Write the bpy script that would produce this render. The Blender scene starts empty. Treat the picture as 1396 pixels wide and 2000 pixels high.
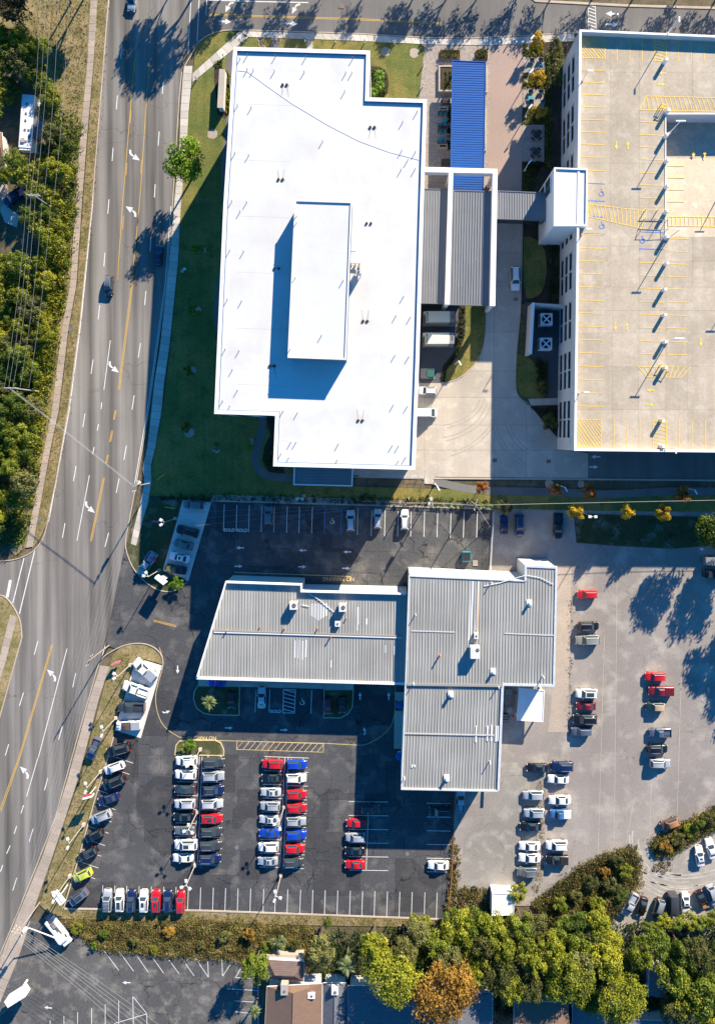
import bpy, math, random
import numpy as np
from mathutils import Vector, Matrix
SC = bpy.context.scene
COL = SC.collection
random.seed(7)
rng = np.random.default_rng(7)
# ---------------------------------------------------------------- camera, sky, sun, exposure
CAM_H = 155.0          # metres above the ground
FPX = 1380.0           # metres per unit of plan: plan units at height z are (CAM_H-z)/FPX metres
NX, NY = 750.0, 850.0  # plan coordinates of the point straight below the camera
cd = bpy.data.cameras.new('camera'); cam = bpy.data.objects.new('camera', cd); COL.objects.link(cam)
cam.location = (0, 0, CAM_H); cam.rotation_euler = (0, 0, 0)
cd.sensor_fit = 'HORIZONTAL'; cd.sensor_width = 36.0; cd.lens = 36.0*FPX/1396.0
cd.shift_x = (698-NX)/1396.0; cd.shift_y = -(1000-NY)/1396.0
cd.clip_start = 1.0; cd.clip_end = 5000
SC.camera = cam
SUN_EL = 25.0
SDX, SDY = 0.505, 0.863           # horizontal direction towards the sun (east, north)
w = bpy.data.worlds.new('World'); SC.world = w; w.use_nodes = True
nt = w.node_tree; nt.nodes.clear()
sky = nt.nodes.new('ShaderNodeTexSky'); sky.sky_type = 'NISHITA'; sky.sun_disc = False
sky.sun_elevation = math.radians(SUN_EL); sky.sun_rotation = math.atan2(SDX, SDY)
sky.air_density = 1.0; sky.dust_density = 0.0; sky.ozone_density = 7.0; sky.altitude = 0
bg = nt.nodes.new('ShaderNodeBackground'); bg.inputs[1].default_value = 0.076
wo = nt.nodes.new('ShaderNodeOutputWorld')
tint = nt.nodes.new('ShaderNodeVectorMath'); tint.operation = 'MULTIPLY'; tint.inputs[1].default_value = (.22, .98, 1.27)   # deep clear autumn sky
nt.links.new(sky.outputs[0], tint.inputs[0]); nt.links.new(tint.outputs[0], bg.inputs[0]); nt.links.new(bg.outputs[0], wo.inputs[0])
sl = bpy.data.lights.new('sun', 'SUN'); so = bpy.data.objects.new('sun', sl); COL.objects.link(so)
sl.energy = 5.0; sl.angle = math.radians(0.5); sl.color = (1.0, 0.885, 0.71)
ce = math.cos(math.radians(SUN_EL)); sd = Vector((SDX*ce, SDY*ce, math.sin(math.radians(SUN_EL)))).normalized()
so.rotation_euler = (-sd).to_track_quat('-Z', 'Y').to_euler(); so.location = sd*200
vs = SC.view_settings; vs.view_transform = 'Standard'; vs.look = 'None'; vs.gamma = 1.0
vs.exposure = 1.22; vs.use_curve_mapping = False
SC.cycles.max_bounces = 5; SC.cycles.diffuse_bounces = 3; SC.cycles.transparent_max_bounces = 4
SC.cycles.glossy_bounces = 2; SC.cycles.transmission_bounces = 2
SC.cycles.use_denoising = True

# ---------------------------------------------------------------- helpers
def P(x, y, z=0.0):
    s = (CAM_H-z)/FPX
    return Vector(((x-NX)*s, (NY-y)*s, z))
U = CAM_H/FPX     # metres per plan unit on the ground
class MB:
    def __init__(s): s.v = []; s.f = []
    def add(s, vs_, fs):
        o = len(s.v); s.v += [tuple(q) for q in vs_]; s.f += [tuple(o+i for i in f) for f in fs]; return s
    def quad(s, a, b, c, d): return s.add([a, b, c, d], [(0, 1, 2, 3)])
    def poly(s, pts): return s.add(pts, [tuple(range(len(pts)))])
    def prism(s, pts, z0, z1):
        n = len(pts)
        a = sum(pts[i][0]*pts[(i+1) % n][1]-pts[(i+1) % n][0]*pts[i][1] for i in range(n))
        if a < 0: pts = pts[::-1]
        vv = [(p[0], p[1], z0) for p in pts]+[(p[0], p[1], z1) for p in pts]
        ff = [tuple(range(n, 2*n)), tuple(range(n-1, -1, -1))]+[(i, (i+1) % n, n+(i+1) % n, n+i) for i in range(n)]
        return s.add(vv, ff)
    def box(s, c, d, rz=0.0):
        x, y, z = c; a, b, h = d[0]/2, d[1]/2, d[2]/2; co, si = math.cos(rz), math.sin(rz)
        vv = []
        for k in (-h, h):
            for i, j in ((-a, -b), (a, -b), (a, b), (-a, b)):
                vv.append((x+i*co-j*si, y+i*si+j*co, z+k))
        return s.add(vv, [(3, 2, 1, 0), (4, 5, 6, 7), (0, 1, 5, 4), (1, 2, 6, 5), (2, 3, 7, 6), (3, 0, 4, 7)])
    def tube(s, p, q, r0, r1=None, n=6, caps=True):
        p = Vector(p); q = Vector(q); r1 = r0 if r1 is None else r1
        d = (q-p).normalized(); u = d.orthogonal().normalized(); w_ = d.cross(u)
        vv = []
        for c, r in ((p, r0), (q, r1)):
            for i in range(n):
                t = 2*math.pi*i/n; vv.append(c+u*math.cos(t)*r+w_*math.sin(t)*r)
        ff = [(i, (i+1) % n, n+(i+1) % n, n+i) for i in range(n)]
        if caps: ff += [tuple(range(n-1, -1, -1)), tuple(range(n, 2*n))]
        return s.add(vv, ff)
    def mesh(s, name, m, smooth=0):
        me = bpy.data.meshes.new(name); me.from_pydata(s.v, [], s.f); me.materials.append(m)
        if smooth:
            me.shade_smooth(); me.set_sharp_from_angle(angle=math.radians(smooth))
        me.update(); return me
def link(name, me, parent=None, loc=None):
    o = bpy.data.objects.new(name, me); COL.objects.link(o)
    if parent is not None: o.parent = parent
    if loc is not None: o.location = loc
    return o
def build(mb, name, m, parent=None, smooth=0, centre=True):
    """mesh given in world coordinates; parented without rotation"""
    if not mb.v: return None
    a = np.array(mb.v, dtype=float)
    if parent is None:
        c = Vector((a[:, 0].mean(), a[:, 1].mean(), a[:, 2].min()))
    else:
        c = world_loc(parent)
    mb.v = [tuple(q) for q in (a-np.array(c))]
    o = link(name, mb.mesh(name, m, smooth), parent)
    if parent is None: o.location = c
    return o
def world_loc(o):
    l = Vector((0, 0, 0))
    while o is not None: l = l+o.location; o = o.parent
    return l
def tag(o, label=None, cat=None, group=None, kind=None):
    if label: o['label'] = label
    if cat: o['category'] = cat
    if group: o['group'] = group
    if kind: o['kind'] = kind
    return o
def empty(name, loc, label=None, cat=None, group=None, rz=0):
    o = bpy.data.objects.new(name, None); COL.objects.link(o); o.location = loc; o.rotation_euler = (0, 0, rz)
    o.empty_display_size = 0.5
    return tag(o, label, cat, group)
ORD = ['first', 'second', 'third', 'fourth', 'fifth', 'sixth', 'seventh', 'eighth', 'ninth', 'tenth', 'eleventh', 'twelfth', 'thirteenth', 'fourteenth', 'fifteenth', 'sixteenth', 'seventeenth', 'eighteenth', 'nineteenth', 'twentieth', 'twenty-first', 'twenty-second', 'twenty-third', 'twenty-fourth', 'twenty-fifth', 'twenty-sixth', 'twenty-seventh', 'twenty-eighth', 'twenty-ninth', 'thirtieth', 'thirty-first', 'thirty-second', 'thirty-third', 'thirty-fourth', 'thirty-fifth', 'thirty-sixth', 'thirty-seventh', 'thirty-eighth', 'thirty-ninth', 'fortieth']
ORD += ['forty-'+q for q in ORD[:9]]+['fiftieth']+['fifty-'+q for q in ORD[:9]]
def sub(pts, n=2):
    """Chaikin smoothing of an open polyline"""
    for _ in range(n):
        q = [pts[0]]
        for a, b in zip(pts[:-1], pts[1:]):
            q += [(a[0]*.75+b[0]*.25, a[1]*.75+b[1]*.25), (a[0]*.25+b[0]*.75, a[1]*.25+b[1]*.75)]
        pts = q+[pts[-1]]
    return pts
# ---------------------------------------------------------------- materials
def nodes(name):
    m = bpy.data.materials.new(name); m.use_nodes = True; t = m.node_tree
    return m, t, t.nodes['Principled BSDF']
def L(t, a, b): t.links.new(a, b)
def plain(name, c, rough=0.6, metal=0.0, coat=0.0, var=0.0, scale=1.5, bump=0.0):
    m, t, b = nodes(name)
    b.inputs['Base Color'].default_value = (*c, 1); b.inputs['Roughness'].default_value = rough
    b.inputs['Metallic'].default_value = metal
    if coat: b.inputs['Coat Weight'].default_value = coat; b.inputs['Coat Roughness'].default_value = 0.08
    if var or bump:
        g = t.nodes.new('ShaderNodeTexCoord'); n = t.nodes.new('ShaderNodeTexNoise')
        n.inputs['Scale'].default_value = scale; n.inputs['Detail'].default_value = 6
        L(t, g.outputs['Object'], n.inputs['Vector'])
        if var:
            r = t.nodes.new('ShaderNodeMapRange'); r.inputs[1].default_value = 0.3; r.inputs[2].default_value = 0.7
            r.inputs[3].default_value = 1-var; r.inputs[4].default_value = 1+var
            L(t, n.outputs[0], r.inputs[0])
            x = t.nodes.new('ShaderNodeVectorMath'); x.operation = 'SCALE'; x.inputs[0].default_value = c
            L(t, r.outputs[0], x.inputs['Scale']); L(t, x.outputs[0], b.inputs['Base Color'])
        if bump:
            bp = t.nodes.new('ShaderNodeBump'); bp.inputs['Strength'].default_value = bump; bp.inputs['Distance'].default_value = 0.05
            L(t, n.outputs[0], bp.inputs['Height']); L(t, bp.outputs[0], b.inputs['Normal'])
    return m
def ground_mat(name, c1, c2, c3=None, s1=0.08, s2=1.2, cracks=0.0, crack_scale=0.12, crack_w=0.012, streak=None, rough=0.9,
               fine=0.10, lo=0.40, hi=0.62, patch=None, grid=None, objvar=0.0, bumpd=0.03, crack_col=0.35):
    """world-space mottled surface: c1 base, c2 broad patches, c3 medium patches"""
    m, t, b = nodes(name); N = t.nodes.new
    g = N('ShaderNodeNewGeometry'); pos = g.outputs['Position']
    def noise(scale, detail=5, rot=None, sc=None, rough_=0.55, seed=0):
        mp = N('ShaderNodeMapping'); L(t, pos, mp.inputs[0])
        mp.inputs['Location'].default_value = (seed*13.7, seed*7.1, 0)
        if rot is not None: mp.inputs['Rotation'].default_value = (0, 0, rot)
        if sc: mp.inputs['Scale'].default_value = sc
        n = N('ShaderNodeTexNoise'); n.inputs['Scale'].default_value = scale; n.inputs['Detail'].default_value = detail
        n.inputs['Roughness'].default_value = rough_
        L(t, mp.outputs[0], n.inputs['Vector']); return n.outputs[0]
    def rng_(v, a, b_, c, d):
        r = N('ShaderNodeMapRange'); r.inputs[1].default_value = a; r.inputs[2].default_value = b_
        r.inputs[3].default_value = c; r.inputs[4].default_value = d; L(t, v, r.inputs[0]); return r.outputs[0]
    def mix(f, a, b_, blend='MIX'):
        x = N('ShaderNodeMix'); x.data_type = 'RGBA'; x.blend_type = blend
        if isinstance(f, float): x.inputs[0].default_value = f
        else: L(t, f, x.inputs[0])
        for s_, q in ((6, a), (7, b_)):
            if isinstance(q, tuple): x.inputs[s_].default_value = (*q, 1)
            else: L(t, q, x.inputs[s_])
        return x.outputs[2]
    col = mix(rng_(noise(s1, 6, seed=1), lo, hi, 0, 1), c1, c2)
    if c3: col = mix(rng_(noise(s1*5, 6, seed=2), 0.5, 0.68, 0, 0.85), col, c3)
    if patch:   # sharp-edged repairs / blotches with outlines of their own
        v = N('ShaderNodeTexVoronoi'); v.inputs['Scale'].default_value = patch[1]; v.distance = 'CHEBYCHEV'; L(t, pos, v.inputs['Vector'])
        sp = N('ShaderNodeSeparateColor'); L(t, v.outputs['Color'], sp.inputs[0])
        col = mix(rng_(sp.outputs[0], patch[2], patch[2]+0.02, 0, patch[3]), col, patch[0])
    if streak:  # (angle, across scale, strength)
        sn = noise(streak[1], 3, rot=streak[0], sc=(1, 0.03, 1), seed=3)
        k = rng_(sn, 0.3, 0.7, 1-streak[2], 1+streak[2])
        x = N('ShaderNodeVectorMath'); x.operation = 'SCALE'; L(t, col, x.inputs[0]); L(t, k, x.inputs['Scale']); col = x.outputs[0]
    fn = noise(s2, 8, seed=4, rough_=0.7)
    k = rng_(fn, 0.25, 0.75, 1-fine*2, 1+fine*2)
    x = N('ShaderNodeVectorMath'); x.operation = 'SCALE'; L(t, col, x.inputs[0]); L(t, k, x.inputs['Scale']); col = x.outputs[0]
    if objvar:
        oi = N('ShaderNodeObjectInfo'); k = rng_(oi.outputs['Random'], 0, 1, 1-objvar, 1+objvar)
        x = N('ShaderNodeVectorMath'); x.operation = 'SCALE'; L(t, col, x.inputs[0]); L(t, k, x.inputs['Scale']); col = x.outputs[0]
    if cracks:
        dn = N('ShaderNodeTexNoise'); dn.inputs['Scale'].default_value = crack_scale*3; dn.inputs['Detail'].default_value = 4
        L(t, pos, dn.inputs['Vector'])
        ad = N('ShaderNodeMix'); ad.data_type = 'VECTOR'; ad.inputs[0].default_value = 0.12/crack_scale/20
        L(t, pos, ad.inputs[4])
        sc_ = N('ShaderNodeVectorMath'); sc_.operation = 'SCALE'; sc_.inputs['Scale'].default_value = 60; L(t, dn.outputs[1], sc_.inputs[0])
        av = N('ShaderNodeVectorMath'); av.operation = 'ADD'; L(t, pos, av.inputs[0])
        s3_ = N('ShaderNodeVectorMath'); s3_.operation = 'SCALE'; s3_.inputs['Scale'].default_value = 0.45/crack_scale; L(t, dn.outputs[1], s3_.inputs[0])
        L(t, s3_.outputs[0], av.inputs[1])
        v = N('ShaderNodeTexVoronoi'); v.feature = 'DISTANCE_TO_EDGE'; v.inputs['Scale'].default_value = crack_scale
        L(t, av.outputs[0], v.inputs['Vector'])
        cr = rng_(v.outputs['Distance'], crack_w*0.4, crack_w, 1, 0)
        msk = rng_(noise(crack_scale*0.8, 2, seed=6), 0.42, 0.55, 0, cracks)
        mu = N('ShaderNodeMath'); mu.operation = 'MULTIPLY'; L(t, cr, mu.inputs[0]); L(t, msk, mu.inputs[1])
        dk = N('ShaderNodeVectorMath'); dk.operation = 'SCALE'; L(t, col, dk.inputs[0]); dk.inputs['Scale'].default_value = crack_col
        col = mix(mu.outputs[0], col, dk.outputs[0])
    if grid:   # straight reflected joints, partly sealed: (width, row, angle, strength)
        mp = N('ShaderNodeMapping'); mp.inputs['Rotation'].default_value = (0, 0, grid[2]); av = N('ShaderNodeVectorMath'); av.operation = 'ADD'
        wn = N('ShaderNodeTexNoise'); wn.inputs['Scale'].default_value = .35; wn.inputs['Detail'].default_value = 3; L(t, pos, wn.inputs['Vector'])
        L(t, pos, av.inputs[0]); s5 = N('ShaderNodeVectorMath'); s5.operation = 'SCALE'; s5.inputs['Scale'].default_value = .7; L(t, wn.outputs[1], s5.inputs[0]); L(t, s5.outputs[0], av.inputs[1])
        L(t, av.outputs[0], mp.inputs[0]); br = N('ShaderNodeTexBrick'); L(t, mp.outputs[0], br.inputs['Vector']); br.inputs['Scale'].default_value = 1
        br.inputs['Brick Width'].default_value = grid[0]; br.inputs['Row Height'].default_value = grid[1]; br.inputs['Mortar Size'].default_value = .05; br.inputs['Mortar Smooth'].default_value = .3
        gm_ = rng_(noise(.09, 3, seed=9), .42, .6, 0, grid[3]); mu2 = N('ShaderNodeMath'); mu2.operation = 'MULTIPLY'; L(t, br.outputs['Fac'], mu2.inputs[0]); L(t, gm_, mu2.inputs[1])
        dk2 = N('ShaderNodeVectorMath'); dk2.operation = 'SCALE'; L(t, col, dk2.inputs[0]); dk2.inputs['Scale'].default_value = .45; col = mix(mu2.outputs[0], col, dk2.outputs[0])
    L(t, col, b.inputs['Base Color']); b.inputs['Roughness'].default_value = rough
    b.inputs['Specular IOR Level'].default_value = 0.25
    bp = N('ShaderNodeBump'); bp.inputs['Strength'].default_value = 0.5; bp.inputs['Distance'].default_value = bumpd
    L(t, fn, bp.inputs['Height']); L(t, bp.outputs[0], b.inputs['Normal'])
    return m
def leaf_mat(name, a, b_, c_, trans=0.25, nscale=2.2, namp=1.2):
    m, t, b = nodes(name); N = t.nodes.new
    g = N('ShaderNodeNewGeometry'); cr = N('ShaderNodeValToRGB'); e = cr.color_ramp
    e.elements[0].position = 0.0; e.elements[0].color = (*a, 1); e.elements[1].position = 1.0; e.elements[1].color = (*c_, 1)
    x = e.elements.new(0.55); x.color = (*b_, 1)
    oi = N('ShaderNodeObjectInfo'); tc = N('ShaderNodeTexCoord')
    n = N('ShaderNodeTexNoise'); n.inputs['Scale'].default_value = nscale; n.inputs['Detail'].default_value = 2 if nscale > 1 else 4; L(t, tc.outputs['Object'], n.inputs['Vector'])
    def m_(op, p, q):
        k = N('ShaderNodeMath'); k.operation = op
        for i, v in ((0, p), (1, q)):
            if isinstance(v, (int, float)): k.inputs[i].default_value = v
            else: L(t, v, k.inputs[i])
        return k.outputs[0]
    s = m_('ADD', m_('MULTIPLY', g.outputs['Random Per Island'], 0.55), m_('MULTIPLY', m_('SUBTRACT', n.outputs[0], 0.5), namp))
    s = m_('ADD', s, m_('MULTIPLY', m_('SUBTRACT', oi.outputs['Random'], 0.3), 0.5))
    L(t, s, cr.inputs[0]); L(t, cr.outputs[0], b.inputs['Base Color'])
    b.inputs['Roughness'].default_value = 0.6; b.inputs['Specular IOR Level'].default_value = 0.3
    tr = N('ShaderNodeBsdfTranslucent'); L(t, cr.outputs[0], tr.inputs[0])
    mx = N('ShaderNodeMixShader'); mx.inputs[0].default_value = trans
    L(t, b.outputs[0], mx.inputs[1]); L(t, tr.outputs[0], mx.inputs[2]); L(t, mx.outputs[0], t.nodes['Material Output'].inputs[0])
    return m
M = {}
M['earth'] = ground_mat('earth_and_leaf_litter', (.10, .085, .05), (.17, .13, .08), (.06, .06, .03), s1=.15, s2=3, fine=.2)
M['grass'] = ground_mat('autumn_lawn', (.135, .145, .035), (.235, .185, .05), (.09, .115, .028), s1=.07, s2=3.0, fine=.28, lo=.44, hi=.58, streak=(math.radians(80), .9, .10), bumpd=.06)
M['grass2'] = ground_mat('dry_verge_grass', (.19, .16, .06), (.33, .245, .125), (.11, .115, .035), s1=.25, s2=3.0, fine=.25, bumpd=.06)
M['dirtgrass'] = ground_mat('worn_lawn', (.07, .075, .03), (.20, .18, .13), (.05, .06, .02), s1=.35, s2=3.5, fine=.25, lo=.52, hi=.7)
M['highway'] = ground_mat('highway_asphalt', (.175, .16, .143), (.215, .196, .172), None, s1=.03, s2=4, fine=.07, streak=(math.radians(11), .42, .5), cracks=.5, crack_scale=.05, crack_w=.004)
M['street'] = ground_mat('street_asphalt', (.15, .14, .13), (.18, .17, .155), None, s1=.05, s2=4, fine=.05, streak=(math.radians(88), .5, .10))
M['lot'] = ground_mat('sealed_lot_asphalt', (.066, .067, .071), (.086, .086, .087), (.165, .152, .138), s1=.05, s2=2.5, fine=.18, grid=(4.9, 4.2, .03, .9), cracks=.95, crack_scale=.11, crack_w=.012, patch=((.04, .04, .043), .11, .74, .6))
M['lot2'] = ground_mat('worn_rear_asphalt', (.305, .268, .235), (.255, .225, .20), (.41, .365, .31), s1=.04, s2=2.5, fine=.10, lo=.42, hi=.58, cracks=.35, crack_scale=.05, crack_w=.004, streak=(math.radians(3), .2, .06))
M['lot3'] = ground_mat('old_corner_asphalt', (.085, .083, .08), (.115, .11, .105), (.23, .21, .18), s1=.07, s2=2.0, fine=.16, cracks=.9, crack_scale=.10, crack_w=.010)
M['yard'] = ground_mat('service_yard_asphalt', (.09, .09, .095), (.11, .11, .11), None, s1=.1, s2=4, fine=.05)
M['concrete'] = ground_mat('drive_concrete', (.49, .425, .345), (.42, .37, .305), (.57, .50, .41), s1=.07, s2=3, fine=.07, objvar=.06, streak=(math.radians(70), .3, .06))
M['walk'] = ground_mat('pavement_concrete', (.60, .54, .46), (.50, .45, .38), None, s1=.1, s2=3, fine=.08, objvar=.14)
M['padconc'] = ground_mat('pale_display_pad', (.66, .62, .56), (.60, .56, .50), None, s1=.2, s2=3, fine=.06)
M['walkold'] = ground_mat('old_pavement_concrete', (.42, .34, .27), (.36, .30, .24), None, s1=.2, s2=3, fine=.12, objvar=.08)
M['kerb'] = ground_mat('kerb_concrete', (.50, .42, .33), (.42, .35, .27), None, s1=.2, s2=3, fine=.08)
M['deck'] = ground_mat('garage_deck_concrete', (.475, .395, .295), (.41, .34, .25), (.53, .455, .35), s1=.09, s2=2.2, fine=.08, objvar=.07, streak=(math.radians(90), .5, .06))
M['gravel'] = ground_mat('pale_gravel', (.36, .32, .27), (.30, .27, .23), (.42, .38, .33), s1=.12, s2=6, fine=.22, bumpd=.05)
M['plaza'] = ground_mat('clay_plaza_paving', (.40, .29, .235), (.36, .27, .22), None, s1=.1, s2=6, fine=.10)
M['mulch'] = ground_mat('bark_mulch', (.045, .032, .022), (.07, .05, .035), None, s1=.5, s2=5, fine=.3)
def brick_mat(name, c1, c2, mortar, bw, bh):
    m, t, b = nodes(name); N = t.nodes.new
    g = N('ShaderNodeNewGeometry'); br = N('ShaderNodeTexBrick'); L(t, g.outputs['Position'], br.inputs['Vector'])
    br.inputs['Color1'].default_value = (*c1, 1); br.inputs['Color2'].default_value = (*c2, 1); br.inputs['Mortar'].default_value = (*mortar, 1)
    br.inputs['Scale'].default_value = 1; br.inputs['Brick Width'].default_value = bw; br.inputs['Row Height'].default_value = bh
    br.inputs['Mortar Size'].default_value = .03; L(t, br.outputs[0], b.inputs['Base Color']); b.inputs['Roughness'].default_value = .85
    return m
M['pavers'] = brick_mat('cobble_pavers', (.46, .38, .31), (.30, .25, .22), (.20, .17, .14), .45, .3)
M['shingle'] = brick_mat('brown_shingles', (.22, .135, .09), (.19, .115, .078), (.16, .10, .07), .9, .28)
M['shingle_d'] = brick_mat('dark_brown_shingles', (.14, .095, .085), (.11, .075, .068), (.08, .055, .05), .9, .28)
M['shingle_g'] = brick_mat('grey_shingles', (.17, .17, .18), (.13, .13, .14), (.10, .10, .11), .9, .28)
M['white_roof'] = ground_mat('white_roof_membrane', (.635, .63, .615), (.60, .59, .57), (.575, .555, .52), s1=.03, s2=1.0, fine=.015, grid=(24, 3.1, .03, .10), rough=.55, lo=.5, hi=.75, streak=(0.05, .25, .02), bumpd=.004)
M['white'] = plain('white_paint', (.80, .79, .77), .5, var=.03, scale=.8)
M['cap'] = plain('white_metal_coping', (.84, .83, .81), .35)
M['pentwall'] = plain('darkened_penthouse_wall', (.16, .20, .24), .7)  # unseen wall, colour darkened to cut bounce light onto the roof's shadow
M['trimgrey'] = plain('dull_metal_trim', (.52, .54, .55), .6, var=.1)
M['tape'] = plain('aged_seam_tape', (.50, .50, .48), .7, var=.15, scale=2)
M['inner'] = plain('blue_grey_flashing', (.07, .15, .27), .5)
M['precast'] = plain('cream_precast_concrete', (.60, .57, .53), .8, var=.05, scale=.5)
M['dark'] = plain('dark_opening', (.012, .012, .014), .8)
M['glass'] = plain('dark_window_glass', (.02, .035, .035), .08)
M['tglass'] = plain('green_tinted_glass', (.02, .06, .05), .06)
M['greymetal'] = plain('grey_standing_seam_metal', (.24, .245, .25), .45, .2, var=.06, scale=.3)
M['seam'] = plain('dark_seam_metal', (.16, .165, .175), .5)
M['bluemetal'] = plain('royal_blue_metal', (.0, .085, .34), .75, .0, var=.05, scale=.3)
M['blueseam'] = plain('royal_blue_seam', (.0, .075, .31), .75)
M['rust'] = plain('rust', (.30, .12, .05), .9, var=.3, scale=3)
def tin_mat():
    m, t, b = nodes('weathered_ribbed_roof'); N = t.nodes.new
    g = N('ShaderNodeNewGeometry')
    n = N('ShaderNodeTexNoise'); n.inputs['Scale'].default_value = .12; n.inputs['Detail'].default_value = 4; L(t, g.outputs['Position'], n.inputs['Vector'])
    mp = N('ShaderNodeMapping'); mp.inputs['Scale'].default_value = (1.6, .05, 1); L(t, g.outputs['Position'], mp.inputs[0])
    n2 = N('ShaderNodeTexNoise'); n2.inputs['Scale'].default_value = 1.0; n2.inputs['Detail'].default_value = 5; L(t, mp.outputs[0], n2.inputs['Vector'])
    ad = N('ShaderNodeMath'); ad.operation = 'ADD'; L(t, n.outputs[0], ad.inputs[0]); L(t, n2.outputs[0], ad.inputs[1])
    cr = N('ShaderNodeValToRGB'); cr.color_ramp.elements[0].position = .75; cr.color_ramp.elements[0].color = (.29, .285, .26, 1)
    cr.color_ramp.elements[1].position = 1.25; cr.color_ramp.elements[1].color = (.41, .405, .375, 1)
    mr = N('ShaderNodeMapRange'); mr.inputs[1].default_value = .8; mr.inputs[2].default_value = 1.25; L(t, ad.outputs[0], mr.inputs[0])
    cr.color_ramp.elements[0].position = 0; cr.color_ramp.elements[1].position = 1
    L(t, mr.outputs[0], cr.inputs[0]); L(t, cr.outputs[0], b.inputs['Base Color']); b.inputs['Roughness'].default_value = .6
    return m
M['tin'] = tin_mat()
M['tinseam'] = plain('roof_seam', (.28, .275, .25), .7)
M['tinwhite'] = plain('bare_zinc_sheet', (.70, .70, .68), .5)
M['beige'] = plain('beige_generator_paint', (.72, .68, .52), .5)
M['greygrille'] = plain('grey_grille', (.22, .22, .22), .6)
M['black'] = plain('black_rubber', (.015, .015, .016), .7)
M['blackpaint'] = plain('black_lettering', (.02, .02, .02), .6)
M['green'] = plain('transformer_green', (.03, .12, .10), .5)
M['pole'] = plain('galvanised_pole', (.62, .62, .62), .45)
M['concpole'] = plain('tan_concrete_pole', (.38, .335, .28), .8)
M['wood'] = plain('weathered_pole_wood', (.30, .25, .20), .9, var=.2, scale=2)
M['wire'] = plain('aluminium_wire', (.36, .36, .36), .5, .0)
M['darkwire'] = plain('dark_cable', (.10, .10, .10), .6)
M['pwhite'] = plain('white_road_paint', (.72, .71, .68), .7, var=.12, scale=1.2)
M['pyellow'] = plain('yellow_road_paint', (.62, .36, .06), .7, var=.10, scale=1.2)
M['pyellow2'] = plain('pale_yellow_paint', (.60, .46, .21), .7, var=.2, scale=1.2)
M['dyellow'] = plain('deck_yellow_paint', (.85, .55, .09), .7, var=.12, scale=1.2)
M['pblue'] = plain('blue_road_paint', (.04, .20, .60), .7)
M['pfaded'] = plain('faded_yellow_paint', (.50, .36, .16), .8, var=.3, scale=1.2)
M['yellow'] = plain('yellow_safety_paint', (.75, .50, .02), .5)
M['red'] = plain('red_paint', (.55, .02, .02), .5)
M['orange'] = plain('orange_plastic', (.80, .14, .02), .5)
M['teal'] = plain('teal_furniture', (.02, .28, .36), .5)
M['tealdump'] = plain('teal_dumpster_paint', (.02, .28, .38), .5)
M['bark'] = plain('bark', (.12, .09, .065), .95, var=.3, scale=3)
M['hvac'] = plain('hvac_casing', (.62, .61, .58), .5)
M['terracotta'] = plain('clay_pipe', (.45, .16, .07), .8)
LEAF = {
 'green': leaf_mat('mid_green_leaves', (.045, .075, .008), (.16, .21, .018), (.36, .36, .035)),
 'dark': leaf_mat('dark_green_leaves', (.03, .055, .01), (.095, .14, .02), (.22, .25, .04)),
 'olive': leaf_mat('grey_olive_leaves', (.07, .08, .02), (.19, .19, .055), (.36, .33, .11)),
 'yellow': leaf_mat('yellow_green_leaves', (.09, .115, .008), (.27, .285, .018), (.52, .46, .04)),
 'gold': leaf_mat('golden_leaves', (.42, .27, .02), (.70, .48, .035), (.88, .65, .06)),
 'orange': leaf_mat('orange_leaves', (.28, .09, .02), (.50, .20, .03), (.62, .33, .06)),
 'rust': leaf_mat('rusty_brown_leaves', (.16, .08, .015), (.46, .26, .035), (.70, .45, .09)),
 'lime': leaf_mat('lime_green_leaves', (.05, .12, .005), (.15, .26, .01), (.30, .40, .02)),
 'dry': leaf_mat('dry_brown_weeds', (.09, .07, .022), (.20, .155, .055), (.33, .25, .10)),
 'weeds': leaf_mat('green_brown_weeds', (.05, .06, .012), (.13, .13, .03), (.24, .20, .06)),
 'palm': leaf_mat('pale_palm_fronds', (.06, .10, .03), (.20, .24, .09), (.42, .44, .22)),
 'pine': leaf_mat('brown_green_live_oak_leaves', (.03, .03, .012), (.06, .06, .02), (.12, .10, .035)),  # dark brown-green leaf colour of the corner tree
}
WEED = {
 'dry': leaf_mat('dry_weed_blades', (.07, .05, .018), (.25, .19, .065), (.48, .37, .16), nscale=.35, namp=1.9),
 'weeds': leaf_mat('mixed_weed_blades', (.045, .05, .012), (.17, .16, .03), (.40, .34, .07), nscale=.35, namp=1.9),
 'green': leaf_mat('undergrowth_green', (.03, .055, .008), (.12, .17, .02), (.33, .33, .04), nscale=.3, namp=1.9),
 'yellow': leaf_mat('undergrowth_yellow', (.06, .08, .006), (.26, .26, .015), (.52, .44, .03), nscale=.3, namp=1.9),
 'dark': leaf_mat('undergrowth_dark', (.018, .035, .008), (.06, .09, .018), (.15, .18, .04), nscale=.3, namp=1.9)}
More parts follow.
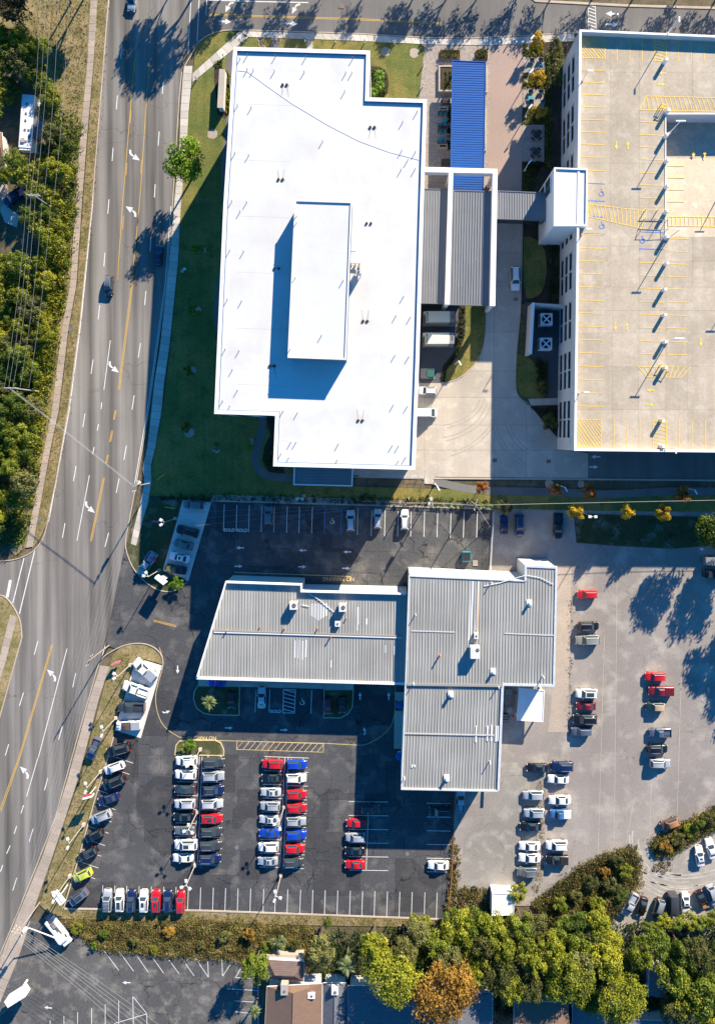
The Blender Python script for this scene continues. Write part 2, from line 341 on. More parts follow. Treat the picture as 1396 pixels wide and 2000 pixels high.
# ---------------------------------------------------------------- plan-based builders
def pp(pts, z=0.0): return [P(x, y, z) for x, y in pts]
def sheet(name, pts, z, m, kind='structure', label=None):
    from mathutils.geometry import tessellate_polygon
    w_ = pp(pts, 0.0); v = [(q[0], q[1], z) for q in w_]
    tri = tessellate_polygon([[Vector(q) for q in v]])
    mb = MB(); ff = []
    for a, b, c in tri:
        n = (Vector(v[b])-Vector(v[a])).cross(Vector(v[c])-Vector(v[a])).z
        ff.append((a, b, c) if n > 0 else (a, c, b))
    mb.add(v, ff); o = build(mb, name, m); o['kind'] = kind
    return o
def slab(name, pts, z0, z1, m, parent=None, kind='structure'):
    """raised flat solid; plan outline given on the ground"""
    from mathutils.geometry import tessellate_polygon
    v = [(q[0], q[1]) for q in pp(pts)]
    n = len(v); a = sum(v[i][0]*v[(i+1) % n][1]-v[(i+1) % n][0]*v[i][1] for i in range(n))
    if a < 0: v = v[::-1]
    top = [Vector((x, y, z1)) for x, y in v]
    tri = tessellate_polygon([top]); ff = []
    for i, j, k in tri:
        ff.append((i, j, k) if (top[j]-top[i]).cross(top[k]-top[i]).z > 0 else (i, k, j))
    vv = [tuple(q) for q in top]+[(x, y, z0) for x, y in v]
    ff += [(n+i, n+(i+1) % n, (i+1) % n, i) for i in range(n)]
    mb = MB().add(vv, ff); o = build(mb, name, m, parent)
    if kind: o['kind'] = kind
    return o
def strip_mb(mb, pts, w_, z0, z1=None, close=False, pz=0.0):
    """pts in plan units at level pz; width in metres"""
    q = [P(x, y, pz).xy for x, y in pts]
    if close: q = q+[q[0]]
    n = len(q); off = []
    for i in range(n):
        if close and i in (0, n-1): d0 = (q[-1]-q[-2]).normalized(); d1 = (q[1]-q[0]).normalized()
        else:
            d0 = (q[i]-q[i-1]).normalized() if i else (q[1]-q[0]).normalized()
            d1 = (q[i+1]-q[i]).normalized() if i < n-1 else d0
        t_ = (d0+d1).normalized(); nn = Vector((-t_.y, t_.x)); k = max(.4, nn.dot(Vector((-d0.y, d0.x))))
        off.append(nn*(w_/2/k))
    for i in range(n-1):
        a, b, c, d = q[i]-off[i], q[i+1]-off[i+1], q[i+1]+off[i+1], q[i]+off[i]
        if z1 is None: mb.quad((*a, z0), (*b, z0), (*c, z0), (*d, z0))
        else: mb.prism([tuple(a), tuple(b), tuple(c), tuple(d)], z0, z1)
    return mb
def kerb(pts, z1=.13, w_=.2, m='kerb', close=False, name='kerb'):
    o = build(strip_mb(MB(), pts, w_, -.02, z1, close), name, M[m]); o['kind'] = 'structure'; return o
def lines(name, segs, w_, z, m, parent=None, pz=0.0):
    mb = MB()
    for s in segs:
        pts = [(s[i], s[i+1]) for i in range(0, len(s), 2)]
        strip_mb(mb, pts, w_, z, pz=pz)
    o = build(mb, name, M[m], parent)
    if parent is None: o['kind'] = 'structure'
    return o
def clip_halfplane(poly, a, b, c):   # keep a*x+b*y<=c
    out = []
    for i in range(len(poly)):
        p, q = poly[i], poly[(i+1) % len(poly)]
        dp, dq = a*p[0]+b*p[1]-c, a*q[0]+b*q[1]-c
        if dp <= 0: out.append(p)
        if dp*dq < 0:
            t = dp/(dp-dq); out.append((p[0]+(q[0]-p[0])*t, p[1]+(q[1]-p[1])*t))
    return out
def area(p): return abs(sum(p[i][0]*p[(i+1) % len(p)][1]-p[(i+1) % len(p)][0]*p[i][1] for i in range(len(p))))/2
def panels(parent, name, poly, xs, ys, z0, z1, m, pz=0.0, gap=.35, skew=0.0):
    """splits a plan polygon into cast panels with open joints"""
    for i in range(len(xs)-1):
        for j in range(len(ys)-1):
            p = clip_halfplane(poly, -1, 0, -(xs[i]+gap/2)); p = clip_halfplane(p, 1, 0, xs[i+1]-gap/2) if len(p) > 2 else p
            p = clip_halfplane(p, skew, -1, -(ys[j]+gap/2)) if len(p) > 2 else p
            p = clip_halfplane(p, -skew, 1, ys[j+1]-gap/2) if len(p) > 2 else p
            if len(p) < 3 or area(p) < 20: continue
            mb = MB(); w_ = [(q[0], q[1]) for q in [P(x, y, pz) for x, y in p]]
            mb.prism(w_, z0, z1); build(mb, name, m, parent)
def walk(name, a, b, m, step=1.5, z1=.10, gap=.05):
    """pavement between edge polylines a and b cut into slabs, each slab an object"""
    A = [P(x, y).xy for x, y in a]; B = [P(x, y).xy for x, y in b]
    base = build(MB().add([(*q, .02) for q in A+B[::-1]], [tuple(range(len(A+B)))]), name, M['mulch']); base['kind'] = 'structure'
    def at(q, t):
        ls = [(q[i+1]-q[i]).length for i in range(len(q)-1)]; T = sum(ls)*t
        for i, l in enumerate(ls):
            if T <= l or i == len(ls)-1: return q[i]+(q[i+1]-q[i])*min(1, T/l)
            T -= l
    Ln = sum((A[i+1]-A[i]).length for i in range(len(A)-1)); n = max(1, int(Ln/step)); g = gap/Ln/2
    for i in range(n):
        t0, t1 = i/n+g, (i+1)/n-g
        build(MB().prism([tuple(at(A, t0)), tuple(at(A, t1)), tuple(at(B, t1)), tuple(at(B, t0))], .0, z1), 'paving_slab', m, base)
    return base
def arrow(x, y, ang, size, m='pwhite', z=.03, pz=0.0, curved=0, mirror=1):
    """painted arrow pointing along ang (degrees in plan, 0=east, 90=north)"""
    s = size; mb = MB(); r = math.radians(ang); c = P(x, y, pz)
    def T(u, v): return (c.x+u*math.cos(r)-v*math.sin(r), c.y+u*math.sin(r)+v*math.cos(r), z)
    if curved:
        k = mirror
        pts = [(-.5, -.35*k), (-.28, -.33*k), (-.12, -.22*k), (-.03, -.02*k)]
        for i in range(3):
            (u0, v0), (u1, v1) = pts[i], pts[i+1]; h = .075+.02*i
            mb.quad(T((u0)*s, (v0-h)*s), T(u1*s, (v1-h)*s), T(u1*s, (v1+h)*s), T(u0*s, (v0+h)*s))
        mb.add([T(-.22*s, .05*k*s), T(.16*s, -.15*k*s), T(.22*s, .42*k*s)], [(0, 1, 2)])
    else:
        mb.quad(T(-.5*s, -.07*s), T(.05*s, -.07*s), T(.05*s, .07*s), T(-.5*s, .07*s))
        mb.add([T(.05*s, -.22*s), T(.5*s, 0), T(.05*s, .22*s)], [(0, 1, 2)])
    o = build(mb, 'painted_arrow', M[m]); o['kind'] = 'structure'; return o
def text(body, x, y, size, rz, m, z=.03, name='painted_lettering', pz=0.0, parent=None, kind='structure'):
    cu = bpy.data.curves.new('t', 'FONT'); cu.body = body; cu.size = size; cu.align_x = 'CENTER'; cu.align_y = 'CENTER'; cu.offset = .02*size
    cu.extrude = .002
    t_ = bpy.data.objects.new('t', cu); me = bpy.data.meshes.new_from_object(t_); me.name = name
    bpy.data.objects.remove(t_); me.materials.clear(); me.materials.append(M[m])
    o = link(name, me, parent); c = P(x, y, pz); c.z = z
    if parent is not None: c = c-world_loc(parent)
    o.location = c; o.rotation_euler = (0, 0, math.radians(rz))
    if kind: o['kind'] = kind
    return o
def handicap(x, y, s, m, z=.03, pz=0.0, rz=0):
    mb = MB(); c = P(x, y, pz)
    for i in range(10):
        a0, a1 = math.radians(-200+i*26), math.radians(-200+(i+1)*26)
        mb.quad(*[(c.x+r*math.cos(a)*s, c.y+(r*math.sin(a)-.12)*s, z) for r, a in ((.32, a0), (.42, a0), (.42, a1), (.32, a1))])
    for (x0, y0, x1, y1) in ((-.05, .05, .03, .45), (-.0, .02, .3, .1), (.22, -.35, .3, .1), (.22, -.4, .45, -.3), (.0, .22, .25, .28), (-.1, .5, .06, .64)):
        mb.quad(*[(c.x+u*s, c.y+v*s, z+.002) for u, v in ((x0, y0), (x1, y0), (x1, y1), (x0, y1))])
    o = build(mb, 'painted_wheelchair_symbol', M[m]); o['kind'] = 'structure'
def lerp(a, b, t): return (a[0]+(b[0]-a[0])*t, a[1]+(b[1]-a[1])*t)
def hatch(a, b, c, d, n, w_, z, m, pz=0.0, outline=True, slant=0.0, name='painted_hatching'):
    """quad a-b (one side) d-c (other side) hatched by n bars from side ab to side dc"""
    mb = MB()
    for i in range(n+1):
        t0 = i/n; t1 = t0+slant
        if 0 <= t1 <= 1: strip_mb(mb, [lerp(a, b, t0), lerp(d, c, t1)], w_, z, pz=pz)
        elif t1 > 1: 
            k = (1-t0)/slant; p = lerp(a, b, t0); q = lerp(d, c, 1); e = lerp(b, c, k)
            strip_mb(mb, [p, e], w_, z, pz=pz)
    if slant > 0:
        j = 1
        while j/n < slant:
            k = 1-(j/n)/slant; strip_mb(mb, [lerp(a, d, k), lerp(d, c, j/n)], w_, z, pz=pz); j += 1
    if outline: strip_mb(mb, [a, b, c, d], w_, z+.002, close=True, pz=pz)
    o = build(mb, name, M[m]); o['kind'] = 'structure'; return o
def inside(p, poly):
    x, y = p; c = False
    for i in range(len(poly)):
        (x0, y0), (x1, y1) = poly[i], poly[i-1]
        if (y0 > y) != (y1 > y) and x < (x1-x0)*(y-y0)/(y1-y0)+x0: c = not c
    return c
# ================================================================ GROUND, ROADS, LOTS
gm = MB(); gm.quad((-900, -900, -.12), (900, -900, -.12), (900, 900, -.12), (-900, 900, -.12))
build(gm, 'ground', M['earth'])['kind'] = 'structure'
ROAD_W = [(216, -120), (212, 0), (196, 200), (180, 400), (157, 625), (134, 798), (110, 935), (93, 1020)]
ROAD_E = [(355, 140), (350, 190), (337, 400), (326, 550), (310, 665), (291, 799), (266, 945), (252, 1020), (240, 1085), (222, 1180), (195, 1290), (172, 1370), (150, 1446), (128, 1525), (108, 1598), (78, 1675), (38, 1775), (0, 1866), (-60, 2010)]
sheet('highway', ROAD_W+sub([(93, 1020), (86, 1050), (66, 1078), (33, 1093), (0, 1096)], 2)+[(-160, 1100), (-160, 1159), (-10, 1160)]+sub([(0, 1161), (14, 1168), (30, 1190), (41, 1215), (43, 1245)], 2)+[(0, 1400), (-60, 1600), (-200, 2010)]+ROAD_E[::-1]+[(362, 110), (372, 60), (392, -120)], 0.0, M['highway'])
sheet('north_street', [(376, -60), (384, -60), (1000, -35), (1046, 1), (1221, 10), (1396, 15), (1700, 24), (1700, 80), (1121, 63), (1021, 69), (918, 74), (833, 73), (700, 65), (520, 59), (470, 58), (438, 58), (408, 66), (384, 84), (362, 112), (345, 160)], .012, M['street'])
# dealership and neighbouring lots
sheet('dealer_lot', [(412, 977), (700, 985), (962, 993), (959, 1100), (930, 1250), (888, 1545), (882, 1700), (872, 1795), (700, 1790), (400, 1779), (124, 1775), (150, 1700), (175, 1620), (205, 1500), (222, 1440), (236, 1400), (250, 1300), (232, 1268), (205, 1262), (240, 1085), (245, 1075), (262, 1120), (300, 1150), (330, 1158), (352, 1145), (368, 1135)], .018, M['lot'])
sheet('rear_lot', [(962, 985), (1500, 1000), (1500, 1540), (1396, 1580), (1290, 1625), (1245, 1650), (1180, 1680), (1130, 1720), (1060, 1770), (980, 1770), (872, 1795), (882, 1700), (888, 1545), (930, 1250), (959, 1100)], .024, M['lot2'])
sheet('gravel_yard', [(1245, 1650), (1290, 1625), (1396, 1580), (1520, 1540), (1520, 1830), (1200, 1830), (1190, 1780), (1235, 1720)], .015, M['gravel'])
sheet('corner_lot', [(60, 1800), (100, 1790), (150, 1828), (200, 1852), (300, 1866), (470, 1875), (508, 1880), (508, 2100), (-90, 2100), (-90, 2060), (20, 1870)], .012, M['lot3'])
# lawns and verges
sheet('hospital_lawn', [(366, 240), (371, 200), (376, 160), (410, 130), (487, 72), (700, 78), (835, 86), (835, 300), (700, 700), (600, 900), (620, 948), (848, 955), (1180, 962), (1600, 972), (1600, 1001), (962, 996), (700, 985), (290, 968), (284, 938), (296, 915), (304, 872), (318, 800), (333, 676), (349, 508), (353, 400)], .03, M['grass'])
sheet('corner_lawn', sub([(378, 135), (380, 100), (386, 85), (410, 67), (438, 60), (468, 61)], 1)+[(376, 142)], .03, M['grass'])
sheet('west_verge', [(192, -60), (213, -60), (211, 0), (195, 200), (179, 400), (156, 625), (133, 798), (92, 1020), (76, 1055), (62, 1075), (66, 1060), (83, 970), (101, 875), (117, 799), (135, 646), (151, 558), (162, 399), (172, 266), (184, 120)], .05, M['grass2'])
sheet('west_bank', [(150, -60), (179, -60), (179, 0), (171, 120), (158, 266), (149, 399), (138, 558), (121, 646), (103, 799), (88, 875), (70, 970), (52, 1068), (30, 1085), (20, 1075), (50, 900), (80, 760), (105, 560), (125, 400), (130, 250), (85, 130), (40, 60)], .02, M['grass2'])
sheet('south_west_verge', [(12, 1170), (26, 1188), (39, 1212), (42, 1245), (0, 1399), (-60, 1590), (-60, 1150), (0, 1163)], .05, M['grass2'])
sheet('front_lawn', [(284, 972), (352, 977), (318, 1115), (362, 1130), (352, 1146), (330, 1156), (300, 1148), (268, 1120), (246, 1078), (262, 1010)], .06, M['dirtgrass'])
sheet('front_verge', sub([(214, 1300), (222, 1275), (240, 1262), (268, 1258), (296, 1263), (316, 1285), (317, 1300)], 2)+[(266, 1285), (222, 1432), (214, 1470), (200, 1510), (184, 1560), (172, 1600), (150, 1680), (128, 1745), (122, 1776), (126, 1790), (100, 1788), (78, 1768), (100, 1690), (125, 1610), (158, 1520), (180, 1430), (196, 1370)], .05, M['grass2'])
sheet('south_verge', [(122, 1776), (400, 1780), (700, 1792), (860, 1797), (860, 1812), (600, 1808), (120, 1795)], .03, M['grass2'])
sheet('rear_grass_patch', [(1120, 1003), (1396, 1010), (1396, 1065), (1310, 1072), (1200, 1066), (1125, 1060)], .04, M['dirtgrass'])
sheet('dirt_shoulder', [(412, 966), (700, 974), (960, 983), (960, 994), (700, 986), (412, 978)], .05, M['walkold'])
sheet('dirt_clearing', [(-60, -60), (150, -60), (130, 20), (95, 75), (60, 60), (0, 52), (-60, 50)], .03, M['grass2'])
sheet('house_yard', [(-60, 360), (62, 372), (64, 520), (-60, 520)], .01, M['earth'])
sheet('yard_drive', [(-60, 340), (10, 352), (22, 380), (18, 400), (0, 415), (-60, 420)], .03, M['walkold'])
slab('yard_pad', [(4, 402), (12, 396), (22, 410), (39, 420), (33, 444), (10, 434), (2, 414)], 0, .12, M['walk'])
# ---- concrete pads, drives
def pad(name, pts, m='padconc', xs=None, ys=None, z=.03, top=.05, skew=0.0):
    base = slab(name, pts, -.02, z-.012, M['mulch'])
    panels(base, 'concrete_panel', pts, xs, ys, z-.012, top, M[m], skew=skew); return base
pad('display_pad_north', [(357, 977), (413, 980), (368, 1135), (317, 1117)], xs=[300, 420], ys=[940, 1000, 1060, 1150])
pad('display_pad_south', [(266, 1283), (317, 1298), (275, 1442), (220, 1425)], xs=[210, 330], ys=[1200, 1460])
DRIVE = [(818, 748), (870, 748), (900, 738), (935, 703), (947, 660), (948, 600), (948, 425), (1022, 425), (1018, 470), (1016, 590), (1012, 650), (1008, 700), (1006, 760), (1014, 778), (1035, 795), (1070, 838), (1110, 880), (1148, 885), (1148, 934), (848, 931), (846, 945), (830, 945), (829, 931), (690, 928), (690, 905), (790, 905)]
pad('hospital_drive', DRIVE, m='concrete', xs=[680, 829, 965, 1027, 1160], ys=[420, 493, 560, 648, 724, 776, 830, 879, 950], z=.05, top=.06)
sheet('garage_lane', [(1148, 860), (1700, 865), (1700, 940), (1148, 934)], .03, M['street'])
sheet('service_yard', [(800, 585), (905, 590), (903, 640), (893, 680), (868, 715), (862, 748), (800, 748)], .03, M['yard'])
slab('grass_island', sub([(905, 597), (949, 597), (948, 660), (936, 702), (900, 737), (872, 746), (864, 742)], 1)+[(868, 722), (893, 690), (905, 650)], 0, .14, M['grass'])
sheet('island_mulch', [(897, 597), (908, 597), (908, 652), (896, 692), (872, 722), (868, 744), (860, 744), (864, 716), (889, 686), (898, 645)], .15, M['mulch'])
sheet('plaza_cobbles', [(829, 86), (958, 88), (955, 380), (800, 380)], .035, M['pavers'])
sheet('clay_plaza', [(958, 88), (1021, 84), (1018, 426), (950, 426)], .04, M['plaza'])
sheet('garden_bed', [(1021, 84), (1106, 79), (1106, 428), (1018, 428)], .03, M['mulch'])
for pts in ([(1021, 110), (1064, 112), (1064, 141), (1021, 141)], [(1021, 172), (1063, 174), (1062, 211), (1021, 210)], [(1019, 243), (1063, 243), (1062, 316), (1018, 316)]):
    slab('garden_patio', pts, 0, .08, M['pavers'])
sheet('east_bed', [(1018, 428), (1110, 428), (1110, 600), (1017, 594)], .025, M['mulch'])
sheet('bed_lawn', sub([(1022, 462), (1040, 462), (1062, 480), (1068, 520), (1062, 565), (1045, 582), (1022, 582), (1022, 462)], 1), .05, M['grass'])
sheet('chiller_yard_floor', [(1026, 590), (1110, 592), (1110, 780), (1070, 780), (1070, 700), (1026, 695)], .03, M['yard'])
sheet('east_lawn', sub([(1008, 690), (1040, 700), (1060, 740), (1066, 778), (1030, 778), (1012, 770), (1008, 750), (1008, 690)], 1), .05, M['grass'])
slab('garden_walk', [(1031, 779), (1100, 777), (1100, 790), (1037, 792)], 0, .08, M['concrete'])
sheet('south_bed', [(1032, 793), (1100, 792), (1125, 880), (1112, 880), (1072, 837)], .03, M['mulch'])
slab('dock_apron', [(706, 905), (828, 908), (828, 934), (700, 931)], 0, .12, M['concrete'])
slab('front_walk', [(387, 1310), (692, 1320), (690, 1347), (387, 1339)], 0, .14, M['concrete'])
slab('service_walk', [(771, 1352), (800, 1352), (800, 1368), (771, 1368)], 0, .14, M['concrete'])
slab('service_walk', [(770, 1388), (800, 1388), (800, 1463), (769, 1462)], 0, .14, M['concrete'])
slab('sealed_patch', [(1026, 1112), (1086, 1112), (1086, 1140), (1026, 1140)], .0, .034, M['walkold'])
sheet('lot_edge_concrete', [(958, 1050), (962, 1050), (958, 1160), (954, 1160)], .03, M['concrete'])
sheet('pale_rear_pavement', [(1030, 1105), (1116, 1110), (1108, 1430), (1070, 1430), (1080, 1340), (1082, 1130), (1030, 1130)], .032, M['walkold'])
sheet('pale_shop_apron', [(975, 1488), (1060, 1492), (1060, 1740), (960, 1745), (900, 1740), (905, 1640), (980, 1560)], .031, ground_mat('pale_shop_pavement', (.29, .265, .23), (.24, .22, .19), (.36, .33, .28), s1=.08, s2=2.5, fine=.09, cracks=.5, crack_scale=.09, crack_w=.006))
# planted islands
ISL = {'tree_island': [(342, 1474), (344, 1456), (350, 1448), (362, 1446), (420, 1446), (431, 1451), (437, 1464), (437, 1476)],
       'palm_island': [(387, 1339), (380, 1350), (378, 1365), (384, 1383), (398, 1393), (412, 1396), (467, 1397), (468, 1341)],
       'car_island': [(633, 1347), (690, 1347), (688, 1380), (680, 1394), (665, 1402), (632, 1402)]}
for n_, p_ in ISL.items():
    slab(n_, p_, 0, .10, M['dirtgrass']); build(strip_mb(MB(), p_, .22, 0, .15, True), 'island_kerb', M['pyellow2'] if n_ == 'tree_island' else M['kerb'])['kind'] = 'structure'
# kerbs
kerb(ROAD_W); kerb(sub([(93, 1020), (86, 1050), (66, 1078), (33, 1093), (0, 1096), (-60, 1098)], 2))
kerb(sub([(-60, 1160), (0, 1161), (14, 1168), (30, 1190), (41, 1215), (43, 1245)], 2)+[(0, 1400), (-60, 1600)])
kerb([q for q in ROAD_E if q[1] < 1060][:8]); kerb(ROAD_E[10:])
kerb(sub([(252, 1020), (244, 1060), (248, 1082), (262, 1115), (296, 1148), (330, 1158), (352, 1148), (366, 1136)], 2))
kerb(sub([(196, 1290), (205, 1280), (236, 1262), (262, 1256), (290, 1258), (312, 1272), (320, 1292), (316, 1310)], 2))
kerb(sub([(360, 130), (380, 96), (384, 84), (408, 66), (438, 58), (470, 58)], 2)+[(520, 59), (700, 65), (833, 73), (918, 74), (1021, 69), (1121, 63), (1150, 62)])
kerb([(1000, -35), (1046, 1), (1221, 10), (1396, 15), (1700, 24)], w_=.5)
kerb(sub([(949, 597), (948, 660), (936, 702), (900, 738), (870, 748), (862, 747)], 1), z1=.16)
kerb(sub([(1020, 428), (1017, 594), (1012, 650), (1007, 700), (1006, 760), (1014, 778), (1031, 788)], 1))
kerb(sub([(1031, 790), (1036, 796), (1071, 838), (1112, 882), (1148, 886)], 1), w_=.3)
kerb([(846, 934), (1148, 936), (1700, 941)], w_=.35)
kerb([(122, 1775), (400, 1779), (700, 1790), (868, 1796)], w_=.35)
kerb([(413, 978), (700, 986), (962, 994)], w_=.3)
kerb([(222, 1440), (205, 1500), (186, 1560), (172, 1610), (150, 1690), (124, 1776)], w_=.25)
# pavements cut into slabs
walk('west_pavement', [(178, -30), (171, 120), (157, 266), (148, 399), (137, 558), (120, 646), (102, 799), (87, 875), (69, 970), (51, 1070)], [(192, -30), (183, 120), (170, 266), (160, 399), (149, 558), (133, 646), (115, 799), (99, 875), (82, 970), (64, 1068)], M['walkold'], 1.7, z1=.09)
walk('west_pavement_south', [(20, 1200), (-2, 1290), (-20, 1350)], [(33, 1206), (12, 1290), (-6, 1350)], M['walkold'], 1.7, z1=.09)
walk('east_pavement', [(360, 128), (357, 150), (352.5, 220), (351, 281), (340, 400), (331, 508), (313, 676), (301, 751), (296, 800), (288, 875), (278, 915), (283, 938), (276, 975), (262, 1030), (256, 1062)], [(376, 128), (374, 160), (368, 220), (365, 281), (353, 400), (348, 508), (331, 676), (320, 751), (316, 800), (303, 875), (294, 912), (296, 938), (290, 978), (275, 1030), (266, 1066)], M['walk'], 1.65)
walk('east_pavement_south', [(196, 1300), (175, 1366), (155, 1440), (133, 1520), (108, 1600), (82, 1675), (46, 1762), (0, 1872), (-30, 1945)], [(214, 1302), (193, 1366), (174, 1440), (153, 1520), (127, 1600), (102, 1675), (72, 1760), (38, 1866), (0, 1960)], M['walkold'], 1.65)
walk('street_pavement', [(470, 60), (700, 67), (833, 75), (918, 76), (1021, 71), (1121, 65)], [(478, 71), (700, 79), (835, 86), (958, 88), (1021, 84), (1121, 79)], M['walk'], 1.6)
walk('diagonal_pavement', [(468, 61), (376, 143)], [(486, 71), (376, 160)], M['walk'], 1.6)
# paths
for pts in ([(513, 800), (511, 850), (500, 880), (498, 905), (512, 925), (535, 932), (572, 933)], [(452, 100), (446, 150), (452, 220), (444, 280), (438, 330), (448, 450), (430, 560), (424, 605), (430, 650), (445, 720)],
            [(842, 938), (880, 948), (930, 958), (1046, 960), (1110, 962), (1180, 966), (1260, 962), (1330, 958), (1600, 965)]):
    build(strip_mb(MB(), sub(pts, 2), 1.7, .045), 'asphalt_path', M['street'])['kind'] = 'structure'
build(strip_mb(MB(), [(538, 70), (538, 95)], 1.8, .045), 'asphalt_path', M['street'])['kind'] = 'structure'
build(strip_mb(MB(), [(605, 76), (605, 100)], 1.3, .045), 'concrete_path', M['concrete'])['kind'] = 'structure'
sheet('building_bed', sub([(720, 128), (748, 130), (760, 150), (756, 192), (720, 192)], 1), .045, M['mulch'])
sheet('building_bed', [(420, 120), (446, 140), (452, 215), (440, 232), (425, 222), (418, 150)], .045, M['mulch'])
sheet('building_bed', [(518, 810), (540, 812), (556, 925), (525, 922), (512, 900), (516, 872), (528, 850)], .045, M['mulch'])
# ---------------------------------------------------------------- painted markings
W1 = .12
lines('lane_dashes', [(238, 85, 235.6, 114), (229.3, 185.5, 227.3, 213), (221, 288, 219, 314), (213, 388.6, 210.6, 417), (205, 492.7, 203, 520), (194.8, 595.5, 191.8, 623.6), (181.8, 702, 178, 730), (166, 807.5, 162, 834), (148.6, 910, 143.6, 939.6), (127, 1022, 122, 1050.6),
    (319, 158, 317, 182.5), (311, 256, 309, 284), (303, 359, 301.6, 385), (295, 463, 293, 490), (285, 568, 282.6, 595.6), (274.5, 670, 270, 698), (262, 772, 258, 800), (247, 870, 242, 898), (232.6, 934.6, 227, 963), (212, 1041, 205, 1068),
    (198.6, 786, 197.5, 799), (192.5, 828, 190, 841), (184, 873, 181, 887), (74, 1252, 67, 1279), (46, 1353, 38, 1379), (17, 1454, 10.5, 1476), (148, 1315, 142, 1343), (122, 1418.6, 114.6, 1445), (93.5, 1520, 87, 1544),
    (46, 1573.5, 41, 1589), (32.6, 1614, 27.6, 1629), (20, 1652, 13, 1668), (5.5, 1690, 1, 1703), (64.7, 1619, 57, 1644.6), (33, 1715, 25, 1740), (22, 1834, 20, 1840), (16, 1848, 14, 1854), (10, 1862, 8, 1868)], .17, .014, 'pwhite')
lines('white_lane_lines', [(213, 0, 193.5, 183, 181, 399, 158.5, 626, 136, 798, 95, 1020), (215.6, 664.5, 203, 761), (174.7, 928, 150.4, 1056), (374, -20, 367, 104), (390, -20, 385, 80), (405, -20, 402, 29), (131, 1267, 75, 1480), (74, 1481, 52, 1556), (250.6, 1103, 222, 1199, 198, 1288), (42, 1250, 0, 1398),
    (334, 402, 323, 550, 307, 665, 288, 799, 263, 945)], .15, .015, 'pwhite')
lines('turn_bay_lines', [(47, 1090, 25, 1178), (68.4, 1073, 38, 1199), (408, -1, 500, 2, 602, 4)], .2, .022, 'pwhite')
lines('stop_bar', [(20.5, 1133, 14, 1167)], .6, .022, 'pwhite')
lines('yellow_centre_lines', [(263, 113, 239.2, 400, 229.3, 546.6), (265, 113, 261.5, 140), (256, 215, 254, 239), (248, 318, 246.3, 342), (241, 421, 239.3, 447), (231.8, 520, 230, 547), (292, 113, 272.4, 400, 258, 543),
    (284.5, 211, 282.7, 237), (276.5, 312, 275, 338), (270.2, 415, 268.7, 441), (260.6, 518, 258.6, 544), (258, 543, 231, 761), (260.5, 543, 233.5, 761), (225, 801, 221.4, 819.5), (227, 801, 223.4, 819.5), (218, 841, 214, 863), (220.2, 841, 216.2, 863), (209.6, 888, 206, 905), (211.8, 888, 208.2, 905), (201.8, 933, 176.4, 1057), (204.2, 933, 178.8, 1057),
    (100.5, 1259.4, 38, 1476, 0, 1582), (102.9, 1259.4, 40.4, 1476, 2, 1586)], .14, .016, 'pyellow')
lines('street_centre_lines', [(405, 26.5, 700, 35.5, 860, 43), (405, 28.9, 700, 37.9, 860, 45.6)], .12, .022, 'pyellow')
for x, y, a, mi in ((262.7, 306, -95, 1), (222, 720, -98, 1), (175.5, 994, -100, 1), (256, 409, 86, 1), (101, 1316, 76, 1), (48, 1506, 74, 1)): arrow(x, y, a, 3.0, z=.02, curved=1, mirror=mi)
for x, y in ((445, 13), (575, 16)): arrow(x, y, 182, 2.6, z=.026, curved=1)
for x, y, a in ((439, 41), (569, 45)) and ((439, 41, -2), (569, 45, -2), (1195, 47, -2), (1195, 26, 178)): arrow(x, y, a, 2.8, z=.026)
hatch((1148, 4), (1162, 5), (1164, 61), (1149, 61), 1, .1, .024, 'pwhite')
lines('crosswalk_bars', [(1149, 8+i*6.6, 1163, 13+i*6.6) for i in range(8)], .16, .028, 'pwhite')
# dealer lot
N_ = [(438, 985.5, 1037), (462.7, 986, 1037.5), (487, 987, 1038.5), (511.5, 988, 1039), (536, 988.5, 1039.5), (561, 989.5, 1040.5), (585, 990, 1041), (610, 991, 1042), (699, 993, 1045), (726, 997, 1047), (752, 997, 1047.5), (777.7, 998, 1048), (803, 998, 1048), (829, 998, 1048.5), (854.6, 998, 1049), (880.5, 998.5, 1050), (906, 999, 1050), (932, 999, 1050)]
lines('parking_lines', [(x, a, x-1.4, b) for x, a, b in N_], W1, .03, 'pwhite')
lines('blue_parking_lines', [(635, 992, 633, 1043.5), (667, 993, 665, 1044)], .14, .03, 'pblue')
lines('yellow_curb_line', [(458, 1118, 684.6, 1126, 684.6, 1136)], .14, .03, 'pyellow2')
text('NO PARKING', 661, 1131, 1.15, 180, 'pfaded', .034); text('NO PARKING', 394, 1441.5, 1.05, 180, 'pyellow2', .034)
lines('yellow_drive_line', [tuple(v for q in sub([(311, 1264), (321, 1295), (307, 1340), (302.6, 1370), (311, 1405.6), (326, 1425.6), (350, 1440)], 2) for v in q)+(400, 1446, 632, 1452, 700, 1455.7)+tuple(v for q in sub([(700, 1455.7), (715, 1455.7), (750, 1435.7), (771, 1408), (772, 1340)], 2) for v in q)], .13, .034, 'pyellow2')
lines('faded_yellow_dash', [(300, 1211, 344, 1222), (300, 1213.5, 344, 1224.5)], .12, .03, 'pyellow')
hatch((462, 1464), (631, 1469.5), (632, 1453), (463, 1447.5), 14, .12, .036, 'pyellow2', slant=.075)
lines('parking_lines', [(500, 1347, 498, 1392), (527, 1347, 525.5, 1392), (608.7, 1348, 607, 1394), (516.7, 1478, 603, 1481)], .13, .03, 'pwhite')
hatch((553.6, 1347), (552.6, 1392.6), (575, 1393), (577, 1348), 6, .13, .03, 'pwhite', slant=.12)
for x, y in ((448, 1035.5), (473, 1036), (538.5, 1390)): text('SOLD', x, y, .95, 0, 'pwhite', .034)
handicap(649, 1018, 1.1, 'pwhite'); handicap(590, 1371, 1.3, 'pwhite')
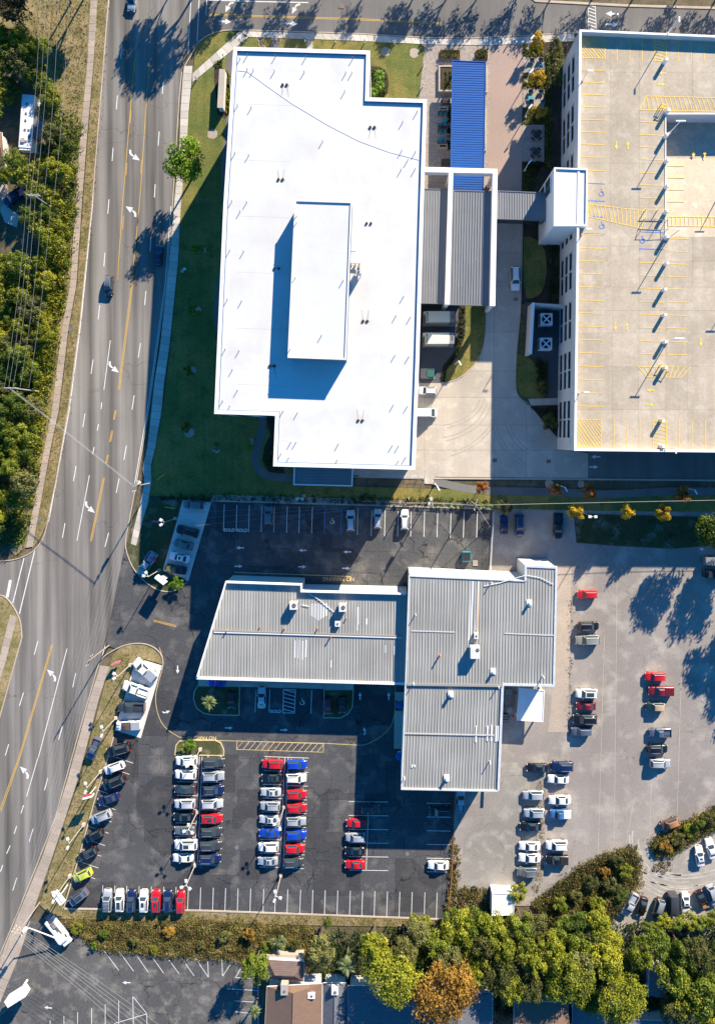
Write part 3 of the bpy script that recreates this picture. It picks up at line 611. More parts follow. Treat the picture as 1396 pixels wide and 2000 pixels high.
for x, y, a in ((469, 1070, 180), (591, 1075, 180), (678, 1078, 180), (466, 1106, 0), (590, 1107, 0), (676, 1110, 0), (447, 1422, 0), (555, 1426, 0), (703, 1360, 90), (759, 1360, 90), (347, 1308, -90), (247, 1920, 180), (94, 1969, 175)): arrow(x, y, a, 1.75, z=.036)
arrow(712, 1427, 45, 1.6, z=.036, curved=1); arrow(326, 1391, -40, 1.6, z=.036, curved=1)
sg = []
for i in range(8): sg.append((348-i*1.2, 1500+i*26.9, 389-i*1.2, 1501+i*26.9)) if i < 7 else None
for i in range(8): sg.append((395-i*1.2, 1501+i*26.9, 434-i*1.2, 1502+i*26.9))
sg += [(389.8, 1476, 379.7, 1689), (395, 1476, 386, 1689), (556.4, 1479.8, 546.7, 1693.6), (562.9, 1480, 553, 1694.7), (720, 1566, 715, 1699)]
for i in range(8): sg.append((515-i*1.2, 1505.5+i*26.9, 555-i*1.2, 1506.5+i*26.9)); sg.append((562-i*1.2, 1508+i*26.9, 602-i*1.2, 1509+i*26.9))
for y in (1567, 1594, 1621, 1647.6, 1674.5, 1701): sg.append((681, y-1, 758, y)); sg.append((833, y+2, 880, y+3))
xs_ = [201, 224.5, 248, 272, 296, 320, 344, 368, 392, 416.7, 440.7, 465, 489.6, 515, 538, 562, 587, 611, 635, 659.6, 684, 708, 732, 756.4, 780.7, 804.8, 829.6, 853.4]
for x in xs_:
    k = (x-201)/650; sg.append((x, 1730+14*k, x-1.5, 1775+18*k))
for x, y in ((220, 1477), (213, 1499), (200, 1521), (192, 1544), (186, 1568), (178, 1592), (172, 1614), (165, 1638), (158, 1659), (152, 1682), (146, 1703)): sg.append((x, y, x+40, y+14))
lines('parking_lines', sg, W1, .03, 'pwhite')
lines('corner_lot_lines', [(202, 1856, 232, 1896), (233, 1859.5, 261, 1897.6), (263, 1861, 289.5, 1899.6), (296, 1868, 320, 1902), (325, 1869, 350, 1903), (354.5, 1872, 379, 1906.6), (381, 1871.5, 407, 1909.6), (405.6, 1871.5, 407, 1909), (433.5, 1871, 434.5, 1907), (456.5, 1874.5, 435, 1907), (470, 1893, 460, 1910), (459, 1910, 498, 1912), (443, 1932, 504, 1935.5), (458, 1955.5, 503, 1958.5), (458, 1977, 489, 1980), (504, 1912, 504, 2010),
    (98, 1993.6, 98, 2010), (125, 1985, 125, 2010), (151.7, 1978, 151.7, 2010), (179, 1970, 179, 2010), (205.6, 1962, 205.6, 2010), (232, 1955.5, 232, 2010), (259.5, 1947, 260.7, 2010), (259.5, 1947, 287, 1981, 223, 2000), (287, 1981, 287, 2010)], W1, .024, 'pwhite')
for x, y, a in ((1163, 892, 180), (1159, 912, 0)): arrow(x, y, a, 2.0, z=.04)
lines('rear_lot_joints', [(1180, 1240, 1165, 1760), (1205, 1100, 1198, 1740), (1238, 1560, 1222, 1650), (1330, 1320, 1322, 1590), (1272, 1520, 1268, 1640)], .10, .034, 'kerb')
lines('pavement_seam', [(1117, 1165, 1111, 1440), (1068, 1500, 1058, 1745)], .16, .036, 'wood')
# drains, manhole covers
def drain(x, y, s, rnd, lab, cat):
    c = P(x, y); t_ = empty('drain_grate' if not rnd else 'manhole_cover', (c.x, c.y, .02), lab, cat)
    mb = MB()
    if rnd: mb.tube((c.x, c.y, .0), (c.x, c.y, .07), s/2, n=14); build(mb, 'cover', M['seam'], t_)
    else:
        build(MB().box((c.x, c.y, .05), (s, s*.8, .08)), 'frame', M['seam'], t_)
        for i in range(4): mb.box((c.x+(i-1.5)*s*.22, c.y, .10), (s*.12, s*.66, .02))
        build(mb, 'grate_bars', M['rust'], t_)
drain(462, 1656, .9, 1, 'round rusty storm drain between the two long blocks of parked cars', 'drain')
drain(795, 1668.5, .9, 1, 'round storm drain in the asphalt south of the metal roofed workshop', 'drain')
drain(137, 642, 1.2, 1, 'brown manhole cover on the upper kerb apron beside the highway', 'manhole')
drain(75, 1015, 1.2, 1, 'brown manhole cover on the lower kerb apron by the side street', 'manhole')
drain(1007, 584, .9, 0, 'reddish square drain grate in the hospital driveway by the kerb', 'drain')
drain(966, 899, 1.0, 0, 'square drain grate half in shade on the sunny concrete apron', 'drain')
drain(1071, 901, 1.0, 0, 'square drain grate in the shaded concrete left of the garage lane', 'drain')
drain(666, 12, 1.1, 0, 'square drain grate in the north street above the hospital', 'drain')
drain(989, 28, 1.1, 0, 'square drain grate in the north street above the clay plaza', 'drain')
for x, y, r in ((415, 261, 2.4), (753, 100, 2.2), (809, 103, 2.2), (397, 488, 1.4), (387, 605, 1.4), (376, 723, 1.8), (370, 845, 2.2), (422, 877, 1.8), (490, 862, 1.4), (1072, 945, 2), (1134, 945, 1.6)):
    c = P(x, y); mb = MB(); mb.v = [(c.x+math.cos(i*.449)*r*.5*random.uniform(.85, 1.1), c.y+math.sin(i*.449)*r*.5*random.uniform(.85, 1.1), .055) for i in range(14)]; mb.f = [tuple(range(14))]
    build(mb, 'mulch_ring', M['walkold'])['kind'] = 'structure'

def arcs(name, cx, cy, spec, m, z, w_=.28):
    mb = MB()
    for r, a0, a1, ex in spec:
        n = 14; strip_mb(mb, [(cx+r*ex*math.cos(math.radians(a0+(a1-a0)*i/n)), cy+r*math.sin(math.radians(a0+(a1-a0)*i/n))) for i in range(n+1)], w_, z)
    o = build(mb, name, m); o['kind'] = 'structure'; return o
M['tyre'] = ground_mat('faint_tyre_marks', (.40, .35, .285), (.45, .395, .32), None, s1=.3, s2=3, fine=.08)
M['tyre2'] = ground_mat('gravel_tyre_ruts', (.47, .43, .375), (.40, .365, .315), None, s1=.3, s2=3, fine=.15)
arcs('tyre_marks', 845, 770, [(62, 10, 78, 1.5), (68, 5, 74, 1.5), (86, 12, 80, 1.25), (93, 10, 78, 1.25), (118, 20, 72, 1.1), (124, 18, 75, 1.1)], M['tyre'], .075)
arcs('tyre_marks', 1085, 800, [(95, 125, 178, 1.0), (102, 120, 175, 1.0), (120, 118, 168, 1.0), (127, 118, 165, 1.0)], M['tyre'], .076)
arcs('tyre_ruts', 1330, 1640, [(96, 70, 190, 1.0), (101, 75, 185, 1.0), (84, 80, 180, 1.0), (110, 80, 170, 1.0), (118, 85, 168, 1.0), (70, 90, 170, 1.0)], M['tyre2'], .03, .35)
arcs('tyre_ruts', 1330, 1560, [(150, 55, 120, 1.2), (157, 50, 118, 1.2), (172, 60, 115, 1.1)], M['tyre2'], .03, .3)
# ================================================================ BUILDINGS
def inset(pts, d):
    """pts world 2D ccw; inset by d metres"""
    n = len(pts); out = []
    for i in range(n):
        a, b, c = Vector(pts[i-1]), Vector(pts[i]), Vector(pts[(i+1) % n])
        u = (b-a).normalized(); v = (c-b).normalized(); nu = Vector((-u.y, u.x)); nv = Vector((-v.y, v.x))
        t = (nu+nv); t = t/max(.25, t.dot(nu)); out.append(tuple(b+t*d))
    return out
def ccw(pts):
    n = len(pts); a = sum(pts[i][0]*pts[(i+1) % n][1]-pts[(i+1) % n][0]*pts[i][1] for i in range(n))
    return pts if a > 0 else pts[::-1]
def ring(mb, outer, inner, z0, z1, skip=()):
    n = len(outer)
    for i in range(n):
        if i in skip: continue
        j = (i+1) % n; mb.prism([outer[i], outer[j], inner[j], inner[i]], z0, z1)
    return mb
def world2(pts, z): return ccw([tuple(P(x, y, z).xy) for x, y in pts])
def flat(pts, z):
    from mathutils.geometry import tessellate_polygon
    v = [Vector((x, y, z)) for x, y in pts]; tri = tessellate_polygon([v]); ff = []
    for i, j, k in tri: ff.append((i, j, k) if (v[j]-v[i]).cross(v[k]-v[i]).z > 0 else (i, k, j))
    return MB().add(v, ff)
def ribs(poly_px, z, h, w_, step, m, parent, dirv=(0, 1), name='roof_ribs', off=0.0, z0=None, thick=None):
    """standing ribs across a roof, one joined part. dirv = plan direction the ribs run along"""
    mb = MB(); dx, dy = dirv; l = math.hypot(dx, dy); dx /= l; dy /= l; nx, ny = -dy, dx
    ds = [x*nx+y*ny for x, y in poly_px]; k = math.ceil(min(ds)/step)*step+off
    while k < max(ds):
        hits = []
        n = len(poly_px)
        for i in range(n):
            p, q = poly_px[i], poly_px[(i+1) % n]; a = p[0]*nx+p[1]*ny-k; b = q[0]*nx+q[1]*ny-k
            if a*b < 0:
                t = a/(a-b); hits.append(((p[0]+(q[0]-p[0])*t)*dx+(p[1]+(q[1]-p[1])*t)*dy))
        hits.sort()
        for s0, s1 in zip(hits[::2], hits[1::2]):
            a = (k*nx+(s0+1)*dx, k*ny+(s0+1)*dy); b = (k*nx+(s1-1)*dx, k*ny+(s1-1)*dy)
            strip_mb(mb, [a, b], w_, z, z+h, pz=z)
        k += step
    o = build(mb, name, m, parent); o['kind'] = 'stuff'; return o
# ---- hospital building
HZ = 20.0
HO = [(456.5, 91), (722, 98.5), (719.5, 190), (833, 193.5), (826.6, 400), (818, 701), (810, 917), (534, 910), (538, 811), (419, 807.5), (437, 400)]
c0 = P(640, 520)
hosp = empty('medical_building', (c0.x, c0.y, 0), 'huge white flat roofed building with a raised penthouse in the middle of its roof', 'building')
ho = world2(HO, HZ); hi = inset(ho, .62)
build(MB().prism(ho, 0, HZ-.40), 'wall', M['precast'], hosp)
build(flat(inset(ho, .05), HZ-.37), 'roof', M['white_roof'], hosp)
build(ring(MB(), ho, hi, HZ-.40, HZ-.04), 'parapet', M['white'], hosp)
build(ring(MB(), inset(ho, -.06), inset(ho, .66), HZ-.04, HZ+.03), 'parapet_coping', M['cap'], hosp)
build(ring(MB(), inset(ho, .62), inset(ho, .76), HZ-.36, HZ-.16), 'flashing', M['inner'], hosp)
PO = [(576, 390), (686.7, 393.6), (675, 702), (562, 698)]; pz = HZ+3.6; po = world2(PO, pz)
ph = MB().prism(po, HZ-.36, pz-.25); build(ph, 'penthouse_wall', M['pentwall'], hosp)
build(flat(po, pz-.24), 'penthouse_roof', M['white_roof'], hosp)
build(ring(MB(), inset(po, -.05), inset(po, .22), pz-.25, pz), 'penthouse_coping', plain('cream_coping', (.72, .66, .58), .6), hosp)
rods = [(483, 110), (469, 117), (538, 112), (597, 114), (689, 116), (483, 138), (495, 139), (536, 141), (594, 143), (675, 145), (687, 145), (673, 181), (464, 208), (491, 212), (630, 278), (459, 301), (486, 305), (453, 395), (482, 397), (814, 221), (786, 241), (784, 297), (811, 299), (796, 315), (783, 334), (810, 333), (469, 415), (449, 491), (476, 493), (444, 587), (472, 590), (440, 684), (467, 687), (454, 724), (464, 764), (435, 785), (449, 795), (788, 581), (773, 619), (801, 622), (771, 696), (798, 699), (768, 793), (795, 796), (553, 805), (581, 808), (568, 866), (578, 866), (549, 888), (564, 896), (661, 869), (659, 900), (766, 872), (778, 873), (792, 895), (778, 902)]
rm = None
for (x, y) in rods+[(579, 424), (579, 437), (670, 550), (628, 657), (567, 684), (576, 545)]:
    zb = (pz-.24) if inside((x, y), PO) else HZ-.37
    c = P(x, y-2, zb)
    if rm is None: rm = MB().tube((0, 0, 0), (0, 0, .75), .07, n=6).mesh('roof_pipe', M['seam'])
    link('roof_pipe', rm, hosp, c-world_loc(hosp))
dm = MB().tube((0, 0, 0), (0, 0, .22), .24, n=10).mesh('roof_drain', M['dark'])
for x, y in ((556, 165), (548, 350), (727, 248), (540, 524), (531, 714.5), (720, 436), (713, 627), (703.5, 821)):
    for s_ in (-4.2, 4.2): link('roof_drain', dm, hosp, P(x+s_, y, HZ-.37)-world_loc(hosp))
build(strip_mb(MB(), [(463, 135), (482, 137), (520, 165), (570, 200), (640, 242), (700, 273), (760, 295), (829, 313)], .09, HZ-.36, HZ-.32, pz=HZ), 'lightning_cable', M['pole'], hosp)
build(strip_mb(MB(), [(690, 461), (690, 489)], .95, HZ-.36, HZ-.31, pz=HZ), 'walkway_pad', M['precast'], hosp)
for y in (200, 310, 420, 530, 640, 750, 860):   # welded membrane seams
    build(strip_mb(MB(), [(462 if y < 800 else 545, y), (570, y+4)], .05, HZ-.368, pz=HZ), 'membrane_seam', M['kerb'], hosp)
# rooftop condenser with pipe rack
def fan_unit(name, lab, x, y, z, sx, sy, h, fans, m='hvac', cat='air conditioner', lift=0.0):
    c = P(x, y, z+h+lift); t_ = empty(name, (c.x, c.y, z), lab, cat)
    if lift:
        mb = MB()
        for i in (-1, 1):
            for j in (-1, 1): mb.box((c.x+i*(sx/2-.08), c.y+j*(sy/2-.08), z+lift/2), (.1, .1, lift))
        build(mb, 'support_frame', M['pole'], t_)
    build(MB().box((c.x, c.y, z+lift+h/2), (sx, sy, h)), 'casing', M[m], t_)
    build(MB().box((c.x, c.y, z+lift+h*.5), (sx+.03, sy*.8, h*.55)), 'louvre', M['greygrille'], t_)
    for fx, fy, r in fans:
        f_ = build(MB().tube((c.x+fx, c.y+fy, z+lift+h-.05), (c.x+fx, c.y+fy, z+lift+h+.06), r, n=16), 'fan', M['dark'], t_)
        mb = MB()
        for k in range(4): mb.box((c.x+fx, c.y+fy, z+lift+h+.075), (r*1.85, r*.26, .03), math.radians(45+90*k) if k < 2 else math.radians(45+90*k+.1))
        mb = MB().box((c.x+fx, c.y+fy, z+lift+h+.075), (r*1.85, r*.3, .03), math.radians(45)).box((c.x+fx, c.y+fy, z+lift+h+.08), (r*1.85, r*.3, .03), math.radians(135))
        build(mb, 'fan_blades', M['white'] if cat == 'chiller' else M['greygrille'], f_)
    return t_
fan_unit('rooftop_condenser', 'small twin fan condenser unit beside the white penthouse', 700, 527, HZ-.37, .9, 1.25, 2.0, [(0, .32, .26), (0, -.32, .26)], lift=.6)
t_ = empty('pipe_rack', P(693, 517, HZ), 'tan pipe rack next to the condenser on the white roof', 'pipe rack')
for i in range(2): build(strip_mb(MB(), [(684, 514+i*4), (704, 515+i*4)], .12, HZ+.2, HZ+.35, pz=HZ), 'pipe', M['concpole'], t_)
for x in (686, 694, 702): build(strip_mb(MB(), [(x, 513), (x, 520)], .12, HZ-.37, HZ+.2, pz=HZ), 'bracket', M['terracotta'], t_)

M['stain'] = ground_mat('roof_dirt_stain', (.50, .455, .38), (.42, .37, .29), None, s1=.8, s2=3, fine=.15)
for x, y, k in ((556, 165, 1), (727, 248, 1), (531, 714.5, 1), (713, 627, -1), (703.5, 821, -1), (548, 350, -1)):
    mb = MB()
    for s_ in (-1, 1):
        a_ = P(x+s_*4.2, y+3*k, HZ); b_ = P(x+s_*7, y+22*k, HZ); mb.quad((a_.x-.12, a_.y, HZ-.362), (b_.x-.07, b_.y, HZ-.362), (b_.x+.07, b_.y, HZ-.362), (a_.x+.12, a_.y, HZ-.362))
        c_ = P(x+s_*4.2, y, HZ); n_ = 12; mb.v += [(c_.x+math.cos(q*.5236)*(.42+.1*math.sin(q*2.3)), c_.y+math.sin(q*.5236)*(.38+.1*math.cos(q*1.7)), HZ-.361) for q in range(n_)]; mb.f += [tuple(range(len(mb.v)-n_, len(mb.v)))]
    build(mb, 'drain_stain', M['stain'], hosp)
wm_ = MB().box((0, 0, 0), (2.6, .10, 1.9)).mesh('window', M['glass']); wf_ = MB().box((0, 0, 0), (2.9, .06, 2.2)).mesh('window_frame', M['seam'])
for i in range(len(ho)):
    a_, b_ = Vector(ho[i]), Vector(ho[(i+1) % len(ho)]); L_ = (b_-a_).length; n_ = int(L_/5.2); d_ = (b_-a_).normalized(); o_n = Vector((d_.y, -d_.x))
    for k in range(n_):
        q = a_+d_*((k+.5)*L_/n_)
        for z in (2.4, 6.3, 10.2, 14.1, 17.6):
            f_ = link('window_frame', wf_, hosp, Vector((q.x+o_n.x*.02, q.y+o_n.y*.02, z))-world_loc(hosp)); f_.rotation_euler.z = math.atan2(d_.y, d_.x)
            link('window', wm_, f_, (0, 0, 0))
# south entrance canopy
def canopy(name, lab, pts, z, m, seamm, step, dirv, th=.35, cap='cap', rib=.10, edge=.25, posts=(), cat='canopy', ribw=.07):
    w_ = world2(pts, z); c = P(sum(p[0] for p in pts)/len(pts), sum(p[1] for p in pts)/len(pts))
    t_ = empty(name, (c.x, c.y, 0), lab, cat)
    build(MB().prism(w_, z-th, z), 'roof', M[m], t_)
    if edge: build(ring(MB(), inset(w_, -.03), inset(w_, edge), z-th-.02, z+.12), 'fascia', M[cap], t_)
    ribs(pts, z, rib, ribw, step, M[seamm], t_, dirv)
    for x, y in posts:
        q = P(x, y, z); build(MB().box((q.x, q.y, (z-th)/2), (.3, .3, z-th)), 'post', M['white'], t_)
    return t_
canopy('entrance_canopy', 'shaded blue grey canopy with a white edge on the south side of the hospital', [(574, 900), (690, 903), (688, 950), (573, 947)], 4.5, 'greymetal', 'seam', 6, (1, .02), posts=[(578, 942), (684, 945)])
# ---- link structure: frame, grey roofs, blue canopy, bridge
fr = empty('entrance_portal', P(900, 460), 'white portal frame of thick beams over the grey metal roofs beside the hospital', 'frame')
FZ = 8.7
for nm, q in (('beam', [(824, 325), (971, 329), (971, 338), (824, 335)]), ('beam', [(876.2, 335.8), (885, 336), (878, 594), (868.5, 594)]), ('beam', [(962, 338.2), (971.5, 338.2), (967, 597), (956.5, 597)])):
    build(MB().prism(world2(q, FZ), FZ-1.7, FZ), nm, M['white'], fr)
for x, y in ((966, 334), (881, 334), (873, 588), (962, 591), (966, 470)):
    q = P(x, y, FZ); build(MB().box((q.x, q.y, (FZ-1.7)/2), (.8, .9, FZ-1.7)), 'column', M['white'], fr)
canopy('metal_roof', 'grey ribbed roof between the hospital wall and the first white beam', [(820, 368), (876, 369), (869.5, 593), (812, 592)], 7.2, 'greymetal', 'seam', 5.2, (-.02, 1), edge=.12, cap='seam', rib=.08, ribw=.08, cat='roof')
canopy('metal_roof', 'wide grey ribbed roof between the two long white beams', [(885, 371), (963, 373), (957, 597), (878, 595)], 7.2, 'greymetal', 'seam', 5.2, (-.02, 1), edge=.12, cap='seam', rib=.12, ribw=.08, cat='roof')
canopy('blue_canopy', 'long royal blue ribbed metal canopy over the plaza walk', [(883, 117), (948.6, 120), (944, 372), (879, 372)], 4.2, 'bluemetal', 'blueseam', 4.6, (1, .03), edge=.12, cap='bluemetal', rib=.05, posts=[(890, 124), (941, 126), (888, 200), (940, 202), (886, 280), (938, 282)], ribw=.1)
br = canopy('sky_bridge', 'grey roofed pedestrian bridge joining the white beams to the stair tower', [(972, 372), (1068, 376), (1068, 430), (967, 427)], 7.2, 'greymetal', 'seam', 5.0, (0, 1), th=.4, edge=.12, cap='seam', rib=.1, cat='bridge')
b0 = world2([(972, 374), (1068, 378), (1068, 428), (967, 425)], 7.2)
build(MB().prism(b0, 3.6, 6.8), 'bridge_wall', M['glass'], br)
# ---- stair tower
TZ = 14.0; TO = [(1082, 326), (1147.5, 328.5), (1146, 441), (1081, 441)]; to = world2(TO, TZ)
tw = empty('stair_tower', P(1100, 400), 'white stair tower at the west edge of the parking garage', 'tower')
build(MB().prism(to, 0, TZ-.3), 'wall', M['white'], tw); build(flat(inset(to, .05), TZ-.28), 'roof', M['white_roof'], tw)
build(ring(MB(), to, inset(to, .3), TZ-.3, TZ), 'parapet', M['cap'], tw)
xw = min(p[0] for p in to); y1_ = P(0, 331, TZ).y; y0_ = P(0, 371, TZ).y
for k in range(2):
    z0 = 2.2+k*5.4; yc = (y0_+y1_)/2; f_ = build(MB().box((xw-.06, yc, z0+2.0), (.16, 3.6, 4.2)), 'window', M['white'], tw)
    for s_ in (-.86, .86): build(MB().box((xw-.15, yc+s_, z0+2.0), (.06, 1.6, 3.8)), 'pane', M['tglass'], f_)
    build(MB().box((xw-.17, yc, z0+2.6), (.05, 3.4, .1)), 'sill', M['seam'], f_)
# ---- parking garage
GZ = 12.5; GT = GZ+1.3
ga = empty('parking_garage', P(1270, 480), 'concrete parking garage with yellow striped roof deck and slotted west wall', 'parking garage')
GO = [(1131.5, 57), (1640, 79), (1640, 886), (1121, 880)]; go = world2(GO, GT); gi = inset(go, .45)
go_s = sorted(go, key=lambda p: p[0])
build(MB().prism(inset(go, .24), .1, GZ-4.9), 'shade_core', M['dark'], ga)  # solid near-black block, puts the shade behind the wall slots into its colour
build(ring(MB(), inset(go, .03), gi, 10.2, GT-.02), 'parapet', M['precast'], ga)
build(ring(MB(), inset(go, -.03), inset(go, .38), GT-.02, GT+.04), 'parapet_coping', M['cap'], ga)
for z0, z1 in ((0, 1.1), (3.2, 4.6), (6.7, 8.1)):
    build(ring(MB(), inset(go, .03), inset(go, .18), z0, z1), 'spandrel', M['precast'], ga)
pm = MB().box((0, 0, 5.3), (.62, 2.6, 10.75)).mesh('pilaster', M['precast'])
mm = MB().box((0, 0, 5.3), (.4, .3, 10.7)).mesh('mullion', M['precast'])
nw = P(1131.5, 57, GT); sw = P(1121, 880, GT); ne = P(1640, 79, GT); se = P(1640, 886, GT)
def along(a, b, n, me, name, off, rot=0.0):
    for i in range(n+1):
        t = (i+off)/n
        if t > 1.001: continue
        q = a.lerp(b, t); o = link(name, me, ga, Vector((q.x, q.y, 0))-world_loc(ga)); o.rotation_euler.z = rot
ni = Vector((.16, -.2, 0))
aw, bw = nw+Vector((.3, -1.3, 0)), sw+Vector((.3, 1.3, 0))
along(aw, bw, 8, pm, 'pilaster', 0); along(aw, bw, 8, mm, 'mullion', .5)
along(nw+Vector((1.3, -.3, 0)), ne+Vector((-1, -.3, 0)), 5, pm, 'pilaster', 0, math.pi/2); along(sw+Vector((1.3, .3, 0)), se+Vector((-1, .3, 0)), 5, pm, 'pilaster', 0, math.pi/2)
DK = [(1131, 62), (1398+242, 84), (1640, 222), (1298, 222), (1298, 560), (1640, 560), (1640, 880), (1124, 876)]
# deck panels (cut so that every cell is a simple polygon)
build(MB().prism(inset(go, .5), GZ-4.8, GZ-4.4), 'deck_base', M['deck'], ga)
def deck(poly, xs, ys): panels(ga, 'deck_panel', poly, xs, ys, GZ-.35, GZ, M['deck'], pz=GZ, gap=.22)
deck([(1131, 62), (1640, 84), (1640, 222), (1129, 222)], [1100, 1192, 1248, 1298, 1352, 1400, 1640], [50, 140, 222])
deck([(1129, 222), (1298, 222), (1298, 560), (1124, 560)], [1100, 1192, 1248, 1298], [222, 318, 405, 480, 560])
deck([(1298, 462), (1640, 462), (1640, 560), (1298, 560)], [1298, 1352, 1400, 1640], [462, 510, 560])
deck([(1124, 560), (1640, 560), (1640, 884), (1121, 877)], [1100, 1196, 1247, 1300, 1343, 1400, 1640], [560, 606, 650, 716, 800, 890])
# ramp falling away to the north on the east side of the centre wall
rm_ = MB()
a = P(1300, 224, GZ); b = P(1640, 224, GZ); c = P(1640, 462, GZ); d = P(1300, 462, GZ)
e1 = P(1300, 296, GZ); e2 = P(1640, 296, GZ); RD = 3.4
rm_.quad((a.x, a.y, GZ-RD), (e1.x, e1.y, GZ-RD), (e2.x, e2.y, GZ-RD), (b.x, b.y, GZ-RD)); rm_.quad((e1.x, e1.y, GZ-RD), (d.x, d.y, GZ-.02), (c.x, c.y, GZ-.02), (e2.x, e2.y, GZ-RD))
build(rm_, 'ramp_deck', M['deck'], ga)
build(MB().prism([(a.x, a.y-.02), (b.x, b.y-.02), (b.x, b.y+.3), (a.x, a.y+.3)], GZ-3.5, GZ+.35), 'ramp_barrier', M['precast'], ga)
d1 = P(1298, 222, GZ); d2 = P(1297.5, 462, GZ)
build(MB().prism([(d1.x, d1.y), (d2.x, d2.y), (d2.x+.28, d2.y), (d1.x+.28, d1.y)], GZ-3.4, GZ+.10), 'centre_wall', M['precast'], ga)
cm = MB().box((0, 0, .85), (.55, .55, 1.7)).mesh('deck_pier', M['white'])
for x, y in ((1305, 114), (1309, 213), (1307, 261), (1308, 311), (1308, 361), (1307, 411), (1307, 461), (1307, 513), (1303, 564), (1303, 614), (1304, 667), (1304, 718), (1299, 821), (1299, 872)):
    q = P(x-3, y, GZ+1.7); link('deck_pier', cm, ga, Vector((q.x, q.y, GZ))-world_loc(ga))
# deck paint
dz = GZ+.03
def dl(name, segs, m, w_=.13): lines(name, segs, w_, dz, m, pz=GZ)
LC = [136, 160, 184, 208, 233, 257, 281, 306, 457, 484, 509, 534, 560, 586, 611, 637, 663, 689, 715, 741, 767, 793]
dl('deck_parking_lines', [(1135 if y < 300 else 1131, y-.5, 1181 if y < 440 else 1178, y+1) for y in LC]+[(1149, 332, 1181, 333)]
   + [(1248, y-1, 1296, y+1) for y in (238, 263, 287, 311, 337, 361, 386, 513, 538, 563, 589, 614, 640, 666, 691)]
   + [(1303, y, 1343, y+1) for y in (465, 490, 515, 540, 564, 589, 615, 640, 667, 692)]
   + [(x, 66, x-.5, 118) for x in (1205, 1230, 1254, 1325, 1350, 1375)]+[(x, 820, x-.5, 874) for x in (1199, 1224, 1249, 1326, 1351, 1377)], 'dyellow')
dl('deck_blue_lines', [(1148, 357, 1181, 358.5), (1148, 391, 1181, 392.5), (1148, 422, 1180, 423.5), (1140, 455, 1180, 457), (1250, 452, 1296, 454), (1248, 485, 1296, 487)], 'pblue')
def dh(a, b, c, d, n, sl=0.0): hatch(a, b, c, d, n, .13, dz+.004, 'dyellow', pz=GZ, slant=sl)
dh((1134, 66), (1181, 66), (1181, 113), (1134, 112), 8, .8); dh((1278, 72), (1278, 118), (1301, 118), (1301, 72), 7, .12)
dh((1126, 819), (1174, 819), (1174, 874), (1124, 873), 8, .8); dh((1275, 821), (1275, 874), (1301, 875), (1301, 821), 7, .1)
dh((1262, 187), (1640, 196), (1640, 221), (1248, 214), 42, .05); dh((1148, 398), (1262, 412), (1252, 446), (1148, 422), 14, .08)
dh((1246, 716), (1348, 717), (1330, 737), (1262, 736), 9, .0)
for x, y, a in ((1203, 283, -90), (1226, 283, 90), (1293, 142, 180), (1291, 164, 0), (1201, 637, -90), (1224, 637, 90), (1368, 668, -90), (1270, 762, 180), (1269, 790, 0)):
    arrow(x, y, a, 1.7, m='dyellow', z=dz+.006, pz=GZ)
for x, y, a in ((1354, 299, -90), (1376, 301, 90)): arrow(x, y, a, 1.7, m='dyellow', z=GZ-3.08, pz=GZ-3.1)
lines('ramp_parking_lines', [(1303, y, 1338, y+1) for y in (295, 320, 344, 368, 392)], .13, 0, 'dyellow')
hatch((1304, 422), (1640, 426), (1640, 446), (1304, 440), 40, .12, 0, 'dyellow', name='ramp_parking_lines_hatched')
for o_ in [o for o in COL.objects if o.name.startswith('ramp_parking_lines')]:
    c_ = o_.location.copy()
    for v in o_.data.vertices:
        wx, wy = v.co.x+c_.x, v.co.y+c_.y
        py = NY-wy*FPX/CAM_H; px = NX+wx*FPX/CAM_H; zz = GZ-3.4*min(1, (462-py)/166)+.04
        q = P(px, py, zz); v.co = (q.x-c_.x, q.y-c_.y, zz-c_.z)
for x, y in ((1174, 376), (1175, 440), (1254, 468)): handicap(x, y, 1.3, 'pblue', z=dz, pz=GZ)
# bollards, pay gates, bike cages on the deck
def post_cluster(name, lab, pts, z, h, m, cat, r=.06, rail=True):
    c = P(*pts[0], z); t_ = empty(name, (c.x, c.y, z), lab, cat)
    for x, y in pts:
        q = P(x, y, z); build(MB().tube((q.x, q.y, z), (q.x, q.y, z+h), r, n=6), 'post', M[m], t_)
    if rail:
        mb = MB()
        for (x0, y0), (x1, y1) in zip(pts[:-1], pts[1:]): mb.tube(P(x0, y0, z)+Vector((0, 0, h-.1)), P(x1, y1, z)+Vector((0, 0, h-.1)), r*.8, n=5)
        build(mb, 'rail', M[m], t_)
    return t_
post_cluster('yellow_rail', 'yellow guard rails at the head of the garage ramp', [(1288, 207), (1296, 209), (1288, 214), (1296, 216)], GZ, 1.2, 'yellow', 'guard rail', .09)
post_cluster('yellow_rail', 'yellow guard rails by the lower hatched oval on the deck', [(1288, 713), (1299, 716), (1292, 722), (1302, 726)], GZ, 1.2, 'yellow', 'guard rail', .09)
post_cluster('yellow_rail', 'upper yellow topped pipe frame across the middle hatching', [(1258, 412), (1282, 412), (1304, 413)], GZ, 1.2, 'yellow', 'guard rail', .09)
post_cluster('pipe_cage', 'dark pipe cage below the yellow frame across the middle hatching', [(1256, 430), (1276, 431), (1300, 432), (1300, 450), (1276, 451), (1250, 450), (1256, 430)], GZ, 1.1, 'greygrille', 'pipe frame', .06)
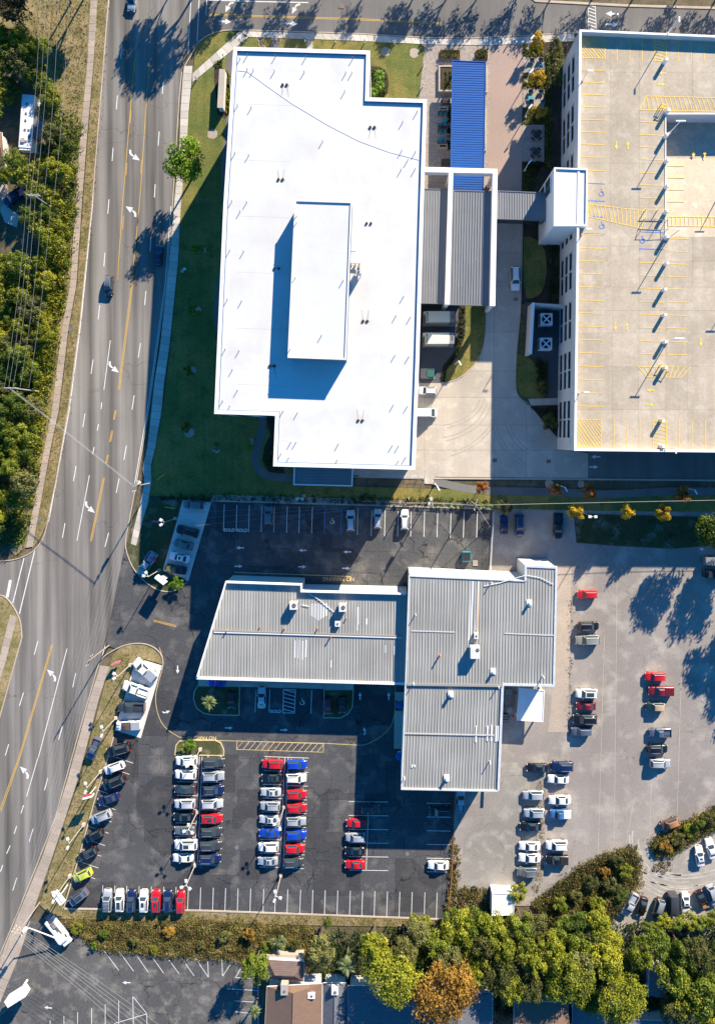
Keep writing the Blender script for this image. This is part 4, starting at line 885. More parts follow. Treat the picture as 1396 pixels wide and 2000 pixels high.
# chillers and their screen wall
fan_unit('chiller', 'upper of the two white chillers with a four blade fan behind the screen wall', 1067, 623, 0, 2.6, 2.6, 2.4, [(0, 0, 1.0)], m='white', cat='chiller', lift=.5)
fan_unit('chiller', 'lower of the two white chillers with a four blade fan behind the screen wall', 1066, 671, 0, 2.6, 2.6, 2.4, [(0, 0, 1.0)], m='white', cat='chiller', lift=.5)
SZ = 4.8; sw_ = empty('screen_wall', P(1040, 640), 'pale L shaped screen wall hiding the two chillers', 'wall')
build(MB().prism(world2([(1039, 591), (1043.5, 591), (1038, 691), (1033.5, 690)], SZ), 0, SZ), 'wall', M['precast'], sw_)
build(MB().prism(world2([(1043.7, 591), (1104, 595), (1104, 599), (1043.7, 595)], SZ), 0, SZ), 'wall', M['precast'], sw_)
build(MB().prism(world2([(1038.6, 590.6), (1044, 590.6), (1038.4, 691.4), (1033, 690.4)], SZ), SZ+.003, SZ+.12), 'coping', M['cap'], sw_)
# generators, transformer
for (x, y, lab) in ((859, 618, 'upper beige generator housing in the service yard'), (858, 660, 'lower beige generator housing in the service yard')):
    z = 4.2; c = P(x, y, z); t_ = empty('generator', (c.x, c.y, 0), lab, 'generator')
    build(MB().box((c.x-.45, c.y, z/2+.1), (5.1, 2.35, z-.2)), 'housing', M['beige'], t_)
    build(MB().box((c.x+2.65, c.y, z/2+.1), (1.05, 2.35, z-.25)), 'intake', M['greygrille'], t_)
    build(MB().box((c.x, c.y, .1), (6.8, 2.9, .2)), 'skid', M['walkold'], t_)
    for i in (-.35, .0, .35): build(MB().tube((c.x+2.7, c.y+i, z-.1), (c.x+2.7, c.y+i, z+.04), .13, n=8), 'exhaust', M['dark'], t_)
    build(MB().box((c.x-3.25, c.y+.9, z/2), (.5, .5, z-.4)), 'duct', M['beige'], t_)
    o = text('KOHLER', x-24.5, y, .55, 90, 'blackpaint', z+.02, 'lettering', pz=z, parent=t_, kind=None)
    o.location.x = -2.65; o.location.y = 0; o.location.z = z+.015
c = P(841, 728, 1.6); t_ = empty('transformer', (c.x, c.y, 0), 'green transformer cabinet on a concrete pad below the generators', 'transformer')
build(MB().box((c.x-.6, c.y, .08), (3.1, 2.2, .16)), 'pad', M['concrete'], t_); build(MB().box((c.x, c.y-.1, .86), (1.6, 1.5, 1.4)), 'cabinet', M['green'], t_)
build(MB().box((c.x+.1, c.y-.92, .8), (1.2, .14, 1.2)), 'door', M['green'], t_); build(MB().box((c.x-.9, c.y+.1, .6), (.25, .6, .8)), 'cooling_fins', M['greygrille'], t_)
# monument sign
c = P(432, 172, 2.2); t_ = empty('monument_sign', (c.x, c.y, 0), 'long cream monument sign with blue lettering on its road side', 'sign')
an = math.radians(-3)
build(MB().box((c.x, c.y, 1.1), (1.1, 8.2, 2.2), an), 'base', M['precast'], t_); build(MB().box((c.x, c.y, 2.24), (1.25, 8.4, .08), an), 'coping', M['concrete'], t_)
for i in range(9): build(MB().box((c.x-.64, c.y-3.4+i*.82, 1.35), (.16, .5, .9), an), 'sign_letter', M['bluemetal'], t_)
# ---- dealership showroom
def wings(name, lab, cat, pts, z, wallm, roofm, c, para=0.0, skip_para=()):
    t_ = empty(name, (P(*c).x, P(*c).y, 0), lab, cat); w_ = world2(pts, z)
    build(MB().prism(w_, 0, z-.03), 'wall', wallm, t_); build(flat(inset(w_, -.02), z), 'roof', roofm, t_); return t_, w_
SHO = [(441, 1137), (588, 1142), (588, 1155), (795, 1160), (793, 1333), (385, 1322)]; SZ_ = 7.3; SP = 8.2
wallm = plain('white_stucco_wall', (.62, .60, .56), .8, var=.05)
show, shw = wings('showroom', 'long white edged dealership showroom with weathered ribbed roof', 'building', SHO, SZ_, wallm, M['tin'], (600, 1240))
ribs(SHO, SZ_, .10, .10, 5.6, M['tinseam'], show, (-.012, 1))
def wall_strip(parent, name, pts, w_, z0, z1, m, pz): return build(strip_mb(MB(), pts, w_, z0, z1, pz=pz), name, m, parent)
wall_strip(show, 'parapet', [(385, 1322), (441, 1137.5), (588, 1142.5), (588, 1155.5), (792, 1160.5)], .30, SZ_, SP, M['white'], SP)
wall_strip(show, 'fascia', [(383, 1324), (793, 1335.5)], .5, SZ_-1.0, SZ_+.22, M['cap'], SZ_)
wall_strip(show, 'ridge_cap', [(418, 1231), (785, 1242)], .30, SZ_+.18, SZ_+.30, M['tinseam'], SZ_)
wall_strip(show, 'ridge_cap', [(418, 1234.5), (785, 1245.5)], .22, SZ_+.18, SZ_+.26, M['tinwhite'], SZ_)
mbp = MB()
for i in range(7): strip_mb(mbp, [(608+i*4.9, 1179), (607.5+i*4.9, 1212-abs(i-3)*3)], .36, SZ_+.012, SZ_+.02, pz=SZ_)
for i, (y0, y1) in enumerate(((1251, 1285), (1250, 1286), (1252, 1289), (1250, 1284))): strip_mb(mbp, [(577+i*7, y0), (576+i*7, y1)], .33, SZ_+.012, SZ_+.02, pz=SZ_)
for x, y0, y1 in ((646, 1290, 1304), (716, 1208, 1220), (699, 1186, 1220), (752, 1260, 1276), (697, 1220, 1232), (770, 1262, 1279)): strip_mb(mbp, [(x, y0), (x, y1)], .33, SZ_+.012, SZ_+.02, pz=SZ_)
build(mbp, 'roof_patches', M['tinwhite'], show)['kind'] = 'stuff'
wall_strip(show, 'rust_streak', [(769, 1280), (767, 1330)], .2, SZ_+.012, SZ_+.02, M['rust'], SZ_)
for i in range(9):    # glazed front
    q = P(430+i*38, 1326+i*1.0, SZ_); yb = P(0, 1325+i, SZ_).y
    f_ = build(MB().box((q.x, yb-.12, 2.1), (3.6, .12, 3.0)), 'shop_window', M['seam'], show)
    build(MB().box((q.x, yb-.20, 2.1), (3.3, .06, 2.7)), 'pane', M['glass'], f_)
# ---- workshop
WZ = 9.4
WN = [(800, 1124), (1026, 1134), (1026, 1105), (1086, 1108), (1081, 1340), (981, 1337), (793, 1335)]
WS = [(793, 1337), (981, 1339), (973, 1545), (784, 1541)]
wk, wn = wings('workshop', 'large grey ribbed metal roofed workshop with two wings', 'building', WN, WZ, wallm, M['tin'], (900, 1300))
ws = world2(WS, WZ-.15)
build(MB().prism(ws, 0, WZ-.18), 'wall', wallm, wk); build(flat(ws, WZ-.15), 'roof', M['tin'], wk)
ribs(WN, WZ, .10, .10, 5.8, M['tinseam'], wk, (-.022, 1)); ribs(WS, WZ-.15, .10, .10, 5.8, M['tinseam'], wk, (-.04, 1))
for pts, w_ in (([(1026, 1134), (1026, 1105.5), (1086, 1108.5), (1081, 1339), (981, 1337)], .45), ([(981, 1339), (973, 1544)], .5), ([(800, 1125), (1025, 1135)], .2), ([(799, 1125), (792, 1336), (784, 1541), (972, 1545)], .28)):
    wall_strip(wk, 'edge_trim', pts, w_, WZ-.5, WZ+.2, M['trimgrey'], WZ)
wall_strip(wk, 'ridge_cap', [(794, 1336), (981, 1339)], .5, WZ+.15, WZ+.3, M['tinseam'], WZ)
for pts in ([(802, 1232), (888, 1234.5)], [(985, 1237), (1083, 1241)], [(790, 1432), (965, 1436)]):
    wall_strip(wk, 'roof_seam_tape', pts, .25, WZ+.105, WZ+.13, M['tape'], WZ)
mbp = MB()
for x, y0, y1 in ((930, 1418, 1450), (952, 1418, 1448), (960, 1416, 1448), (969, 1418, 1449), (973, 1418, 1448), (805, 1494, 1500), (810, 1494, 1499)): strip_mb(mbp, [(x, y0), (x-1, y1)], .3, WZ+.0, WZ+.02, pz=WZ)
for x, y0, y1 in ((917, 1135, 1262), (921, 1135, 1240), (931, 1136, 1230)): strip_mb(mbp, [(x+3, y0), (x-2, y1)], .3, WZ+.0, WZ+.02, pz=WZ)
build(mbp, 'roof_patches', M['tinwhite'], wk)['kind'] = 'stuff'
mbp = MB()
for x, y0, y1 in ((932, 1420, 1436), (954, 1424, 1448), (967, 1418, 1436)): strip_mb(mbp, [(x, y0), (x-1, y1)], .12, WZ+.022, WZ+.03, pz=WZ)
build(mbp, 'rust_streaks', M['rust'], wk)['kind'] = 'stuff'
wall_strip(wk, 'tan_roof_strip', [(937, 1132), (932, 1236)], .32, WZ+.0, WZ+.03, plain('tan_sheet', (.60, .44, .28), .7), WZ)
build(strip_mb(MB(), [(976, 1499), (974, 1541)], .6, 3.0, 3.15, pz=3), 'rusty_awning', M['rust'], wk)
for x, y, r, h, m in ((860, 1284, .16, 1.6, 'terracotta'), (1035, 1180, .28, 1.1, 'tinwhite'), (964, 1315, .28, 1.1, 'tinwhite'), (881, 1360, .32, 1.2, 'tinwhite'), (873, 1525, .3, 1.2, 'tinwhite'), (812, 1203, .1, 1.4, 'tinwhite'), (1063, 1325, .1, 1.6, 'tinwhite'), (808, 1339, .1, 1.5, 'tinwhite'), (975, 1345, .1, 1.5, 'tinwhite'), (958, 1493, .1, 1.4, 'tinwhite'), (790, 1524, .1, 1.3, 'tinwhite'), (961, 1140, .1, 1.5, 'tinwhite')):
    q = P(x, y, WZ+h); v_ = build(MB().tube((q.x, q.y, WZ-.1), (q.x, q.y, WZ+h), r, n=10), 'roof_vent', M[m], wk)
    if r > .2: build(MB().tube((q.x, q.y, WZ+h), (q.x, q.y, WZ+h+.25), r*1.35, r*.5, n=10), 'cap', M['hvac'], v_); build(MB().box((q.x, q.y, WZ+.1), (1.1, 1.3, .25)), 'kerb_flashing', M['tinwhite'], v_)
for x, y, h in ((507, 1226, .5), (555, 1228, .9), (620, 1229, .9), (646, 1245, 1.3), (676, 1209, .6), (442, 1233, .9)):
    q = P(x, y, SZ_+h); build(MB().tube((q.x, q.y, SZ_-.1), (q.x, q.y, SZ_+h), .14, n=8), 'roof_vent', M['terracotta'], show)
fan_unit('rooftop_unit', 'white rooftop air conditioner nearest the left end of the showroom roof', 573, 1184, SZ_, 1.6, 1.5, 1.5, [(.1, .1, .42)], lift=.5)
fan_unit('rooftop_unit', 'white rooftop air conditioner on the middle right of the showroom roof', 669, 1188, SZ_, 1.5, 1.5, 1.5, [(.1, .1, .42)], lift=.5)
fan_unit('rooftop_unit', 'small plain white rooftop box below the right hand showroom air conditioner', 659, 1219, SZ_, 1.1, 1.1, 1.0, [(.0, .0, .2)])
fan_unit('rooftop_unit', 'big white rooftop air conditioner on the workshop roof', 928, 1276, WZ, 1.9, 2.3, 1.9, [(.45, .6, .35)], lift=.4)
fan_unit('rooftop_unit', 'small white rooftop box just north of the big workshop air conditioner', 930, 1243, WZ, .9, 1.1, 1.0, [(.0, .0, .2)])
for pts, lab in (([(587, 1148), (605, 1160), (625, 1172), (655, 1197)], 'pale cable'), ([(590, 1181), (604, 1184)], 'pipe')):
    build(strip_mb(MB(), pts, .10, SZ_+.2, SZ_+.28, pz=SZ_), 'roof_cable', M['white'], show)
build(strip_mb(MB(), [(945, 1144), (975, 1138), (1012, 1127), (1027, 1123), (1055, 1128), (1080, 1141)], .10, WZ+.2, WZ+.28, pz=WZ), 'roof_cable', M['white'], wk)
canopy('carport', 'small white ribbed carport in the corner of the workshop', [(1013, 1344), (1063, 1349), (1060, 1410), (1009, 1407)], 3.4, 'white', 'white', 5, (0, 1), th=.15, edge=.12, rib=.03, posts=[(1016, 1350), (1060, 1352), (1012, 1404), (1057, 1406)], cat='carport')
# ---- houses south of the wood
def gable(name, lab, q, ze, zr, m, axis='x', hip=0.0, wall='precast', cat='house', over=.0):
    """q: four plan corners nw, ne, se, sw at the eaves; ridge along axis"""
    w_ = [P(x, y, ze) for x, y in q]; c = sum((v for v in w_), Vector())/4
    t_ = empty(name, (c.x, c.y, 0), lab, cat)
    body = inset(ccw([tuple(v.xy) for v in w_]), .35)
    build(MB().prism(body, 0, ze-.05), 'wall', M[wall], t_)
    nw_, ne_, se_, sw_2 = w_
    if axis == 'x': a = nw_.lerp(sw_2, .5); b = ne_.lerp(se_, .5); A, B = nw_, ne_; Cc, D = se_, sw_2
    else: a = nw_.lerp(ne_, .5); b = sw_2.lerp(se_, .5); A, B = nw_, sw_2; Cc, D = se_, ne_
    a, b = a.lerp(b, hip), b.lerp(a, hip); a.z = b.z = zr
    r_ = build(MB().add([A, B, Cc, D, a, b], [(0, 1, 5, 4), (2, 3, 4, 5), (1, 2, 5), (3, 0, 4)]), 'roof', M[m], t_)
    build(MB().tube(a, b, .12, n=6), 'ridge', M[m], r_)
    mb = MB(); strip = [w_[0], w_[1], w_[2], w_[3], w_[0]]
    for p, r2 in zip(strip[:-1], strip[1:]): mb.tube(p-Vector((0, 0, .06)), r2-Vector((0, 0, .06)), .07, n=5)
    build(mb, 'gutter', M['cap'], t_); return t_
gable('garage_shed', 'small dark brown hipped roof shed north of the brown roofed house', [(522, 1875), (594, 1879), (593, 1918), (518, 1914)], 3.2, 4.6, 'shingle_d', 'x', .25, cat='shed')
gable('house', 'brown shingled house with a small side dormer at the bottom edge', [(521, 1928), (629, 1922), (627, 2075), (514, 2075)], 3.4, 5.6, 'shingle', 'y')
gable('house', 'narrow grey shingled roof between the brown house and the dark grey roofs', [(631, 1921), (677, 1921), (676, 2075), (629, 2075)], 3.2, 4.4, 'shingle_g', 'y')
gable('house', 'long dark grey roof under the hanging yellow green tree', [(680, 1926), (820, 1928), (820, 2075), (678, 2075)], 3.6, 4.2, 'shingle_g', 'x')
gable('house', 'blue grey roof at the bottom edge right of the golden brown tree', [(824, 1935), (962, 1940), (960, 2075), (824, 2075)], 3.4, 4.4, 'shingle_g', 'y', .1)
gable('house', 'light brown roof at the bottom edge beside a white wall', [(1004, 1958), (1110, 1958), (1112, 2090), (1004, 2090)], 3.4, 4.6, 'shingle', 'x')
gable('house', 'flat grey roof with a white north wall at the bottom right', [(1216, 1992), (1330, 1996), (1330, 2100), (1216, 2100)], 3.6, 4.0, 'shingle_g', 'x')
gable('house', 'small dark roofed outbuilding almost hidden among the trees on the right', [(1268, 1890), (1300, 1894), (1298, 1948), (1266, 1945)], 3.0, 3.3, 'shingle_g', 'y', cat='outbuilding')
gable('house', 'dark roof between the light brown roof and the flat grey roof', [(1118, 1960), (1180, 1962), (1180, 2090), (1118, 2090)], 3.2, 3.8, 'shingle_g', 'y')
gable('garage_shed', 'pinkish roof corner at the left edge below the camper', [(-90, 250), (4, 258), (9, 326), (-90, 330)], 3.0, 4.2, 'shingle', 'x', cat='shed')
fan_unit('chimney_box', 'stone clad chimney box on the north edge of the brown roof', 555, 1935, 3.6, 1.5, 2.2, 1.8, [(0, -.3, .25)], m='concpole', cat='chimney')
fan_unit('roof_hatch', 'white framed skylight box on the brown roof', 608, 1947, 4.2, 1.5, 1.1, .5, [(0, 0, .25)], m='white', cat='skylight')
fan_unit('roof_hatch', 'metal vent box on the narrow grey roof', 654, 1937, 3.9, 1.5, 1.7, .9, [(0, -.3, .3)], m='hvac', cat='vent')
q = P(556, 1870, 2.0); build(MB().box((q.x, q.y, 1), (8.0, .9, 2.0)), 'lean_to', M['walkold'])
tag(COL.objects[-1], 'long pale lean-to roof strip along the north side of the brown shed', 'lean-to')
canopy('tin_shed', 'white corrugated tin shed at the edge of the rear lot beside a yellow shrub', [(961, 1745), (1005, 1747), (1003, 1787), (960, 1789)], 2.8, 'tinwhite', 'white', 4, (0, 1), th=2.75, edge=.05, rib=.04, cat='shed')
# ================================================================ VEHICLES
PAINT = {'white': (.76, .76, .75), 'silver': (.42, .44, .47), 'grey': (.16, .17, .18), 'dark grey': (.055, .058, .065), 'black': (.012, .012, .014), 'navy': (.012, .022, .085),
         'blue': (.008, .06, .50), 'red': (.50, .008, .012), 'maroon': (.20, .012, .02), 'dark green': (.015, .05, .045), 'brown': (.13, .07, .045), 'yellow-green': (.58, .62, .07), 'slate': (.10, .12, .17), 'olive silver': (.30, .30, .26), 'light blue': (.05, .18, .42), 'pale silver': (.60, .61, .62)}
PM = {}
def paint(c):
    if c not in PM: PM[c] = plain(c.replace(' ', '_')+'_car_paint', PAINT[c], .32, .25 if c not in ('white', 'red') else 0, .8)
    return PM[c]
M['carglass'] = plain('car_glass', (.03, .05, .06), .06)
M['headl'] = plain('headlamp', (.75, .75, .75), .15); M['taill'] = plain('tail_lamp', (.45, .01, .01), .25)
M['trim'] = plain('black_trim', (.02, .02, .022), .5); M['rim'] = plain('alloy_rim', (.45, .45, .46), .35, .6)
M['tan'] = plain('tan_cover', (.42, .30, .19), .8); M['ylwood'] = plain('yellow_hood', (.62, .45, .06), .4); M['brownpanel'] = plain('brown_panel', (.09, .06, .045), .5)
M['sunburnt'] = plain('peeling_tan_paint', (.34, .15, .06), .8)
SPEC = {  # L, W, H, belt, profile stations (x/L, halfwidth factor, top), cabin base x0,x1, roof x0,x1
 'sedan': (4.75, 1.84, 1.44, [(-.5, .62, .60), (-.49, .80, .84), (-.47, .90, .93), (-.44, .96, .98), (-.30, 1, 1.0), (.0, 1, .98), (.22, 1, .95), (.36, .97, .87), (.44, .91, .78), (.48, .78, .68), (.497, .60, .58), (.5, .48, .50)], -.36, .20, -.20, .055),
 'suv': (4.7, 1.90, 1.70, [(-.5, .84, .80), (-.49, .93, 1.05), (-.44, .98, 1.10), (-.2, 1, 1.10), (.1, 1, 1.08), (.26, 1, 1.05), (.38, .97, .99), (.45, .90, .90), (.484, .78, .78), (.497, .64, .64), (.5, .54, .55)], -.485, .235, -.41, .10),
 'pickup': (5.7, 2.0, 1.86, [(-.5, .93, .9), (-.495, .97, 1.12), (-.45, 1, 1.15), (-.12, 1, 1.15), (.1, 1, 1.15), (.27, 1, 1.13), (.41, .98, 1.08), (.47, .92, .98), (.494, .86, .8), (.5, .80, .6)], -.115, .265, -.08, .14),
 'van': (5.6, 2.02, 2.3, [(-.5, .9, 1.0), (-.49, .97, 1.2), (-.2, 1, 1.2), (.2, 1, 1.18), (.38, 1, 1.1), (.45, .95, 1.0), (.49, .86, .8), (.5, .78, .6)], -.49, .40, -.475, .24),
}
def car_parts(kind, col, opts):
    Lg, W, H, st, c0, c1, r0, r1 = SPEC[kind]; hw = W/2; out = []
    pm = paint(col)
    mb = MB(); rows = []
    for x, wf, zt in st:
        w_ = hw*wf; X = x*Lg
        rows.append([(X, -w_*.86, .24), (X, -w_, .42), (X, -w_, zt*.72), (X, -w_*.965, zt-.10), (X, -w_*.86, zt-.015), (X, -w_*.4, zt+.015), (X, w_*.4, zt+.015), (X, w_*.86, zt-.015), (X, w_*.965, zt-.10), (X, w_, zt*.72), (X, w_, .42), (X, w_*.86, .24)])
    n = len(rows[0]); ff = []
    for i in range(len(rows)-1):
        for j in range(n): ff.append((i*n+j, (i+1)*n+j, (i+1)*n+(j+1) % n, i*n+(j+1) % n))
    ff.append(tuple(range(n))); k = (len(rows)-1)*n; ff.append(tuple(range(k+n-1, k-1, -1)))
    ff = [tuple(reversed(f)) for f in ff]
    mb.add([q for r in rows for q in r], ff); out.append(('body', mb, pm, 35))
    belt = [s for s in st if s[0] <= 0][-1][2]-.03; bw = hw*.94; rw = hw*(.69 if kind != 'van' else .86); 
    b0, b1, t0, t1 = c0*Lg, c1*Lg, r0*Lg, r1*Lg
    # cabin shell
    B = [(b0, -bw, belt), (b1, -bw, belt), (b1, bw, belt), (b0, bw, belt)]; T = [(t0, -rw, H-.06), (t1, -rw, H-.06), (t1, rw, H-.06), (t0, rw, H-.06)]
    Tm = [(t0+.12, -rw*.86, H), (t1-.12, -rw*.86, H), (t1-.12, rw*.86, H), (t0+.12, rw*.86, H)]
    mb = MB().add(B+T+Tm, [(0, 1, 5, 4), (1, 2, 6, 5), (2, 3, 7, 6), (3, 0, 4, 7), (4, 5, 9, 8), (5, 6, 10, 9), (6, 7, 11, 10), (7, 4, 8, 11), (8, 9, 10, 11)])
    roofm = pm if 'roof' not in opts else M[opts['roof']] if opts['roof'] in M else paint(opts['roof'])
    out.append(('cabin', mb, roofm, 30))
    def pane(a, b, c, d, u0, u1, v0, v1, push):
        a, b, c, d = map(Vector, (a, b, c, d))
        f = lambda u, v: (a.lerp(b, u)).lerp(d.lerp(c, u), v)+push
        return MB().quad(f(u0, v0), f(u1, v0), f(u1, v1), f(u0, v1))
    out.append(('windshield', pane(B[1], B[2], T[2], T[1], .07, .93, .06, .94, Vector((.025, 0, .018))), M['carglass'], 0))
    if kind != 'van': out.append(('rear_window', pane(B[3], B[0], T[0], T[3], .10, .90, .18, .92, Vector((-.025, 0, .015))), M['carglass'], 0))
    out.append(('side_window', pane(B[0], B[1], T[1], T[0], .08 if kind != 'van' else .72, .92, .08, .92, Vector((0, -.02, .008))), M['carglass'], 0))
    out.append(('side_window', pane(B[2], B[3], T[3], T[2], .08, .92 if kind != 'van' else .28, .08, .92, Vector((0, .02, .008))), M['carglass'], 0))
    if 'sunroof' in opts:
        out.append(('sunroof', MB().quad((t0+.55, -rw*.62, H+.012), (t1-.25, -rw*.62, H+.012), (t1-.25, rw*.62, H+.012), (t0+.55, rw*.62, H+.012)) if opts['sunroof'] == 2 else MB().quad(((t0+t1)/2-.1, -rw*.55, H+.012), (t1-.25, -rw*.55, H+.012), (t1-.25, rw*.55, H+.012), ((t0+t1)/2-.1, rw*.55, H+.012)), M['carglass'], 0))
    if kind == 'suv' and 'norail' not in opts:
        for s_ in (-1, 1): out.append(('roof_rail', MB().box(((t0+t1)/2, s_*rw*.9, H+.03), ((t1-t0)*.8, .05, .06)), M['trim'] if col in ('white', 'silver', 'red', 'pale silver') else M['rim'], 0))
    if 'bars' in opts:
        for k in range(8): out.append(('rack_bar', MB().box((t0+.2+k*(t1-t0-.3)/7, 0, H+.07), (.05, rw*1.7, .04)), M['trim'], 0))
    for s_ in (-1, 1): out.append(('mirror', MB().box((b1-.25, s_*(hw+.07), belt+.06), (.16, .20, .14)), pm, 0))
    for s_ in (-1, 1):
        out.append(('headlight', MB().box((Lg*.472, s_*hw*.68, st[-2][2]+.04), (.16, .38, .13), -s_*.35), M['headl'], 0))
        out.append(('taillight', MB().box((-Lg*.493, s_*hw*.74, st[1][2]-.10), (.10, .34, .18), s_*.25), M['taill'], 0))
    out.append(('grille', MB().box((Lg*.497, 0, .52), (.05, W*.45, .22)), M['trim'], 0))
    wr = .33 if kind == 'sedan' else .38
    for sx in (-.30, .31):
        for s_ in (-1, 1):
            mbw = MB().tube((sx*Lg, s_*(hw-.22), wr), (sx*Lg, s_*(hw+.012), wr), wr, n=14)
            out.append(('wheel', mbw, M['black'], 0)); out.append(('>rim', MB().tube((sx*Lg, s_*(hw+.012), wr), (sx*Lg, s_*(hw+.025), wr), wr*.62, n=10), M['rim'], 0))
    if kind == 'pickup':
        x0, x1 = -.485*Lg, c0*Lg-.10
        bed = opts.get('bed', 'open')
        if bed == 'open':
            mb = MB()   # dark recessed liner with rails standing above it
            mb.quad((x0+.05, -hw*.80, 1.155), (x1, -hw*.80, 1.155), (x1, hw*.80, 1.155), (x0+.05, hw*.80, 1.155)); out.append(('bed_liner', mb, M['black'], 0))
            for s_ in (-1, 1): out.append(('bed_rail', MB().box(((x0+x1)/2, s_*hw*.88, 1.26), (x1-x0, .14, .24)), pm, 0))
            out.append(('tailgate', MB().box((x0, 0, 1.25), (.09, W*.90, .22)), pm, 0))
            out.append(('bulkhead', MB().box((x1+.03, 0, 1.25), (.07, W*.86, .22)), pm, 0))
        else:
            mm_ = M[bed] if bed in M else paint(bed)
            out.append(('bed_cover', MB().box(((x0+x1)/2, 0, 1.24), (x1-x0, W*.90, .16)), mm_, 0))
            if opts.get('ribs'):
                for k in range(4): out.append(('cover_rib', MB().box(((x0+x1)/2, (k-1.5)*W*.2, 1.335), (x1-x0-.1, .06, .03)), M['trim'], 0))
    if 'hood' in opts: out.append(('hood_panel', MB().box((Lg*.345, 0, st[6][2]+.045 if kind != 'sedan' else .935), (Lg*.17, W*.62, .03)), M[opts['hood']], 0))
    if 'stripes' in opts:
        for s_ in (-1, 1): out.append(('hood_stripe', MB().box((Lg*.36, s_*.32, 1.10 if kind == 'pickup' else .93), (Lg*.15, .16, .04)), M['trim'], 0))
    return out
CACHE = {}
ANG = {'R': 0, 'U': 90, 'L': 180, 'D': -90}
def car(x, y, d, ln, kind, col, label, group=None, cat=None, **opts):
    key = (kind, col, tuple(sorted(opts.items())))
    ang = math.radians(ANG[d] if d in ANG else d)
    s = (ln*U*.985)/SPEC[kind][0]
    c = P(x, y, .85*s)
    ang += random.uniform(-.022, .022); root = empty({'sedan': 'parked_car', 'suv': 'parked_suv', 'pickup': 'pickup_truck', 'van': 'cargo_van'}[kind], (c.x, c.y, .035), label, cat or {'sedan': 'car', 'suv': 'car', 'pickup': 'pickup truck', 'van': 'van'}[kind], group, ang)
    root.scale = (s, min(1.08, max(.94, s)), 1.12*min(1.08, max(.94, s)))
    if key not in CACHE:
        CACHE[key] = [(nm, mb.mesh(nm.lstrip('>'), m, sm)) for nm, mb, m, sm in car_parts(kind, col, opts)]
    last = None
    for nm, me in CACHE[key]:
        if nm[0] == '>': link(nm[1:], me, last)
        else: last = link(nm, me, root)
    return root
KN = {'sedan': 'car', 'suv': 'SUV', 'pickup': 'pickup truck', 'van': 'van'}
def row(group, where, cars_, first='top', words_=None):
    for i, cdef in enumerate(cars_):
        x, y, d, ln, kind, col = cdef[:6]; o = cdef[6] if len(cdef) > 6 else {}
        ex = ''
        if o.get('sunroof'): ex = ' with sunroof'
        if o.get('bars'): ex = ' with roof bars'
        if kind == 'pickup' and o.get('bed', 'open') == 'open': ex = ' with open bed'
        lab = f"{col} {KN[kind]}{ex}, {ORD[i]} from the {first}, {where}"
        if len(cdef) > 7: lab = cdef[7]
        car(x, y, d, ln, kind, col, lab, group, **o)
S1, S2 = {'sunroof': 1}, {'sunroof': 2}
car(258, 0, -96, 42, 'sedan', 'silver', 'silver car driving south at the very top of the highway')
car(309.6, 498, 84, 40, 'sedan', 'navy', 'dark blue car driving north in the shaded right lane of the highway')
car(212.6, 557, -94, 40, 'suv', 'dark grey', 'dark SUV driving south in the sunny part of the highway', roof='grey')
car(1005.8, 543, -90, 49, 'suv', 'white', 'white utility vehicle parked in the shaded hospital driveway')
car(835, 763, 180, 37, 'suv', 'white', 'white SUV nosed up to the hospital wall below the transformer')
car(829, 806, 0, 50, 'van', 'white', 'white cargo van backed against the hospital wall')
row('cars on the north display pad', 'on the shaded concrete pad', [
 (377.5, 985.5, 174, 40, 'suv', 'grey'), (366, 1037.5, 166, 44, 'suv', 'black'), (358, 1064, 166, 39, 'sedan', 'grey'), (350.5, 1088.5, 167, 42, 'sedan', 'white', S1), (343, 1112, 170, 42, 'sedan', 'black', {'hood': 'ylwood'}, 'black sports car with yellow hood panel, lowest on the north concrete pad')])
car(287, 1101, -122, 52, 'pickup', 'silver', 'silver pickup truck with black bed on the dim lawn by the north entrance', bed='open')
row('cars along the north edge of the dealer lot', 'in the north stalls', [
 (524.5, 1007, 90, 37, 'suv', 'grey'), (684.7, 1017, 90, 42, 'suv', 'pale silver'), (737.6, 1013, 90, 39, 'suv', 'pale silver'), (790, 1015, 90, 40, 'suv', 'white')], first='left')
row('vehicles in the shade north of the workshop', 'in shade north of the workshop', [
 (984, 1024, 90, 40, 'sedan', 'navy'), (1014, 1027, -90, 45, 'suv', 'navy'), (1089, 1027, -90, 51, 'pickup', 'black')], first='left')
row('vehicles right of the workshop', 'column right of the workshop', [
 (1146, 1161, 180, 39, 'suv', 'red', {'norail': 1}), (1149, 1223, 0, 41, 'suv', 'black'), (1147, 1250, 180, 47, 'suv', 'olive silver'), (1145, 1354.7, 180, 43, 'suv', 'white', S2), (1144, 1379.5, 180, 39, 'sedan', 'maroon'),
 (1142, 1405, 180, 47, 'suv', 'black'), (1135, 1428.6, 180, 39, 'suv', 'slate', {'norail': 1})])
row('vehicles in the middle of the rear lot', 'middle of the rear lot', [
 (1278.6, 1321.6, 180, 39, 'suv', 'red'), (1290, 1349.7, 180, 50, 'pickup', 'maroon', {'bed': 'maroon', 'ribs': 1}), (1279, 1380.5, 180, 37, 'suv', 'dark green', {'roof': 'tan', 'norail': 1}), (1288, 1430.6, 180, 42, 'pickup', 'slate'),
 (1283.7, 1463, 0, 40, 'suv', 'black'), (1288.7, 1491, 0, 41, 'suv', 'silver')])
row('left column of cars behind the workshop', 'left column below the workshop', [
 (1049, 1500, 180, 42, 'sedan', 'black'), (1041, 1553, 180, 41, 'suv', 'silver', {'norail': 1}), (1043, 1588, 180, 41, 'suv', 'silver'), (1036, 1615, 180, 43, 'sedan', 'black'), (1034, 1653, 180, 42, 'sedan', 'white'), (1034, 1676, 180, 43, 'sedan', 'white'), (1029, 1703, 180, 40, 'suv', 'grey')])
